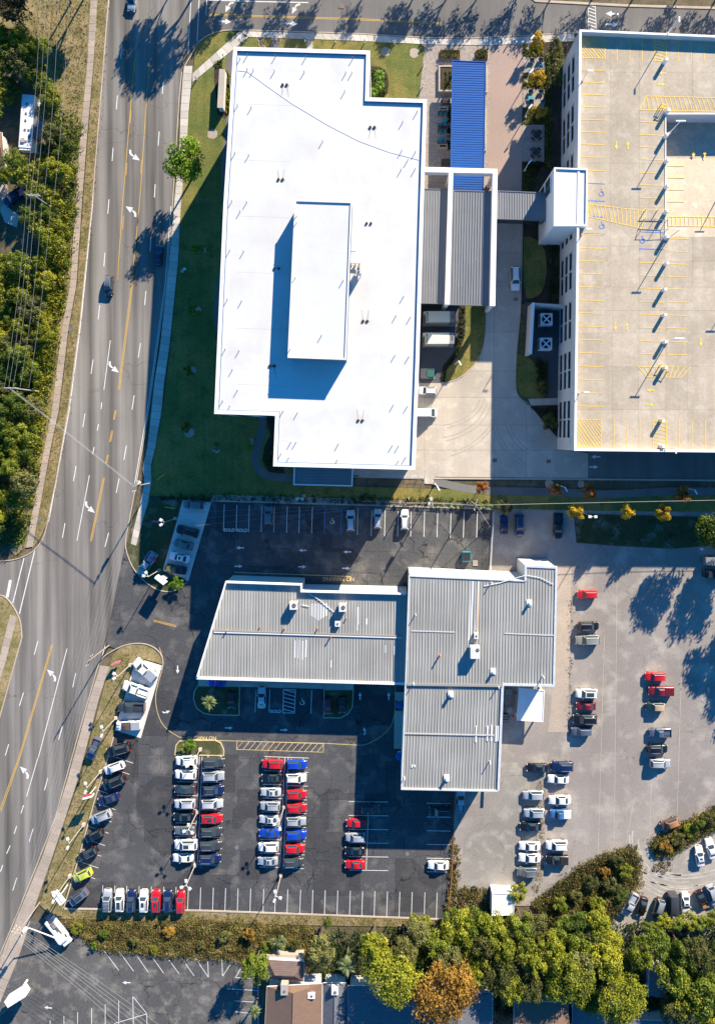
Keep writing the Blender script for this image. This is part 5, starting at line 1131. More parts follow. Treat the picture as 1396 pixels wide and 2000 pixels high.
row('right column of cars behind the workshop', 'right column below the workshop', [
 (1097, 1497, 180, 44, 'suv', 'navy'), (1090, 1522, 180, 42, 'sedan', 'white'), (1093, 1563, 180, 44, 'sedan', 'white'), (1094, 1589, 180, 41, 'pickup', 'light blue', {'bed': 'pole'}), (1087, 1651, 180, 43, 'suv', 'white'), (1087, 1679, 180, 44, 'pickup', 'black', {'bed': 'black', 'ribs': 1})])
car(1307, 1609, 201, 38, 'suv', 'brown', 'faded brown van with peeling tan roof beside the weed patch', roof='sunburnt', norail=1)
car(1366, 1673, 98, 41, 'sedan', 'white', 'left of the two white cars on the pale gravel', sunroof=1)
car(1388, 1658, 104, 42, 'sedan', 'white', 'right of the two white cars on the pale gravel')
row('vehicles along the wood in the gravel yard', 'gravel row along the wood', [
 (1229, 1767, -119, 49, 'pickup', 'silver'), (1254, 1772, -104, 38, 'sedan', 'black'), (1285, 1776, -107, 43, 'suv', 'dark grey', {'roof': 'greymetal'}), (1312, 1767, -91, 49, 'van', 'dark grey'), (1338.5, 1765, -88, 42, 'sedan', 'white', S1), (1371, 1758, -66, 38, 'sedan', 'black', {'hood': 'sunburnt'}), (1392, 1750, -72, 42, 'suv', 'silver')], first='left')
row('pickup trucks on the south display pad', 'on the sunny concrete pad', [
 (283, 1308, 138, 54, 'pickup', 'white', {'bed': 'silver'}), (265, 1346, 162, 53, 'pickup', 'white'), (257, 1381.5, 180, 53, 'pickup', 'dark grey'), (251, 1417.5, 184, 48, 'pickup', 'white', {'bed': 'silver', 'roof': 'brownpanel', 'stripes': 1})])
car(184, 1462, -112, 44, 'pickup', 'slate', 'slate blue pickup truck standing on the grass verge by the highway pavement')
row('angled cars along the highway edge of the dealer lot', 'slanting row beside the verge', [
 (232, 1464.5, 196, 47, 'suv', 'black'), (222.6, 1499.6, 202, 41, 'suv', 'white', {'norail': 1}), (222.6, 1528, 203, 46, 'suv', 'black'), (212, 1561, 199, 43, 'sedan', 'navy', S1), (197, 1596, 203, 42, 'suv', 'silver'), (184, 1632.6, 206, 39, 'suv', 'black', {'norail': 1}), (172, 1667.7, 208, 40, 'suv', 'black', S1),
 (161, 1710, 207, 39, 'suv', 'yellow-green', {'norail': 1}), (153, 1753.5, 219, 42, 'suv', 'slate', S2)])
row('cars in the bottom left row', 'bottom row of the lot', [
 (210, 1759, 90, 43, 'suv', 'silver', {'bars': 1}), (234, 1759, 90, 42, 'suv', 'white', S2), (257, 1760, 90, 42, 'suv', 'navy', S1), (281, 1760, 90, 42, 'suv', 'white', S1), (305, 1760, 90, 42, 'suv', 'red', S1), (328.5, 1760, 90, 41, 'suv', 'navy'), (353, 1762, 90, 42, 'suv', 'red', {'norail': 1})], first='left')
def zx(v): return 320+v/4.653
def zy(v): return 1440+v/4.653
A = [(205, 213, 200, 'suv', 'white', {}), (197, 337, 196, 'suv', 'white', {'norail': 1}), (188, 475, 190, 'sedan', 'dark grey', {}), (190, 605, 192, 'suv', 'pale silver', {}), (182, 725, 190, 'sedan', 'black', {}), (188, 850, 190, 'sedan', 'grey', S1), (200, 976, 212, 'suv', 'white', S1), (175, 1098, 190, 'sedan', 'white', {})]
row('outer left column of the left car block', 'left half of the left car block', [(zx(a), zy(b), 180, c/4.653, k, cl, o) for a, b, c, k, cl, o in A])
A = [(455, 228, 196, 'suv', 'dark grey', S1), (450, 352, 200, 'suv', 'silver', {}), (450, 478, 194, 'suv', 'navy', S2), (440, 603, 198, 'suv', 'pale silver', {}), (437, 738, 194, 'suv', 'red', S1), (433, 856, 194, 'suv', 'dark grey', S2), (427, 983, 196, 'suv', 'dark grey', S1), (420, 1102, 196, 'suv', 'navy', {})]
row('inner right column of the left car block', 'right half of the left car block', [(zx(a), zy(b), 0, c/4.653, k, cl, o) for a, b, c, k, cl, o in A])
A = [(985, 243, 190, 'suv', 'red', {}), (982, 370, 190, 'sedan', 'black', S2), (972, 500, 188, 'sedan', 'pale silver', S2), (966, 625, 186, 'suv', 'silver', {}), (958, 748, 184, 'sedan', 'pale silver', S2), (957, 873, 188, 'sedan', 'blue', S1), (950, 998, 188, 'suv', 'white', {'stripes': 1, 'norail': 1}), (945, 1127, 186, 'sedan', 'silver', S2)]
row('left column of the central car block', 'left half of the central car block', [(zx(a), zy(b), 180, c/4.653, k, cl, o) for a, b, c, k, cl, o in A])
A = [(1208, 247, 184, 'suv', 'blue', {'norail': 1}), (1203, 370, 188, 'suv', 'white', {}), (1206, 517, 182, 'suv', 'red', {}), (1208, 641, 182, 'suv', 'red', {'norail': 1}), (1202, 763, 182, 'suv', 'silver', {}), (1203, 888, 182, 'suv', 'blue', {'norail': 1}), (1190, 1010, 178, 'suv', 'red', {'norail': 1}), (1177, 1136, 180, 'suv', 'brown', {})]
row('right column of the central car block', 'right half of the central car block', [(zx(a), zy(b), 0, c/4.653, k, cl if cl != 'brown' else 'dark grey', o) for a, b, c, k, cl, o in A])
row('short column of cars at the workshop shadow', 'short column left of the workshop end', [
 (695, 1608, 180, 39, 'sedan', 'red'), (694, 1635.5, 180, 40, 'suv', 'silver', {'norail': 1}), (693, 1662, 180, 39, 'sedan', 'black'), (693, 1689, 180, 40, 'sedan', 'red')])
car(723, 1579, 0, 37, 'suv', 'dark grey', 'dark SUV in deep shade left of the workshop end', norail=1)
car(859, 1585, 180, 43, 'suv', 'black', 'black SUV in the shade under the workshop end')
car(856, 1690.5, 180, 42, 'sedan', 'white', 'lone white sedan beside the chain link fence')
car(899, 1564, 90, 42, 'pickup', 'silver', 'silver pickup truck in shade against the south end of the workshop')
car(511, 1363, 90, 42, 'sedan', 'pale silver', 'big pale sedan in the shaded stall in front of the showroom')
car(452, 1367, -90, 34, 'sedan', 'black', 'black car on the palm tree island in front of the showroom')
car(641, 1378, -90, 34, 'suv', 'maroon', 'maroon car on the right hand island in front of the showroom', norail=1)
car(668, 1377, -90, 33, 'sedan', 'black', 'black car beside the maroon one on the right hand island')
car(423, 1333, 180, 34, 'sedan', 'blue', 'blue car on the walkway under the showroom front edge')
car(30, 383, 215, 52, 'pickup', 'navy', 'dark blue pickup truck beside the trees on the left edge drive')
car(1392, 1121, 180, 40, 'pickup', 'black', 'black flatbed truck cut by the right edge near the big tree')
# box trailer at the right edge
c = P(1394, 1097, 2); t_ = empty('cargo_trailer', (c.x, c.y, 0), 'grey covered trailer cut by the right edge above the black truck', 'trailer')
build(MB().box((c.x, c.y, 1.15), (3.4, 1.7, 1.5)), 'box', M['greygrille'], t_)
for i in (-1, 1): build(MB().tube((c.x, c.y+i*.86, .35), (c.x, c.y+i*1.02, .35), .35, n=12), 'wheel', M['black'], t_)
build(MB().box((c.x-2.1, c.y, .5), (1.0, .12, .12)), 'drawbar', M['seam'], t_)
# camper
def lbox(t, nm, c, d, m, rz=0): return build2(MB().box(c, d, rz), nm, m, t)
def build2(mb, nm, m, parent, smooth=0): return link(nm, mb.mesh(nm, m, smooth), parent)
c = P(52, 236, 3.3); t_ = empty('camper_trailer', (c.x, c.y, 0), 'long white fifth wheel camper trailer tucked among the left hand trees', 'camper', rz=math.radians(-94))
lbox(t_, 'body', (0, 0, 1.9), (11.3, 2.6, 2.8), M['white']); lbox(t_, 'roof', (0, 0, 3.34), (11.4, 2.65, .08), M['white']); lbox(t_, 'nose', (5.5, 0, 2.5), (1.4, 2.4, 1.5), M['white'])
lbox(t_, 'slide_out', (-1.2, 1.75, 1.9), (4.6, .95, 2.3), M['seam']); lbox(t_, 'slide_out', (2.2, 1.7, 1.8), (2.0, .8, 2.0), M['seam']); lbox(t_, 'awning', (-1.2, 2.9, 2.6), (6.2, 1.3, .06), M['greymetal'])
lbox(t_, 'air_conditioner', (4.2, -.45, 3.52), (.95, .75, .28), M['concpole']); lbox(t_, 'storage_cover', (3.6, .9, 3.46), (1.5, .45, .16), M['greygrille'])
for x, y in ((-3.7, -.2), (-1.6, -.2), (-.1, -.2), (1.9, -.2), (1.9, .6), (4.4, .2)): lbox(t_, 'roof_vent', (x, y, 3.42), (.45, .45, .12), M['seam'])
for x in (-.6, .6):
    for s_ in (-1, 1): build2(MB().tube((x, s_*1.12, .4), (x, s_*1.34, .4), .4, n=12), 'wheel', M['black'], t_)
# utility bucket truck
c = P(113, 1817, 1.2); t_ = empty('bucket_truck', (c.x, c.y, .03), 'white utility bucket truck with raised boom at the bottom left corner', 'truck', rz=math.radians(-51)); t_.scale = (.86, .86, .9)
lbox(t_, 'chassis', (-.6, 0, .75), (7.6, 2.2, .35), M['seam']); lbox(t_, 'cab', (2.2, 0, 1.55), (1.9, 2.3, 1.5), M['white']); lbox(t_, 'hood', (3.6, 0, 1.3), (1.3, 2.1, .9), M['white'])
lbox(t_, 'windshield', (2.95, 0, 1.95), (.5, 1.9, .62), M['carglass'], 0); lbox(t_, 'cab_roof', (2.0, 0, 2.42), (1.7, 2.2, .2), M['white'])
for s_ in (-1, 1): lbox(t_, 'side_locker', (-1.2, s_*.98, 1.35), (4.6, .55, 1.0), M['hvac']); lbox(t_, 'side_window', (2.2, s_*1.16, 1.95), (1.0, .05, .55), M['carglass'])
lbox(t_, 'deck', (-1.2, 0, 1.0), (4.6, 1.4, .2), M['greygrille']); lbox(t_, 'turret', (1.0, -.5, 1.9), (.9, .9, 1.6), M['white']); lbox(t_, 'outrigger', (.9, -1.6, .5), (.5, .9, .3), M['yellow'])
for k in range(3): lbox(t_, 'ladder_rung', (-3.1+k*.5, .5, 1.98), (.1, .9, .08), M['rust'])
lbox(t_, 'tool_rack', (-1.7, .2, 1.75), (1.6, .9, .3), M['greygrille']); lbox(t_, 'warning_cone', (4.5, -1.2, .3), (.35, .35, .6), M['red'])
for x in (-2.9, -1.9, 3.1):
    for s_ in (-1, 1): build2(MB().tube((x, s_*.92, .48), (x, s_*1.2, .48), .48, n=14), 'wheel', M['black'], t_)
bo = build2(MB().tube((1.0, -.6, 2.6), (-6.2, -.75, 6.6), .17, .12, n=8), 'boom', M['hvac'], t_)
build2(MB().tube((-6.2, -.75, 6.6), (-6.9, -.3, 8.6), .15, .12, n=8), 'upper_boom', M['hvac'], t_)
bk = lbox(t_, 'bucket', (-7.1, .1, 8.9), (.75, .75, 1.0), M['white']); lbox(t_, 'tool_tray', (-6.9, -.6, 9.0), (.6, .4, .5), M['yellow'])
person = None
# bits and pieces of the yards
def dumpster(x, y):
    c = P(x, y, 1.3); t_ = empty('dumpster', (c.x, c.y, .03), 'teal dumpster with black lids standing alone north of the workshop', 'dumpster')
    build(MB().box((c.x, c.y, .72), (1.7, 2.1, 1.3)), 'bin', M['tealdump'], t_)
    for s_ in (-.42, .42): build(MB().box((c.x+s_, c.y+.12, 1.44), (.8, 1.75, .1)), 'lid', M['trim'], t_)
    for s_ in (-1, 1): build(MB().box((c.x+s_*.9, c.y, 1.0), (.12, 1.2, .15)), 'lift_sleeve', M['tealdump'], t_)
dumpster(911, 1088)
c = P(928, 1100, .2); t_ = empty('wooden_pallet', (c.x, c.y, .03), 'pale wooden pallet on the ground beside the teal dumpster', 'pallet')
for k in range(5): build(MB().box((c.x, c.y-.5+k*.25, .16), (1.1, .17, .04)), 'slat', M['concpole'], t_)
for k in (-1, 0, 1): build(MB().box((c.x+k*.48, c.y, .08), (.1, 1.15, .1)), 'bearer', M['concpole'], t_)
def cone(x, y, lab, m='orange'):
    c = P(x, y, .4); t_ = empty('traffic_cone', (c.x, c.y, .03), lab, 'cone')
    build(MB().box((c.x, c.y, .06), (.5, .5, .06)), 'base', M[m], t_); build(MB().tube((c.x, c.y, .08), (c.x, c.y, .85), .22, .05, n=10), 'cone', M[m], t_)
cone(1001, 1401, 'orange cone beside the white carport, the left one'); cone(1008, 1396, 'orange cone touching the white carport corner'); cone(1018, 1409, 'red cone just below the white carport', 'red')
def crate(name, lab, x, y, d, m, cat, h=.9, slats=3):
    c = P(x, y, h); t_ = empty(name, (c.x, c.y, .03), lab, cat)
    build(MB().box((c.x, c.y, h/2+.03), (d[0], d[1], h)), 'frame', M[m], t_)
    for k in range(slats): build(MB().box((c.x, c.y-d[1]/2+(k+.5)*d[1]/slats, h+.06), (d[0]*.95, d[1]/slats*.6, .05)), 'top_bar', M['greygrille'], t_)
crate('work_bench', 'pale metal frame stacked in the yard between workshop and carport', 995, 1388, (1.0, 1.2), 'hvac', 'bench'); crate('tyre_pile', 'dark heap of parts at the left side of the yard by the carport', 985, 1403, (1.5, 1.8), 'black', 'pile', .7)
crate('red_cabinet', 'small red cabinet against the workshop wall near the carport', 983, 1384, (.5, .7), 'red', 'cabinet', 1.1); crate('storage_rack', 'tall thin rack just left of the white carport', 1008, 1370, (.8, 3.2), 'greygrille', 'rack', 1.6, 6)
crate('engine_stand', 'pale scrap pile at the top of the yard left of the carport', 993, 1353, (1.2, 1.0), 'hvac', 'pile', .8)
for x, y, lab in ((1377, 1075, 'small white bucket in the rear lot under the big tree shadow'), (780, 1478, 'lower blue and white umbrella table by the workshop wall'), (781, 1378, 'upper blue and white umbrella table by the workshop wall')):
    c = P(x, y, 2); t_ = empty('parasol' if 'umbrella' in lab else 'bucket', (c.x, c.y, 0), lab, 'parasol' if 'umbrella' in lab else 'bucket')
    if 'umbrella' in lab:
        build(MB().tube((c.x, c.y, 0), (c.x, c.y, 2.3), .04, n=6), 'pole', M['pole'], t_); build(MB().tube((c.x, c.y, 1.95), (c.x, c.y, 2.35), .95, .05, n=8), 'canopy', M['bluemetal'], t_); build(MB().tube((c.x, c.y, .1), (c.x, c.y, .2), .4, n=10), 'base', M['white'], t_)
    else: build(MB().tube((c.x, c.y, .03), (c.x, c.y, .45), .25, .3, n=10), 'pail', M['white'], t_)
# plaza furniture
def chair(x, y, rz, lab):
    c = P(x, y, .5); t_ = empty('garden_chair', (c.x, c.y, .08), lab, 'chair', 'teal lounge chairs', math.radians(rz))
    build2(MB().box((0, 0, .36), (.75, .75, .16)), 'seat', M['teal'], t_); build2(MB().box((-.40, 0, .62), (.12, .85, .6)), 'backrest', M['brownpanel'], t_)
    for s_ in (-1, 1): build2(MB().box((0, s_*.44, .42), (.85, .1, .5)), 'armrest', M['brownpanel'], t_)
def table(x, y, lab):
    c = P(x, y, .5); t_ = empty('garden_table', (c.x, c.y, .08), lab, 'table', 'teal low tables')
    build2(MB().box((0, 0, .45), (1.0, .75, .06)), 'tabletop', M['teal'], t_)
    for i in (-1, 1):
        for j in (-1, 1): build2(MB().box((i*.42, j*.3, .21), (.06, .06, .42)), 'leg', M['brownpanel'], t_)
ch = [(859.4, 222), (868.4, 222), (859, 243.6), (868, 243.6), (859, 255), (868, 255), (858.5, 276.5), (868, 276.5)]
for i, (x, y) in enumerate(ch): chair(x, y, -90 if i in (0, 1, 4, 5) else 90, f"teal chair, {'left' if i % 2 == 0 else 'right'} one of the {ORD[i//2]} pair from the top left of the blue canopy")
table(868, 235, 'teal low table, upper one left of the blue canopy'); table(861.6, 268, 'teal low table, lower one left of the blue canopy')
for x, y, l in ((1039, 118, 'left of the upper garden patio'), (1056, 117, 'right of the upper garden patio'), (1036.6, 179, 'top left of the middle garden patio'), (1037.6, 199, 'bottom left of the middle garden patio'), (1057, 179, 'top right of the middle garden patio'), (1060, 200, 'bottom right of the middle garden patio')): chair(x, y, -90, 'teal chair at the '+l)
for x, y, l in ((1056, 128, 'right of the upper garden patio'), (1037, 139, 'left of the upper garden patio'), (1036, 190, 'middle garden patio')): table(x, y, 'teal low table at the '+l)
for x, y, l in ((1048, 262, 'upper'), (1047, 296, 'lower')):
    c = P(x, y, .8); t_ = empty('round_picnic_table', (c.x, c.y, .08), f'{l} dark slatted round picnic table on the lower garden patio', 'picnic table')
    for k in range(7): build2(MB().box((0, (k-3)*.24, .74), (2*math.sqrt(max(.1, .85**2-((k-3)*.24)**2)), .19, .05)), 'slat', M['trim'], t_)
    for k in range(4):
        a_ = math.radians(45+90*k); build2(MB().box((1.15*math.cos(a_), 1.15*math.sin(a_), .42), (.35, .95, .06), a_), 'bench', M['trim'], t_)
    build2(MB().tube((0, 0, 0), (0, 0, .74), .12, n=8), 'pedestal', M['trim'], t_)
for x, y, l in ((871, 195, 'upper'), (870, 316, 'lower')):
    c = P(x, y, .8); t_ = empty('slatted_bench', (c.x, c.y, .05), f'{l} dark slatted bench half under the blue canopy', 'bench')
    for k in range(6): build2(MB().box((0, (k-2.5)*.28, .5), (1.9, .22, .05)), 'slat', M['brownpanel'], t_)
    for s_ in (-1, 1): build2(MB().box((s_*.8, 0, .24), (.1, 1.6, .48)), 'support', M['trim'], t_)
# ================================================================ POLES, SIGNS, WIRES
def lot_light(x, y, h, heads, lab, group='lot lights of the dealership', m='concpole', arm=1.0, boxy=True, spots=()):
    c = P(x, y); t_ = empty('lot_light', (c.x, c.y, 0), lab, 'light pole', group)
    build(MB().box((c.x, c.y, .4), (.6, .6, .8)), 'base', M['concrete'], t_); build(MB().tube((c.x, c.y, .8), (c.x, c.y, h), .11, .07, n=8), 'pole', M[m], t_)
    for a_ in heads:
        r = math.radians(a_); q = Vector((c.x+math.cos(r)*arm, c.y+math.sin(r)*arm, h-.1))
        build(MB().tube((c.x, c.y, h-.2), q, .05, n=5), 'arm', M['pole'], t_); build(MB().box(q, (.62, .52, .22), r), 'lamp_head', M['hvac'], t_)
LL = [(343, 1012, [150, 210], 'light pole with a flag and two lamps beside the top of the north pad'), (312, 1113, [120, 170], 'light pole between the silver pickup truck and the black sports car'), (255.7, 1298, [150, 210], 'light pole at the top corner of the white concrete pad'),
 (228, 1401, [110, 250], 'light pole between the lowest two trucks of the white concrete pad'), (198, 1506, [110, 250], 'light pole in the verge next to the second slanting car'), (165, 1609.5, [110, 250], 'light pole in the verge next to the fifth slanting car'), (138, 1709.6, [110, 250], 'light pole in the verge left of the yellow-green car'),
 (392, 1462.6, [90, 200, 320], 'three headed light pole on the tree island'), (386.6, 1584, [90, 200, 320], 'three headed light pole in the middle of the left car block'), (382, 1688, [90, 200, 320], 'three headed light pole at the bottom of the left car block'),
 (555, 1574, [100, 180, 280], 'three headed light pole in the middle of the central car block'), (549, 1708, [100, 250, 340], 'three headed light pole just below the central car block')]
for x, y, hd, lb in LL: lot_light(x, y, 7.6, hd, lb)
lot_light(1134, 1000, 9, [0, 180], 'tall twin headed light pole by the rear grass patch', arm=.6)
lot_light(594, 968, 8, [0, 180], 'twin headed light pole on the north edge of the dealer lot', arm=.5)
def street_light(x, y, h, ang, lab, z0=0, T=False, m='pole', group=None):
    c = P(x, y, z0); t_ = empty('lamp_post', (c.x, c.y, z0), lab, 'lamp post', group); r = math.radians(ang)
    build(MB().tube((c.x, c.y, z0), (c.x, c.y, z0+h), .12, .07, n=7), 'pole', M['white'], t_)
    build(MB().tube((c.x, c.y, z0), (c.x, c.y, z0+.5), .28, n=8), 'base', M['concrete'], t_)
    if T: build(MB().box((c.x, c.y, z0+h), (1.9, .24, .12), r), 'lamp_head', M['white'], t_)
    else: build(MB().box((c.x+math.cos(r)*.5, c.y+math.sin(r)*.5, z0+h), (1.1, .28, .12), r), 'lamp_head', M['white'], t_)
dk = 'garage deck lamp posts'
street_light(1302, 66, 6, -90, 'lamp post at the top edge of the garage deck', GZ, group=dk); street_light(1136, 158, 4.2, 0, 'lamp post at the upper west edge of the garage deck', GZ, group=dk); street_light(1134, 458, 4.2, 0, 'lamp post on the west deck edge just below the stair tower', GZ, group=dk)
street_light(1129, 768, 4.2, 0, 'lamp post at the lower west edge of the garage deck', GZ, group=dk); street_light(1305, 261, 6, 0, 'lamp post beside the shaded ramp on the garage deck', GZ, True, group=dk); street_light(1305, 464, 6, 0, 'lamp post by the pipe cage on the garage deck', GZ, True, group=dk)
street_light(1302, 668, 6, 0, 'lamp post above the lower hatched oval on the garage deck', GZ, True, group=dk); street_light(1296, 874, 6, -90, 'lamp post at the bottom edge of the garage deck', GZ, group=dk); street_light(1432, 340, 6, 0, 'lamp post on the east part of the deck outside the right edge', GZ, True, group=dk); street_light(1450, 540, 6, 0, 'lower lamp post on the east part of the deck outside the right edge', GZ, True, group=dk)
for x, y, lb in ((849, 945, 'white lamp post at the south edge of the sunny concrete apron'), (1087, 947, 'left white lamp post along the path below the garage'), (1329, 952, 'right white lamp post along the path below the garage'), (889, 711, 'white lamp post on the curved grass island')): street_light(x, y, 7, -60, lb)
for x, y, lb in ((1029, 96, 'uppermost'), (1027, 160, 'second'), (1025, 228, 'third'), (1024, 333, 'lowest')): street_light(x, y, 4.2, 50, f'{lb} slim white lamp post in the garden along the clay plaza')
bol = MB().tube((0, 0, 0), (0, 0, 1.0), .13, n=8).mesh('post', M['white']); bh = MB().tube((0, 0, 1.0), (0, 0, 1.12), .17, n=8).mesh('cap', M['seam'])
for i, (x, y) in enumerate([(478, 76), (539, 77), (596, 80), (655, 82), (712, 83), (770, 85), (827, 87), (826, 129), (825, 169), (437, 111), (384, 155)]):
    c = P(x, y); t_ = empty('bollard_light', (c.x, c.y, .03), f'{ORD[i]} white bollard light, from the left along the north lawn edge' if i < 9 else ('small white bollard light at the tip of the monument sign bed' if i == 9 else 'small green white box at the foot of the diagonal pavement'), 'bollard', 'lawn bollard lights'); link('post', bol, t_); link('cap', bh, t_)
for i, (x, y) in enumerate([(974, 85), (992, 86), (1007, 85), (1019, 85)]):
    c = P(x, y); t_ = empty('removable_bollard', (c.x, c.y, .04), f'{ORD[i]} slim bollard from the left across the top of the clay plaza', 'bollard', 'plaza bollards'); link('post', bol, t_)
# flag
c = P(507, 88, 0); t_ = empty('flagpole', P(507, 104), 'flagpole with the stars and stripes at the north edge of the hospital lawn', 'flagpole')
base = world_loc(t_); top = P(502, 72, 9.0)
build(MB().tube((top.x, top.y, 0), (top.x, top.y, 9.3), .09, .05, n=7), 'pole', M['white'], t_)
fl = empty('flag', (0, 0, 0)); COL.objects.unlink(fl); bpy.data.objects.remove(fl)
mbr, mbw = MB(), MB()
for k in range(13):
    z0 = 7.5+k*.11; tgt = mbr if k % 2 == 0 else mbw
    for i in range(8):
        x0, x1 = i*.3, (i+1)*.3; f = lambda t: (top.x+.08+t*.7, top.y-t*.72+math.sin(t*3)*.18)
        a_, b_ = f(x0), f(x1); tgt.quad((*a_, z0), (*b_, z0), (*b_, z0+.11), (*a_, z0+.11))
fo = build(mbr, 'flag', M['red'], t_); build(mbw, 'white_stripes', M['white'], fo); mbb = MB()
for i in range(3):
    x0, x1 = i*.3, (i+1)*.3; a_, b_ = (top.x+.08+x0*.7+.01, top.y-x0*.72+math.sin(x0*3)*.18+.015), (top.x+.08+x1*.7+.01, top.y-x1*.72+math.sin(x1*3)*.18+.015)
    mbb.quad((*a_, 8.2), (*b_, 8.2), (*b_, 8.94), (*a_, 8.94)); mbb.quad((a_[0]-.03, a_[1]-.03, 8.2), (b_[0]-.03, b_[1]-.03, 8.2), (b_[0]-.03, b_[1]-.03, 8.94), (a_[0]-.03, a_[1]-.03, 8.94))
build(mbb, 'canton', M['bluemetal'], fo)
# signs
c = P(312, 1134, 4.5); t_ = empty('pylon_sign', (c.x, c.y, 0), 'slanting white pylon sign on the front lawn by the north entrance', 'sign', rz=math.radians(-38))
lbox(t_, 'cabinet', (0, 0, 3.7), (2.5, .5, 2.0), M['white']); lbox(t_, 'post', (0, 0, 1.3), (1.1, .45, 2.6), M['hvac'])
c = P(114, 1755, 4.4); t_ = empty('pole_sign', (c.x, c.y, 0), 'white double faced sign on a post at the lowest corner of the verge', 'sign', rz=math.radians(-52))
lbox(t_, 'cabinet', (0, 0, 4.2), (2.9, .7, 1.3), M['white']); build2(MB().tube((0, 0, 0), (0, 0, 3.6), .13, n=7), 'post', M['pole'], t_); lbox(t_, 'light_bar', (0, .5, 4.9), (2.6, .1, .1), M['pole'])
c = P(172, 1556, 4.0); t_ = empty('pole_sign', (c.x, c.y, 0), 'red and white sign panel on a pole beside the fourth slanting car', 'sign', rz=math.radians(15))
lbox(t_, 'cabinet', (0, 0, 4.0), (2.2, .35, 1.3), M['white']); lbox(t_, 'red_edge', (0, .2, 4.0), (2.0, .04, 1.0), M['red']); build2(MB().tube((0, 0, 0), (0, 0, 3.4), .12, n=7), 'post', M['hvac'], t_)
c = P(30, 1951, 5.0); t_ = empty('billboard_sign', (c.x, c.y, 0), 'big white box sign above the corner lot at the bottom left', 'sign', rz=math.radians(32))
lbox(t_, 'cabinet', (0, 0, 4.2), (4.4, 1.5, 2.2), M['pwhite']); lbox(t_, 'face', (0, -.78, 4.2), (4.1, .04, 2.0), M['pwhite']); build2(MB().tube((0, 0, 0), (0, 0, 3.2), .25, n=10), 'post', M['hvac'], t_)
for k in range(2): lbox(t_, 'seam_strip', (-.7+k*1.4, 0, 5.32), (.05, 1.5, .05), M['hvac'])
for x, y, lab in ((184, 1747, 'fallen')[:0] or ()): pass
for x, y, m_, lab in ((365, 1160, 'pink', ''),)[:0]: pass
for x, y, a_, lab in ((306, 1018.5, -8, 'pink feather flag lying on the dim north lawn'), (299, 1092, -40, 'pink feather flag by the silver pickup truck'), (228, 1294, 20, 'small red feather flag in the south verge')):
    c = P(x, y, 1.5); t_ = empty('feather_flag', (c.x, c.y, 0), lab, 'flag', rz=math.radians(a_)); mp = plain('pink_flag_cloth', (.65, .12, .22), .7) if 'pk' not in M else M['pk']; M['pk'] = mp
    build2(MB().tube((-.7, 0, 0), (-.7, 0, 2.6), .03, n=5), 'pole', M['pole'], t_); lbox(t_, 'cloth', (0, 0, 1.7), (1.4, .28, 1.2), mp)
# utility poles
M['greygalv'] = plain('weathered_grey_pole', (.36, .35, .33), .7)
def upole(x, y, h, arms, lab, m='wood', at_top=True, armlen=2.4, ang=80, cans=0, spar=0):
    q = P(x, y, h) if at_top else P(x, y); t_ = empty('utility_pole', (q.x, q.y, 0), lab, 'utility pole')
    build(MB().tube((q.x, q.y, 0), (q.x, q.y, h), .15, .10, n=8), 'pole', M[m], t_); r = math.radians(ang)
    for k in range(arms):
        z = h-.4-k*.8; a_ = build(MB().box((q.x, q.y, z), (armlen, .13, .13), r), 'crossarm', M[m], t_)
        for s_ in (-.45, -.15, .45): build(MB().tube((q.x+math.cos(r)*armlen*s_, q.y+math.sin(r)*armlen*s_, z), (q.x+math.cos(r)*armlen*s_, q.y+math.sin(r)*armlen*s_, z+.3), .06, n=6), 'insulator', M['white'], a_)
    for k in range(cans):
        a_ = r+k*2.1; build(MB().tube((q.x+math.cos(a_)*.6, q.y+math.sin(a_)*.6, h-2.6), (q.x+math.cos(a_)*.6, q.y+math.sin(a_)*.6, h-1.5), .32, n=10), 'transformer_can', M['hvac'], t_)
    return Vector((q.x, q.y, h))
u1 = upole(62, 378, 13, 2, 'tall concrete utility pole at the edge of the left wood beside the highway', 'greygalv', ang=0)
u2 = upole(18, 757, 13, 2, 'tall utility pole deep in the left wood where the span cable starts', 'greygalv', ang=0)
u3 = upole(262, 950, 12, 3, 'utility pole where many wires meet at the corner of the dealer lot', 'wood', ang=70, cans=1)
u4 = upole(172, 1292, 11, 2, 'wooden utility pole with crossarms beside the highway and the white pad', 'wood', ang=65)
u5 = upole(78, 1763, 10, 3, 'leaning looking utility pole with three crossarms by the bucket truck', 'wood', at_top=False, ang=-25)
u6 = upole(838, 973, 10, 1, 'utility pole with two transformer cans above the north stalls', 'wood', at_top=False, ang=100, cans=2)
u7 = upole(918, 978, 10, 2, 'utility pole with crossarms above the right end of the north stalls', 'wood', at_top=False, ang=75)
u8 = upole(797, 972, 5, 0, 'short bare wooden pole above the north stalls', 'wood', at_top=False)
def wire(name, a, b, lab, sag=.6, r=.017, m='wire', off=(0, 0, 0), off2=None, group=None, cat='cable'):
    a = Vector(a)+Vector(off); b = Vector(b)+Vector(off2 if off2 is not None else off); mb = MB(); n = 10; p = a
    for i in range(1, n+1):
        t = i/n; q = a.lerp(b, t); q.z -= sag*4*t*(1-t); mb.tube(p, q, r, n=4, caps=False); p = q
    return tag(build(mb, name, M[m]), lab, cat, group)
u0 = P(92, -60, 13)
for i, o in enumerate((-.9, -.2, .5, 1.7, 3.2)):
    wire('power_line', u0, u1, f'{ORD[i]} wire from the left running north over the left wood', 1.0, off=(o*1.3, 0, -.2*i), group='wires over the left wood')
    wire('power_line', u1, u2, f'{ORD[i]} wire from the left in the span south of the concrete pole', 1.0, off=(o*1.1, 0, -.2*i), group='wires over the left wood')
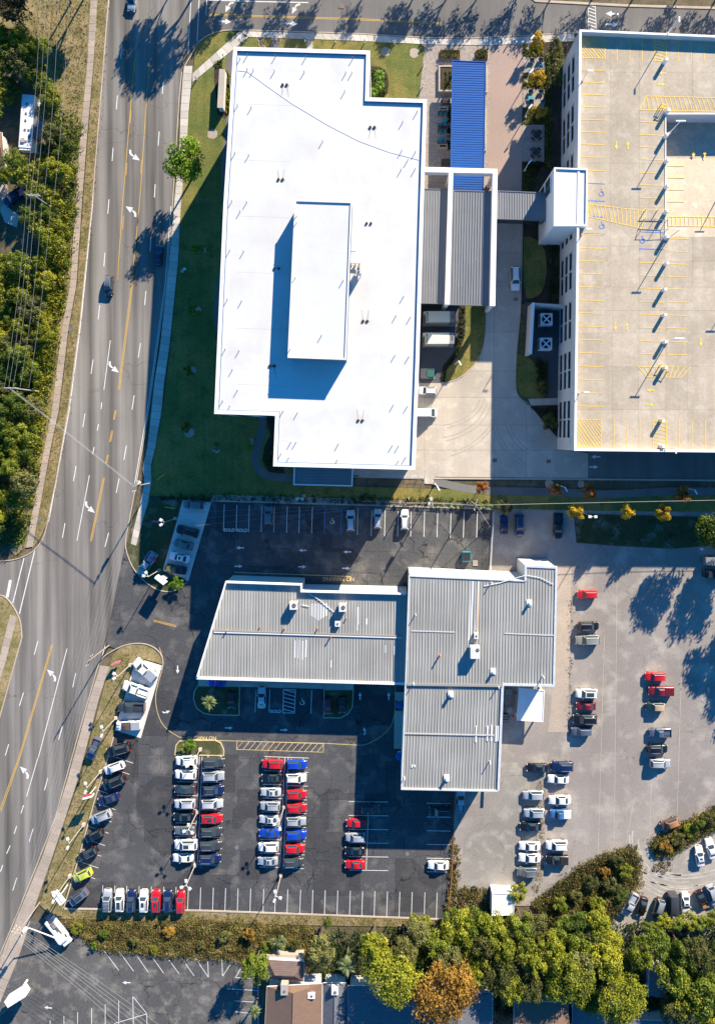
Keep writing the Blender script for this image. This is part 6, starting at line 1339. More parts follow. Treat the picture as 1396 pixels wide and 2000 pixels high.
for i, o in enumerate((-.12, .12)): wire('span_cable', u2, u3, f"{['upper', 'lower'][i]} strand of the thick pale cable crossing the highway", .3, .035, off=(0, o, 0), m='wire')
for i, o in enumerate((-.8, -.3, .3, .9)):
    wire('power_line', u3, u4, f'{ORD[i]} roadside wire from the left between the lot corner and the white pad', .6, off=(o, 0, -.3*i), group='roadside wires')
    wire('power_line', u4, u5, f'{ORD[i]} roadside wire from the left between the white pad and the bucket truck', .8, off=(o, 0, -.2*i), group='roadside wires')
u9 = P(330, 2060, 9)
for i, o in enumerate((-2.4, -1.5, 0, .9, 1.8, 3.0)): wire('power_line', u5, u9, f'{ORD[i]} wire from the bottom left fanning over the corner lot', .5, off=(o*.4, 0, -.2*i), off2=(o*1.5, 0, -.2*i), group='wires over the corner lot')
for i, z in enumerate((0, -.7, -1.4)):
    wire('power_line', u6, u7, f'{ORD[i]} wire from the top between the two poles above the north stalls', .2, off=(0, -.1, z), group='wires over the north stalls')
    wire('power_line', P(380, 1000+i*14, 9), u6, f'{ORD[i]} wire from the top running left over the north stalls', .8, off=(0, 0, z if i == 0 else -1), group='wires over the north stalls')
wire('power_line', u7, P(1500, 975, 9), 'single wire running right over the rear grass patch', .4, .05)
wire('guy_wire', u7, P(958, 1030), 'guy wire slanting down from the right pole above the north stalls', 0, .05, cat='guy wire')
for x, y, x2, y2, lab in ((322, 990, 341, 993, 'upper'), (306, 938, 322, 925, 'lower')): wire('guy_guard', P(x, y, .3), P(x2, y2, 2.4), f'{lab} yellow guy wire guard near the wire laden corner pole', 0, .07, 'yellow', cat='guy wire')
# chain link fences
def fence(pts, lab, h=1.8, step=2.6, m='pole', wires=4):
    A = [P(x, y) for x, y in pts]; t_ = empty('chain_link_fence', A[0], lab, 'fence'); pm_ = MB().tube((0, 0, 0), (0, 0, h), .04, n=5).mesh('post', M[m])
    for a, b in zip(A[:-1], A[1:]):
        n = max(1, int((b-a).length/step))
        for i in range(n): link('post', pm_, t_, a.lerp(b, i/n)-A[0])
    mb = MB()
    for z in [h]+[h*k/wires for k in range(wires)]:
        for a, b in zip(A[:-1], A[1:]): mb.tube(a+Vector((0, 0, z+.02)), b+Vector((0, 0, z+.02)), .022 if z < h else .035, n=4, caps=False)
    build(mb, 'rail_wires', M[m], t_)
fence([(962, 1000), (958, 1075), (955, 1122)], 'chain link fence running down from the north wall to the workshop'); fence([(886, 1548), (884, 1650), (880, 1720), (872, 1792)], 'rusty chain link fence between the dealer lot and the pale apron', m='rust')
fence([(700, 978), (960, 986)], 'low fence along the north edge of the stalls', 1.0, 3.2, 'concpole', 2); fence([(1000, 994), (1400, 1003)], 'fence between the dark strip and the rear grass patch', 1.6, 3.5, 'concpole', 2)
fence([(690, 931), (829, 935), (828, 944)], 'steel railing round the dock apron below the hospital', 1.1, 1.4, 'pole', 2)
for x, y, s_, m_, lab in ((362, 526, (.5, .4, .7), 'white', 'pale utility box on the shaded lawn below the green tree'), (357, 529, (.7, .7, .3), 'walkold', 'low vault lid beside the pale utility box on the shaded lawn')):
    c = P(x, y); tag(build(MB().box((c.x, c.y, s_[2]/2+.03), s_).box((c.x, c.y, s_[2]+.05), (s_[0]*1.1, s_[1]*1.1, .05)), 'utility_box', M[m_]), lab, 'utility box')
# planters
def planter(x0, y0, x1, y1, h, lab, name='planter_box', m='concrete'):
    a, b = P(x0, y0), P(x1, y1); c = (a+b)/2; t_ = empty(name, c, lab, 'planter'); o_ = [(a.x, b.y), (b.x, b.y), (b.x, a.y), (a.x, a.y)]
    build(ring(MB(), o_, inset(o_, .28), 0, h), 'rim', M[m], t_); build(MB().prism(inset(o_, .29), 0, h-.12), 'soil', M['mulch'], t_); return t_
planter(856, 130, 890, 180, .7, 'big pale planter with two rows of round shrubs left of the blue canopy'); planter(857, 209.5, 875, 217.5, .6, 'small pale planter above the teal chairs'); planter(855.5, 281.5, 873.5, 291, .6, 'small pale planter below the teal chairs')
planter(941, 130, 950.5, 182, .7, 'narrow pale planter under the upper right side of the blue canopy'); planter(938, 212, 948.5, 296, .7, 'narrow pale planter under the lower right side of the blue canopy')
# ================================================================ VEGETATION
def leaf_mesh(name, cen, nrm, size, m):
    """many small leaf-shaped quads; arrays of centres, normals, sizes"""
    n = len(cen); nrm = nrm/np.linalg.norm(nrm, axis=1, keepdims=True)
    h = rng.normal(size=(n, 3)); u = np.cross(nrm, h); u /= np.linalg.norm(u, axis=1, keepdims=True); v = np.cross(nrm, u)
    s = size[:, None]; asp = rng.uniform(.45, .8, (n, 1))
    q = np.stack([cen-u*s, cen-v*s*asp, cen+u*s, cen+v*s*asp], axis=1).reshape(-1, 3)
    me = bpy.data.meshes.new(name); me.vertices.add(4*n); me.loops.add(4*n); me.polygons.add(n)
    me.vertices.foreach_set('co', q.astype(np.float32).ravel()); me.loops.foreach_set('vertex_index', np.arange(4*n, dtype=np.int32))
    me.polygons.foreach_set('loop_start', np.arange(0, 4*n, 4, dtype=np.int32)); me.polygons.foreach_set('loop_total', np.full(n, 4, dtype=np.int32))
    me.materials.append(m); me.update(calc_edges=True); return me
def crown_arrays(n, clumps, seed, squash=.75, leaf=.052, open_=.0):
    r = np.random.default_rng(seed); cen = []; nr = []; sz = []
    C_ = []
    for i in range(clumps):
        a = r.uniform(0, 2*np.pi); rr = np.sqrt(r.uniform(0, 1))*.80; z = np.sqrt(max(0, 1-rr*rr))*r.uniform(.35, 1.0)*squash
        if r.uniform() < .2: z *= .3
        C_.append((np.cos(a)*rr, np.sin(a)*rr, z, r.uniform(.15, .34)))
    per = n//clumps
    for (x, y, z, cr) in C_:
        d = r.normal(size=(per, 3)); d[:, 2] = np.abs(d[:, 2])*1.1-.35; d /= np.linalg.norm(d, axis=1, keepdims=True)
        k = cr*r.uniform(.55, 1.12, (per, 1))**.8*(1+.25*np.sin(d[:, :1]*7+z*9)*np.cos(d[:, 1:2]*6+x*8))
        cen.append(np.array([[x, y, z]])+d*k*np.array([[1, 1, .8]])); nr.append(d+r.normal(size=(per, 3))*.55+np.array([[0, 0, .35]])); sz.append(r.uniform(.6, 1.3, per)*leaf)
    return np.concatenate(cen), np.concatenate(nr), np.concatenate(sz)
CROWN = {}
def crown_mesh(hue, v, dens='big'):
    k = (hue, v, dens)
    if k not in CROWN:
        n, cl, lf = {'big': (5200, 34, .046), 'small': (1100, 12, .10), 'huge': (11000, 60, .034), 'thin': (1300, 26, .05), 'bush': (3200, 20, .062)}[dens]
        c, nn, s = crown_arrays(n, cl, 100+v*17+len(hue)*3+n, leaf=lf); CROWN[k] = leaf_mesh('crown', c, nn, s, LEAF[hue])
    return CROWN[k]
TR = {}
def trunk_mesh(v, h=1.0):
    if v not in TR:
        r = random.Random(v); mb = MB(); mb.tube((0, 0, 0), (.03, .02, .45), .055, .038, n=7); mb.tube((.03, .02, .45), (0, 0, .8), .038, .02, n=6)
        for k in range(6):
            a = k*1.05+r.uniform(-.3, .3); p = Vector((.03*math.cos(a), .03*math.sin(a), .42+.05*k)); q = p+Vector((math.cos(a)*.42, math.sin(a)*.42, r.uniform(.18, .34)))
            mb.tube(p, q, .024, .008, n=5); mb.tube(q, q+Vector((math.cos(a+.5)*.22, math.sin(a+.5)*.22, .12)), .009, .003, n=4)
        TR[v] = mb.mesh('trunk', M['bark'])
    return TR[v]
_tv = [0]
def tree(x, y, rpx, hue, h, label, group=None, dens='big', cat='tree', name=None, squash=1.0, at='crown'):
    """x,y,rpx: plan position and radius of the crown as seen at its own height"""
    _tv[0] += 1; v = _tv[0] % 5
    zc = h*.62; c = P(x, y, zc) if at == 'crown' else P(x, y, 0); R = rpx*(CAM_H-zc)/FPX*1.02
    t_ = empty(name or ('tree' if cat == 'tree' else 'shrub'), (c.x, c.y, 0), label, cat, group)
    cz = (h-zc)/.75
    o = link('crown', crown_mesh(hue, v, dens), t_, (0, 0, zc-(h-zc)*.15)); o.scale = (R*random.uniform(.88, 1.12), R*random.uniform(.85, 1.1), cz*squash); o.rotation_euler.z = random.uniform(0, 6.28)
    o2 = link('trunk', trunk_mesh(v % 3), t_, (0, 0, 0)); o2.scale = (R*1.0, R*1.0, h*.95); o2.rotation_euler.z = random.uniform(0, 6.28)
    return t_
def palm(x, y, rpx, h, label, hue='palm'):
    c = P(x, y, h); t_ = empty('palm_tree', (c.x, c.y, 0), label, 'palm tree'); R = rpx*(CAM_H-h)/FPX
    build2(MB().tube((0, 0, 0), (0, 0, h), .22, .18, n=9), 'trunk', M['bark'], t_)
    for k in range(34):
        a = k*2.399; tilt = .15+.9*(k/34); mb = MB(); p = Vector((0, 0, 0)); d = Vector((math.cos(a), math.sin(a), 1.1-tilt*1.5)); n = 5; ln = R*random.uniform(.8, 1.05)/n
        pts = [p.copy()]
        for i in range(n): d.z -= .22; p = p+d.normalized()*ln; pts.append(p.copy())
        sd_ = Vector((-math.sin(a), math.cos(a), 0))
        for i in range(1, n):
            for s_ in (-1, 1):
                for j in range(3):
                    t = pts[i].lerp(pts[i+1], j/3); w_ = R*.22*math.sin(math.pi*min(1, (i+j/3)/n+.15)); q = t+sd_*s_*w_+(pts[i+1]-pts[i]).normalized()*w_*.8-Vector((0, 0, w_*.3))
                    u = (pts[i+1]-pts[i]).normalized()*R*.045; mb.add([t-u, t+u, q], [(0, 1, 2)])
        for i in range(n): mb.tube(pts[i], pts[i+1], .03, n=3, caps=False)
        link('frond', mb.mesh('frond', LEAF[hue]), t_, (0, 0, h))
    return t_
def pts_in(poly, n):
    xs = [p[0] for p in poly]; ys = [p[1] for p in poly]; out = []
    while len(out) < n:
        x = rng.uniform(min(xs), max(xs), n); y = rng.uniform(min(ys), max(ys), n)
        out += [(a, b) for a, b in zip(x, y) if inside((a, b), poly)]
    return out[:n]
def scrub(name, poly, n, hue, h, size, label=None, clump=18, mound=1.0, jit=3.0):
    """weeds, ground cover: clumps of small blades and leaves, one uncountable mass"""
    cs = pts_in(poly, max(1, n//clump)); cen = np.zeros((len(cs)*clump, 3)); k = 0
    for (x, y) in cs:
        q = P(x+rng.normal()*jit, y+rng.normal()*jit); r = rng.uniform(.25, .9)*mound; hh = rng.uniform(.3, 1.0)*h
        d = rng.normal(size=(clump, 3)); d /= np.linalg.norm(d, axis=1, keepdims=True); d[:, 2] = np.abs(d[:, 2])
        cen[k:k+clump] = np.array([[q.x, q.y, .03]])+d*np.array([[r, r, hh]])*rng.uniform(.5, 1, (clump, 1)); k += clump
    nr = rng.normal(size=cen.shape)*.8+np.array([[0, 0, .6]])
    me = leaf_mesh(name, cen, nr, rng.uniform(.5, 1.3, len(cen))*size, WEED.get(hue, LEAF[hue])); o = link(name, me); o['kind'] = 'stuff'; return o
# ---- weeds and ground cover
SC1 = [(128, 1800), (400, 1800), (600, 1812), (640, 1830), (600, 1868), (480, 1880), (440, 1872), (300, 1866), (195, 1852), (150, 1828)]
scrub('weed_bank', SC1, 70000, 'dry', .8, .11, mound=1.2, clump=30); scrub('weed_bank', SC1, 46000, 'weeds', .9, .12, mound=1.4, clump=34)
SC2 = [(1232, 1654), (1246, 1672), (1242, 1720), (1215, 1760), (1190, 1800), (1080, 1800), (1040, 1765), (1095, 1725), (1140, 1690), (1190, 1668)]
scrub('weed_bank', SC2, 36000, 'weeds', 1.5, .15, mound=1.5); scrub('weed_bank', SC2, 36000, 'dry', 1.4, .13, mound=1.5)
SC3 = [(1272, 1642), (1330, 1612), (1396, 1578), (1480, 1545), (1480, 1580), (1396, 1618), (1350, 1640), (1310, 1668), (1280, 1668)]
scrub('weed_bank', SC3, 18000, 'weeds', 1.4, .15, mound=1.5); scrub('weed_bank', SC3, 22000, 'dry', 1.2, .13, mound=1.5)
SC4 = [(884, 1640), (893, 1640), (895, 1730), (960, 1738), (960, 1780), (1010, 1785), (1010, 1810), (870, 1810), (876, 1720)]
scrub('weed_bank', SC4, 9000, 'dry', .7, .16); scrub('weed_bank', SC4, 4000, 'weeds', .8, .17)
scrub('fence_weeds', [(1052, 1500), (1062, 1500), (1058, 1745), (1040, 1745)], 1800, 'dry', .25, .10, clump=6, mound=.6); scrub('fence_weeds', [(1113, 1170), (1117, 1170), (1113, 1440), (1109, 1440)], 700, 'dry', .15, .09, clump=5, mound=.5)
scrub('gravel_weeds', [(1190, 1690), (1260, 1690), (1250, 1760), (1190, 1770)], 2500, 'dry', .4, .14, clump=8); scrub('gravel_weeds', [(1280, 1680), (1310, 1680), (1300, 1705), (1275, 1700)], 500, 'dry', .4, .13, clump=8)
scrub('verge_weeds', [(690, 972), (960, 978), (960, 992), (690, 984)], 5000, 'weeds', .35, .13); scrub('verge_weeds', [(290, 972), (400, 966), (690, 974), (690, 983), (410, 977)], 3500, 'dark', .35, .13)
scrub('leaf_litter', [(70, 0), (178, 0), (170, 120), (150, 260), (130, 200), (100, 120), (60, 60)], 3500, 'dry', .12, .12, clump=4)
scrub('grass_tufts', [(192, 0), (211, 0), (179, 400), (134, 798), (93, 1020), (64, 1068), (82, 970), (115, 799), (149, 558), (170, 266)], 9000, 'dry', .1, .09, clump=6)
scrub('grass_tufts', [(228, 1290), (262, 1264), (222, 1432), (172, 1600), (122, 1776), (84, 1762), (125, 1610), (180, 1430)], 9000, 'weeds', .1, .09, clump=6)
scrub('grass_tufts', [(124, 1778), (860, 1799), (860, 1812), (125, 1796)], 6000, 'dry', .12, .10, clump=6)
scrub('worn_grass', [(1125, 1005), (1396, 1012), (1396, 1062), (1200, 1063), (1128, 1058)], 5000, 'dark', .12, .11, clump=6)
UW = [(-60, 60), (90, 62), (150, 200), (158, 300), (146, 400), (142, 470), (122, 600), (106, 700), (92, 800), (80, 860), (74, 930), (60, 1000), (42, 1060), (-60, 1060)]
def notin(ex): return lambda p: not any(inside(p, e) for e in ex)
scrub('undergrowth', [(110, 190), (158, 240), (150, 400), (140, 500), (122, 600), (92, 800), (74, 930), (48, 1060), (-40, 1060), (-40, 540), (70, 520), (100, 380), (100, 260)], 42000, 'green', 2.2, .2, mound=1.6)
scrub('undergrowth', [(100, 400), (144, 400), (120, 620), (88, 800), (70, 930), (60, 800), (80, 600)], 12000, 'yellow', 2.4, .2, mound=1.6)
UB = [(600, 1822), (880, 1800), (1010, 1790), (1100, 1790), (1200, 1800), (1396, 1800), (1480, 1800), (1480, 1900), (1300, 1985), (960, 1985), (700, 1930), (640, 1915), (600, 1880)]
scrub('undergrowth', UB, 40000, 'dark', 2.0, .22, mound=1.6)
scrub('hedge', [(1064, 105), (1075, 105), (1075, 330), (1064, 330)], 5000, 'green', .9, .12, mound=.5, jit=.5); scrub('hedge', [(1020, 316), (1066, 316), (1066, 330), (1020, 330)], 1800, 'dark', .8, .12, mound=.5, jit=.5)
scrub('hedge', [(1020, 211), (1063, 211), (1063, 243), (1020, 243)], 2600, 'green', .5, .11, mound=.4, jit=.5); scrub('hedge', [(1021, 141), (1062, 141), (1062, 172), (1021, 172)], 2000, 'yellow', .5, .11, mound=.4, jit=.5); scrub('hedge', [(1021, 86), (1060, 86), (1060, 110), (1021, 110)], 2000, 'yellow', .6, .11, mound=.4, jit=.5)
scrub('hedge', [(1020, 332), (1050, 332), (1040, 372), (1020, 372)], 1800, 'green', .6, .12, mound=.5, jit=.5)
scrub('hedge', [(874, 210), (882, 210), (880, 292), (873, 292)], 1500, 'dark', .8, .11, mound=.4, jit=.5)
scrub('shrub_bed', [(1078, 88), (1098, 90), (1096, 170), (1080, 170)], 3500, 'olive', 1.2, .14, mound=.7, jit=.5)
scrub('shrub_bed', [(898, 600), (908, 600), (906, 655), (895, 692), (872, 722), (868, 744), (861, 742), (866, 714), (889, 684)], 3500, 'dark', .7, .12, mound=.5, jit=.5)
scrub('shrub_bed', [(1068, 440), (1090, 440), (1090, 590), (1070, 590)], 3500, 'dark', .6, .12, mound=.5, jit=.5); scrub('shrub_bed', [(1046, 700), (1066, 710), (1068, 770), (1048, 765)], 2500, 'dark', .9, .13, mound=.6, jit=.5); scrub('shrub_bed', [(1034, 796), (1090, 796), (1110, 868), (1078, 840)], 2500, 'dark', .5, .12, mound=.5, jit=.5)
scrub('shrub_bed', [(722, 135), (750, 135), (756, 160), (752, 190), (722, 190)], 2600, 'green', .8, .13, mound=.6, jit=.5); scrub('shrub_bed', [(438, 130), (449, 140), (448, 210), (440, 225)], 1800, 'yellow', .5, .11, mound=.4, jit=.5); scrub('shrub_bed', [(421, 118), (434, 118), (432, 132), (420, 132)], 600, 'green', .6, .11, mound=.4, jit=.5)
scrub('shrub_bed', [(524, 872), (537, 872), (545, 925), (526, 920), (514, 900)], 2500, 'olive', .6, .12, mound=.5, jit=.5)
scrub('shrub_bed', [(858, 137), (882, 137), (882, 176), (858, 176)], 200, 'dark', .2, .1, mound=.2, jit=.5)
# ---- single shrubs and small trees
def shrubs(spec, where, group, hue='green', h=.9, dens='small', cat='shrub'):
    for i, (x, y, r) in enumerate(spec): tree(x, y, r, hue, h, f'{ORD[i]} small round shrub {where}', group, dens, cat)
shrubs([(870.5, 140+i*5.6, 2.6) for i in range(7)], 'from the top in the left row of the big planter', 'planter shrubs', 'lime', .9)
shrubs([(878.5, 140+i*5.6, 2.6) for i in range(7)], 'from the top in the right row of the big planter', 'planter shrubs', 'lime', .9)
shrubs([(1020, 628), (1020, 637.5), (1020, 647), (1019, 657), (1019, 665), (1018.5, 673), (1018.5, 681)] and [(1020, 628, 2.6), (1020, 637.5, 2.8), (1020, 647, 2.4), (1019, 657, 2.6), (1019, 665, 2.6), (1018.5, 673, 2.8), (1018.5, 681, 2.6)], 'from the top in the strip left of the screen wall', 'screen wall shrubs', 'lime', .8)
for i, (x0, x1) in enumerate(((859, 898), (929, 952))):
    a, b = P(x0, 98), P(x1, 116); c = (a+b)/2; t_ = empty('boxed_hedge', (c.x, c.y, 0), f"{['wide left', 'narrow right'][i]} clipped hedge box at the north end of the blue canopy", 'hedge')
    build(ring(MB(), [(a.x, b.y), (b.x, b.y), (b.x, a.y), (a.x, a.y)], inset([(a.x, b.y), (b.x, b.y), (b.x, a.y), (a.x, a.y)], .1), 0, .35), 'planter_rim', M['rust'], t_)
    n = 1500; cen = np.stack([rng.uniform(a.x+.1, b.x-.1, n), rng.uniform(b.y+.1, a.y-.1, n), rng.uniform(.2, 1.15, n)], 1)-np.array([[c.x, c.y, 0]])
    link('foliage', leaf_mesh('foliage', cen, rng.normal(size=(n, 3))+np.array([[0, 0, .8]]), rng.uniform(.06, .14, n), LEAF['weeds']), t_)
T1 = [(362, 316, 44, 'lime', 11.5, 'big bright green tree overhanging the highway pavement', 'big'), (1050, 79, 15, 'gold', 4.5, 'uppermost golden tree in the garden beside the plaza', 'bush'), (1049, 153, 19, 'gold', 5, 'middle golden tree in the garden beside the plaza', 'bush'),
      (1051, 217, 17, 'gold', 5, 'lowest golden tree in the garden beside the plaza', 'bush'), (1083, 92, 17, 'olive', 4, 'pale olive bushy tree at the garage corner', 'bush'), (388, 487, 14, 'lime', 3.5, 'uppermost of the small green trees on the shaded lawn', 'small'),
      (380, 606, 14, 'lime', 3.5, 'second of the small green trees on the shaded lawn', 'small'), (369, 724, 13, 'yellow', 3.5, 'third of the small trees on the shaded lawn, olive coloured', 'small'), (362, 836, 13, 'rust', 3.5, 'fourth small tree on the shaded lawn, brownish', 'small'), (486, 869, 12, 'lime', 3, 'small green tree beside the curved dark path', 'thin'),
      (422, 872, 11, 'dark', 3, 'thin small tree in the middle of the lower shaded lawn', 'thin'), (941, 951, 15, 'orange', 4, 'bright orange tree by the path below the concrete apron', 'bush'), (1082, 957, 16, 'orange', 9.5, 'orange tree beside the left white lamp post', 'bush'), (1148, 958, 15, 'orange', 9.5, 'brownish thin tree right of the left white lamp post', 'bush'),
      (1329, 964, 17, 'orange', 9.5, 'rust coloured tree beside the right white lamp post', 'bush'), (1122, 999, 17, 'gold', 9, 'golden orange tree over the twin headed light pole', 'bush'), (1224, 998, 16, 'gold', 8.8, 'left of the two small golden trees above the rear grass patch', 'bush'), (1292, 1001, 17, 'gold', 8.8, 'right of the two small golden trees above the rear grass patch', 'bush'),
      (985, 990, 16, 'weeds', 4, 'pale bushy tree above the two dark blue cars', 'bush'), (1394, 1035, 44, 'green', 12, 'big green tree cut by the right edge above the rear lot', 'big'), (345, 1139, 15, 'lime', 2.2, 'bright green shrub at the foot of the north pad', 'bush'), (1060, 759, 17, 'weeds', 3.5, 'yellow green round bush below the chillers', 'bush'),
      (1074, 823, 18, 'weeds', 4, 'olive tree against the garage wall by the curved kerb', 'bush'), (1013, 1741, 19, 'yellow', 4, 'bright yellow green shrub beside the white tin shed', 'bush'), (372, 1454, 12, 'lime', 2, 'bright green shrub on the tree island', 'bush'), (360, 1460, 11, 'green', 1.6, 'dark green shrub left on the tree island', 'small'),
      (1364, 1608, 13, 'green', 3, 'round green bush rising from the weed patch in the rear lot', 'bush'), (182, 1848, 9, 'lime', 1.4, 'bright little bush at the lower edge of the weed bank', 'small'), (543, 1838, 18, 'palm', 3.5, 'pale silvery shrub above the brown shed', 'bush'), (1000, 1740, 9, 'dark', 1.4, 'low dark bush at the corner of the white tin shed', 'small')]
for x, y, r, hu, h, lb, dn in T1: tree(x, y, r, hu, h, lb, None, dn)
for i, (x, y) in enumerate(((695, 980), (706, 981), (729, 981), (776, 983), (811, 984), (822, 984), (852, 985), (862, 985), (878, 986), (888, 986), (898, 987), (928, 988), (938, 988), (948, 988), (957, 988))): tree(x, y, 4.5 if x < 840 else 6, 'lime' if x > 840 else 'weeds', 1.0, f'{ORD[i]} small shrub from the left above the north stalls', 'shrubs above the north stalls', 'small', 'shrub')
palm(408, 1372, 19, 5.4, 'pale fan palm on the rounded island in front of the showroom'); palm(677, 1889, 23, 6, 'bushy palm tree between the wood and the narrow grey roof'); palm(497, 1978, 15, 4, 'palm tree at the bottom edge left of the brown house')
for i, (x, y, r) in enumerate(((741, 145, 15), (742, 165, 13), (730, 178, 12))): palm(x, y, r, 3.2, f"{['upper', 'middle', 'lower'][i]} one of three leafy palms in the notch of the hospital wall", 'lime')
# ---- trees outside the frame whose shade falls on the road and lot
for x, y, r, h, hu in ((410, -62, 52, 15, 'dark'), (470, -66, 34, 10, 'green'), (372, -80, 36, 14, 'dark'), (538, -72, 32, 9, 'green'), (600, -62, 34, 9, 'dark'), (660, -62, 30, 10, 'green'), (745, -66, 24, 9, 'green'), (840, -60, 34, 10, 'dark'), (905, -58, 38, 9, 'green'), (960, -52, 34, 9, 'dark'), (1035, -50, 38, 9, 'green'), (1100, -48, 36, 9, 'dark'), (1180, -46, 40, 9, 'green'), (1260, -44, 42, 9, 'dark'), (1345, -44, 42, 9, 'green'), (1420, -42, 42, 9, 'dark'), (1500, -30, 42, 9, 'green')):
    _k = globals().get('_k', -1)+1; tree(x, y, r, hu, h, f'{ORD[_k]} leafy tree of the row beyond the top edge, across the north street', 'trees beyond the north street', 'thin' if h <= 9 else 'big', at='g')
for x, y, r, h, hu in ((1452, 1020, 52, 13, 'green'), (1500, 1105, 56, 15, 'dark'), (1500, 1205, 34, 12, 'green'), (1520, 1270, 36, 11, 'dark')): _j = globals().get('_j', -1)+1; tree(x, y, r, hu, h, f'{ORD[_j]} tall tree from the top beyond the right edge of the rear lot', 'trees beyond the right edge', 'big', at='g')
# ---- the woods: every crown is a tree
HN = {'green': 'mid green', 'dark': 'dark green', 'olive': 'grey green', 'yellow': 'yellow green', 'rust': 'golden brown', 'lime': 'bright green', 'weeds': 'olive brown', 'gold': 'golden', 'pine': 'brown green'}
def wood(poly, excl, step, rr, hr, hues, bands, group, seed, extra=()):
    rd = random.Random(seed); xs = [p[0] for p in poly]; ys = [p[1] for p in poly]; pts = []; j = 0; y = min(ys)
    while y < max(ys):
        x = min(xs)+(step/2 if j % 2 else 0)
        while x < max(xs):
            p = (x+rd.uniform(-.3, .3)*step, y+rd.uniform(-.3, .3)*step)
            if inside(p, poly) and not any(inside(p, e) for e in excl): pts.append(p)
            x += step
        y += step*.87; j += 1
    bd = {}
    for p in pts:
        nm = bands(p); bd.setdefault(nm, []).append(p)
    for (nm, ax, way), L_ in bd.items():
        L_.sort(key=lambda p: p[ax])
        for i, (x, y) in enumerate(L_):
            hu = rd.choice(hues); r = rd.uniform(*rr); h = rd.uniform(*hr)
            lab = f'{HN[hu]} tree, {ORD[min(i, 57)]} {way}, {nm}'
            tree(x, y, r, hu, h, lab, group)
def bl(p):
    x, y = p; e = np.interp(y, [60, 200, 300, 400, 470, 600, 700, 800, 860, 930, 1000, 1060], [90, 150, 158, 146, 142, 122, 106, 92, 80, 74, 60, 42])
    d = e-x
    return ('the roadside row of the left wood' if d < 34 else 'the inner row of the left wood' if d < 72 else 'the frame edge row of the left wood', 1, 'from the top')
EXC = [[(22, 165), (85, 165), (82, 300), (25, 300)], [(-60, 355), (58, 365), (62, 500), (-60, 500)], [(-60, 240), (25, 240), (28, 335), (-60, 335)]]
LP = [(-30, 70), (84, 78), (128, 190), (136, 300), (124, 400), (120, 470), (102, 600), (86, 700), (72, 800), (60, 870), (54, 940), (40, 1000), (20, 1050), (-30, 1050)]
wood(LP, EXC, 36, (21, 29), (5.5, 9), ['green', 'yellow', 'yellow', 'olive', 'green', 'yellow'], bl, 'trees of the left wood', 5)
for x, y, r, hu, h, lb in ((20, 18, 46, 'pine', 11, 'large brown green tree in the top left corner'), (-12, 70, 34, 'yellow', 8, 'yellow green tree at the left edge just below the corner tree'), (100, -50, 36, 'dark', 15, 'tall tree beyond the top edge shading the leafy bank'), (150, -90, 40, 'dark', 14, 'second tall tree beyond the top edge shading the leafy bank')): tree(x, y, r, hu, h, lb, None, 'big')
def bb(p):
    x, y = p
    return ('the upper row of the south wood' if y < 1812 else 'the second row of the south wood' if y < 1856 else 'the third row of the south wood' if y < 1902 else 'the bottom row of the south wood', 0, 'from the left')
BP = [(612, 1840), (700, 1826), (850, 1806), (880, 1782), (960, 1792), (1010, 1782), (1100, 1772), (1180, 1782), (1206, 1820), (1396, 1812), (1430, 1812), (1430, 1990), (1360, 2000), (1260, 1960), (1180, 1962), (1090, 1950), (980, 1945), (960, 1900), (700, 1850), (650, 1852), (612, 1868)]
BX = [[(1244, 1868), (1300, 1870), (1305, 1975), (1240, 1975)]]
wood(BP, BX, 42, (26, 36), (6, 10), ['green', 'yellow', 'yellow', 'weeds', 'green', 'yellow', 'olive', 'green'], bb, 'trees of the south wood', 11)
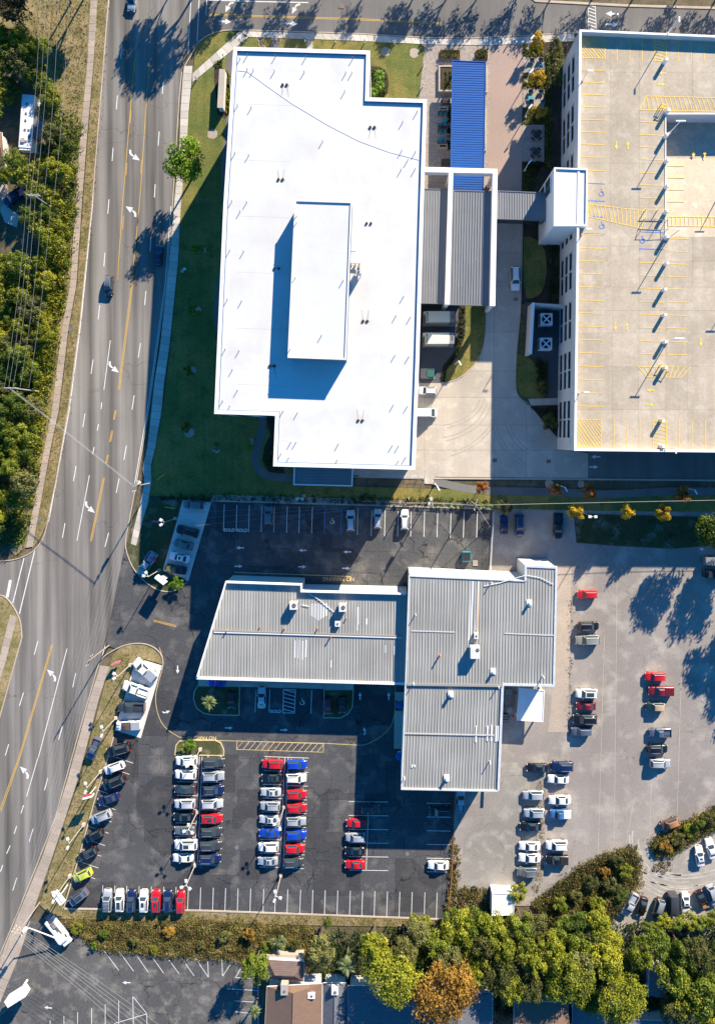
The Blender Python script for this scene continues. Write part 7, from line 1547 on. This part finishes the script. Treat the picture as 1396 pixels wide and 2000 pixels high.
for x, y, r, hu, h, lb, dn in ((866, 1930, 66, 'rust', 13, 'huge golden brown tree hanging over the roofs at the bottom', 'huge'), (770, 1905, 58, 'yellow', 12, 'large yellow green tree left of the huge golden brown one', 'huge'), (500, 1886, 32, 'green', 9, 'green tree leaning over the end of the corner lot', 'big'), (626, 1852, 30, 'olive', 7, 'grey green tree just north of the bushy palm', 'big'),
    (1212, 1945, 52, 'yellow', 11, 'large yellow green tree above the flat grey roof', 'huge'), (1110, 1900, 48, 'yellow', 11, 'large yellow green tree above the light brown roof', 'huge'), (968, 1890, 40, 'weeds', 9, 'olive brown tree right of the huge golden brown one', 'big'), (1312, 1900, 34, 'green', 10, 'green tree over the small dark outbuilding', 'big'), (1375, 1940, 42, 'green', 11, 'green tree in the bottom right corner', 'big')): tree(x, y, r, hu, h, lb, None, dn)
for i, (x, y, r) in enumerate(((1295, 1800, 18), (1320, 1804, 16), (1345, 1796, 20), (1372, 1800, 18), (1395, 1790, 20), (1268, 1812, 16))): tree(x, y, r, ['yellow', 'green'][i % 2], 3.0, f'{ORD[i]} low bush from the left at the gravel row noses', 'bushes along the gravel row', 'bush')
for i, (x, y, r) in enumerate(((808, 1796, 16), (830, 1800, 14), (880, 1788, 18), (905, 1790, 20), (930, 1796, 20), (955, 1800, 18), (640, 1802, 9))): tree(x, y, r, ['green', 'yellow'][i % 2], 3.5, f'{ORD[i]} bush along the lower kerb left of the tin shed', 'bushes along the lower kerb', 'bush')

for i, (x, y, r, hu, h) in enumerate(((150, 1812, 12, 'yellow', 1.8), (205, 1822, 10, 'green', 1.5), (262, 1838, 11, 'weeds', 1.6), (330, 1820, 12, 'rust', 1.5), (392, 1846, 10, 'weeds', 1.4), (440, 1828, 13, 'olive', 1.9), (488, 1825, 13, 'rust', 2.2), (520, 1850, 14, 'green', 2.2), (575, 1845, 13, 'weeds', 2.0), (300, 1856, 9, 'yellow', 1.2))):
    tree(x, y, r, hu, h, f'{HN[hu]} bush, {ORD[i]} of those scattered in the weed bank by the corner lot', 'bushes in the weed bank', 'bush')
for i, (x, y, r, hu, h) in enumerate(((1205, 1680, 15, 'weeds', 2.4), (1222, 1700, 17, 'yellow', 2.6), (1180, 1705, 14, 'rust', 2.0), (1155, 1725, 16, 'weeds', 2.4), (1195, 1730, 16, 'olive', 2.6), (1125, 1750, 16, 'weeds', 2.4), (1165, 1765, 18, 'yellow', 2.6), (1215, 1745, 14, 'dark', 2.2), (1095, 1765, 16, 'green', 2.4), (1300, 1655, 15, 'rust', 2.0), (1325, 1640, 14, 'weeds', 2.0), (1345, 1622, 15, 'yellow', 2.0), (1385, 1600, 16, 'weeds', 2.2))):
    tree(x, y, r, hu, h, f'{HN[hu]} bush, {ORD[i]} of those in the overgrown edge of the rear lot', 'bushes at the rear lot edge', 'bush')
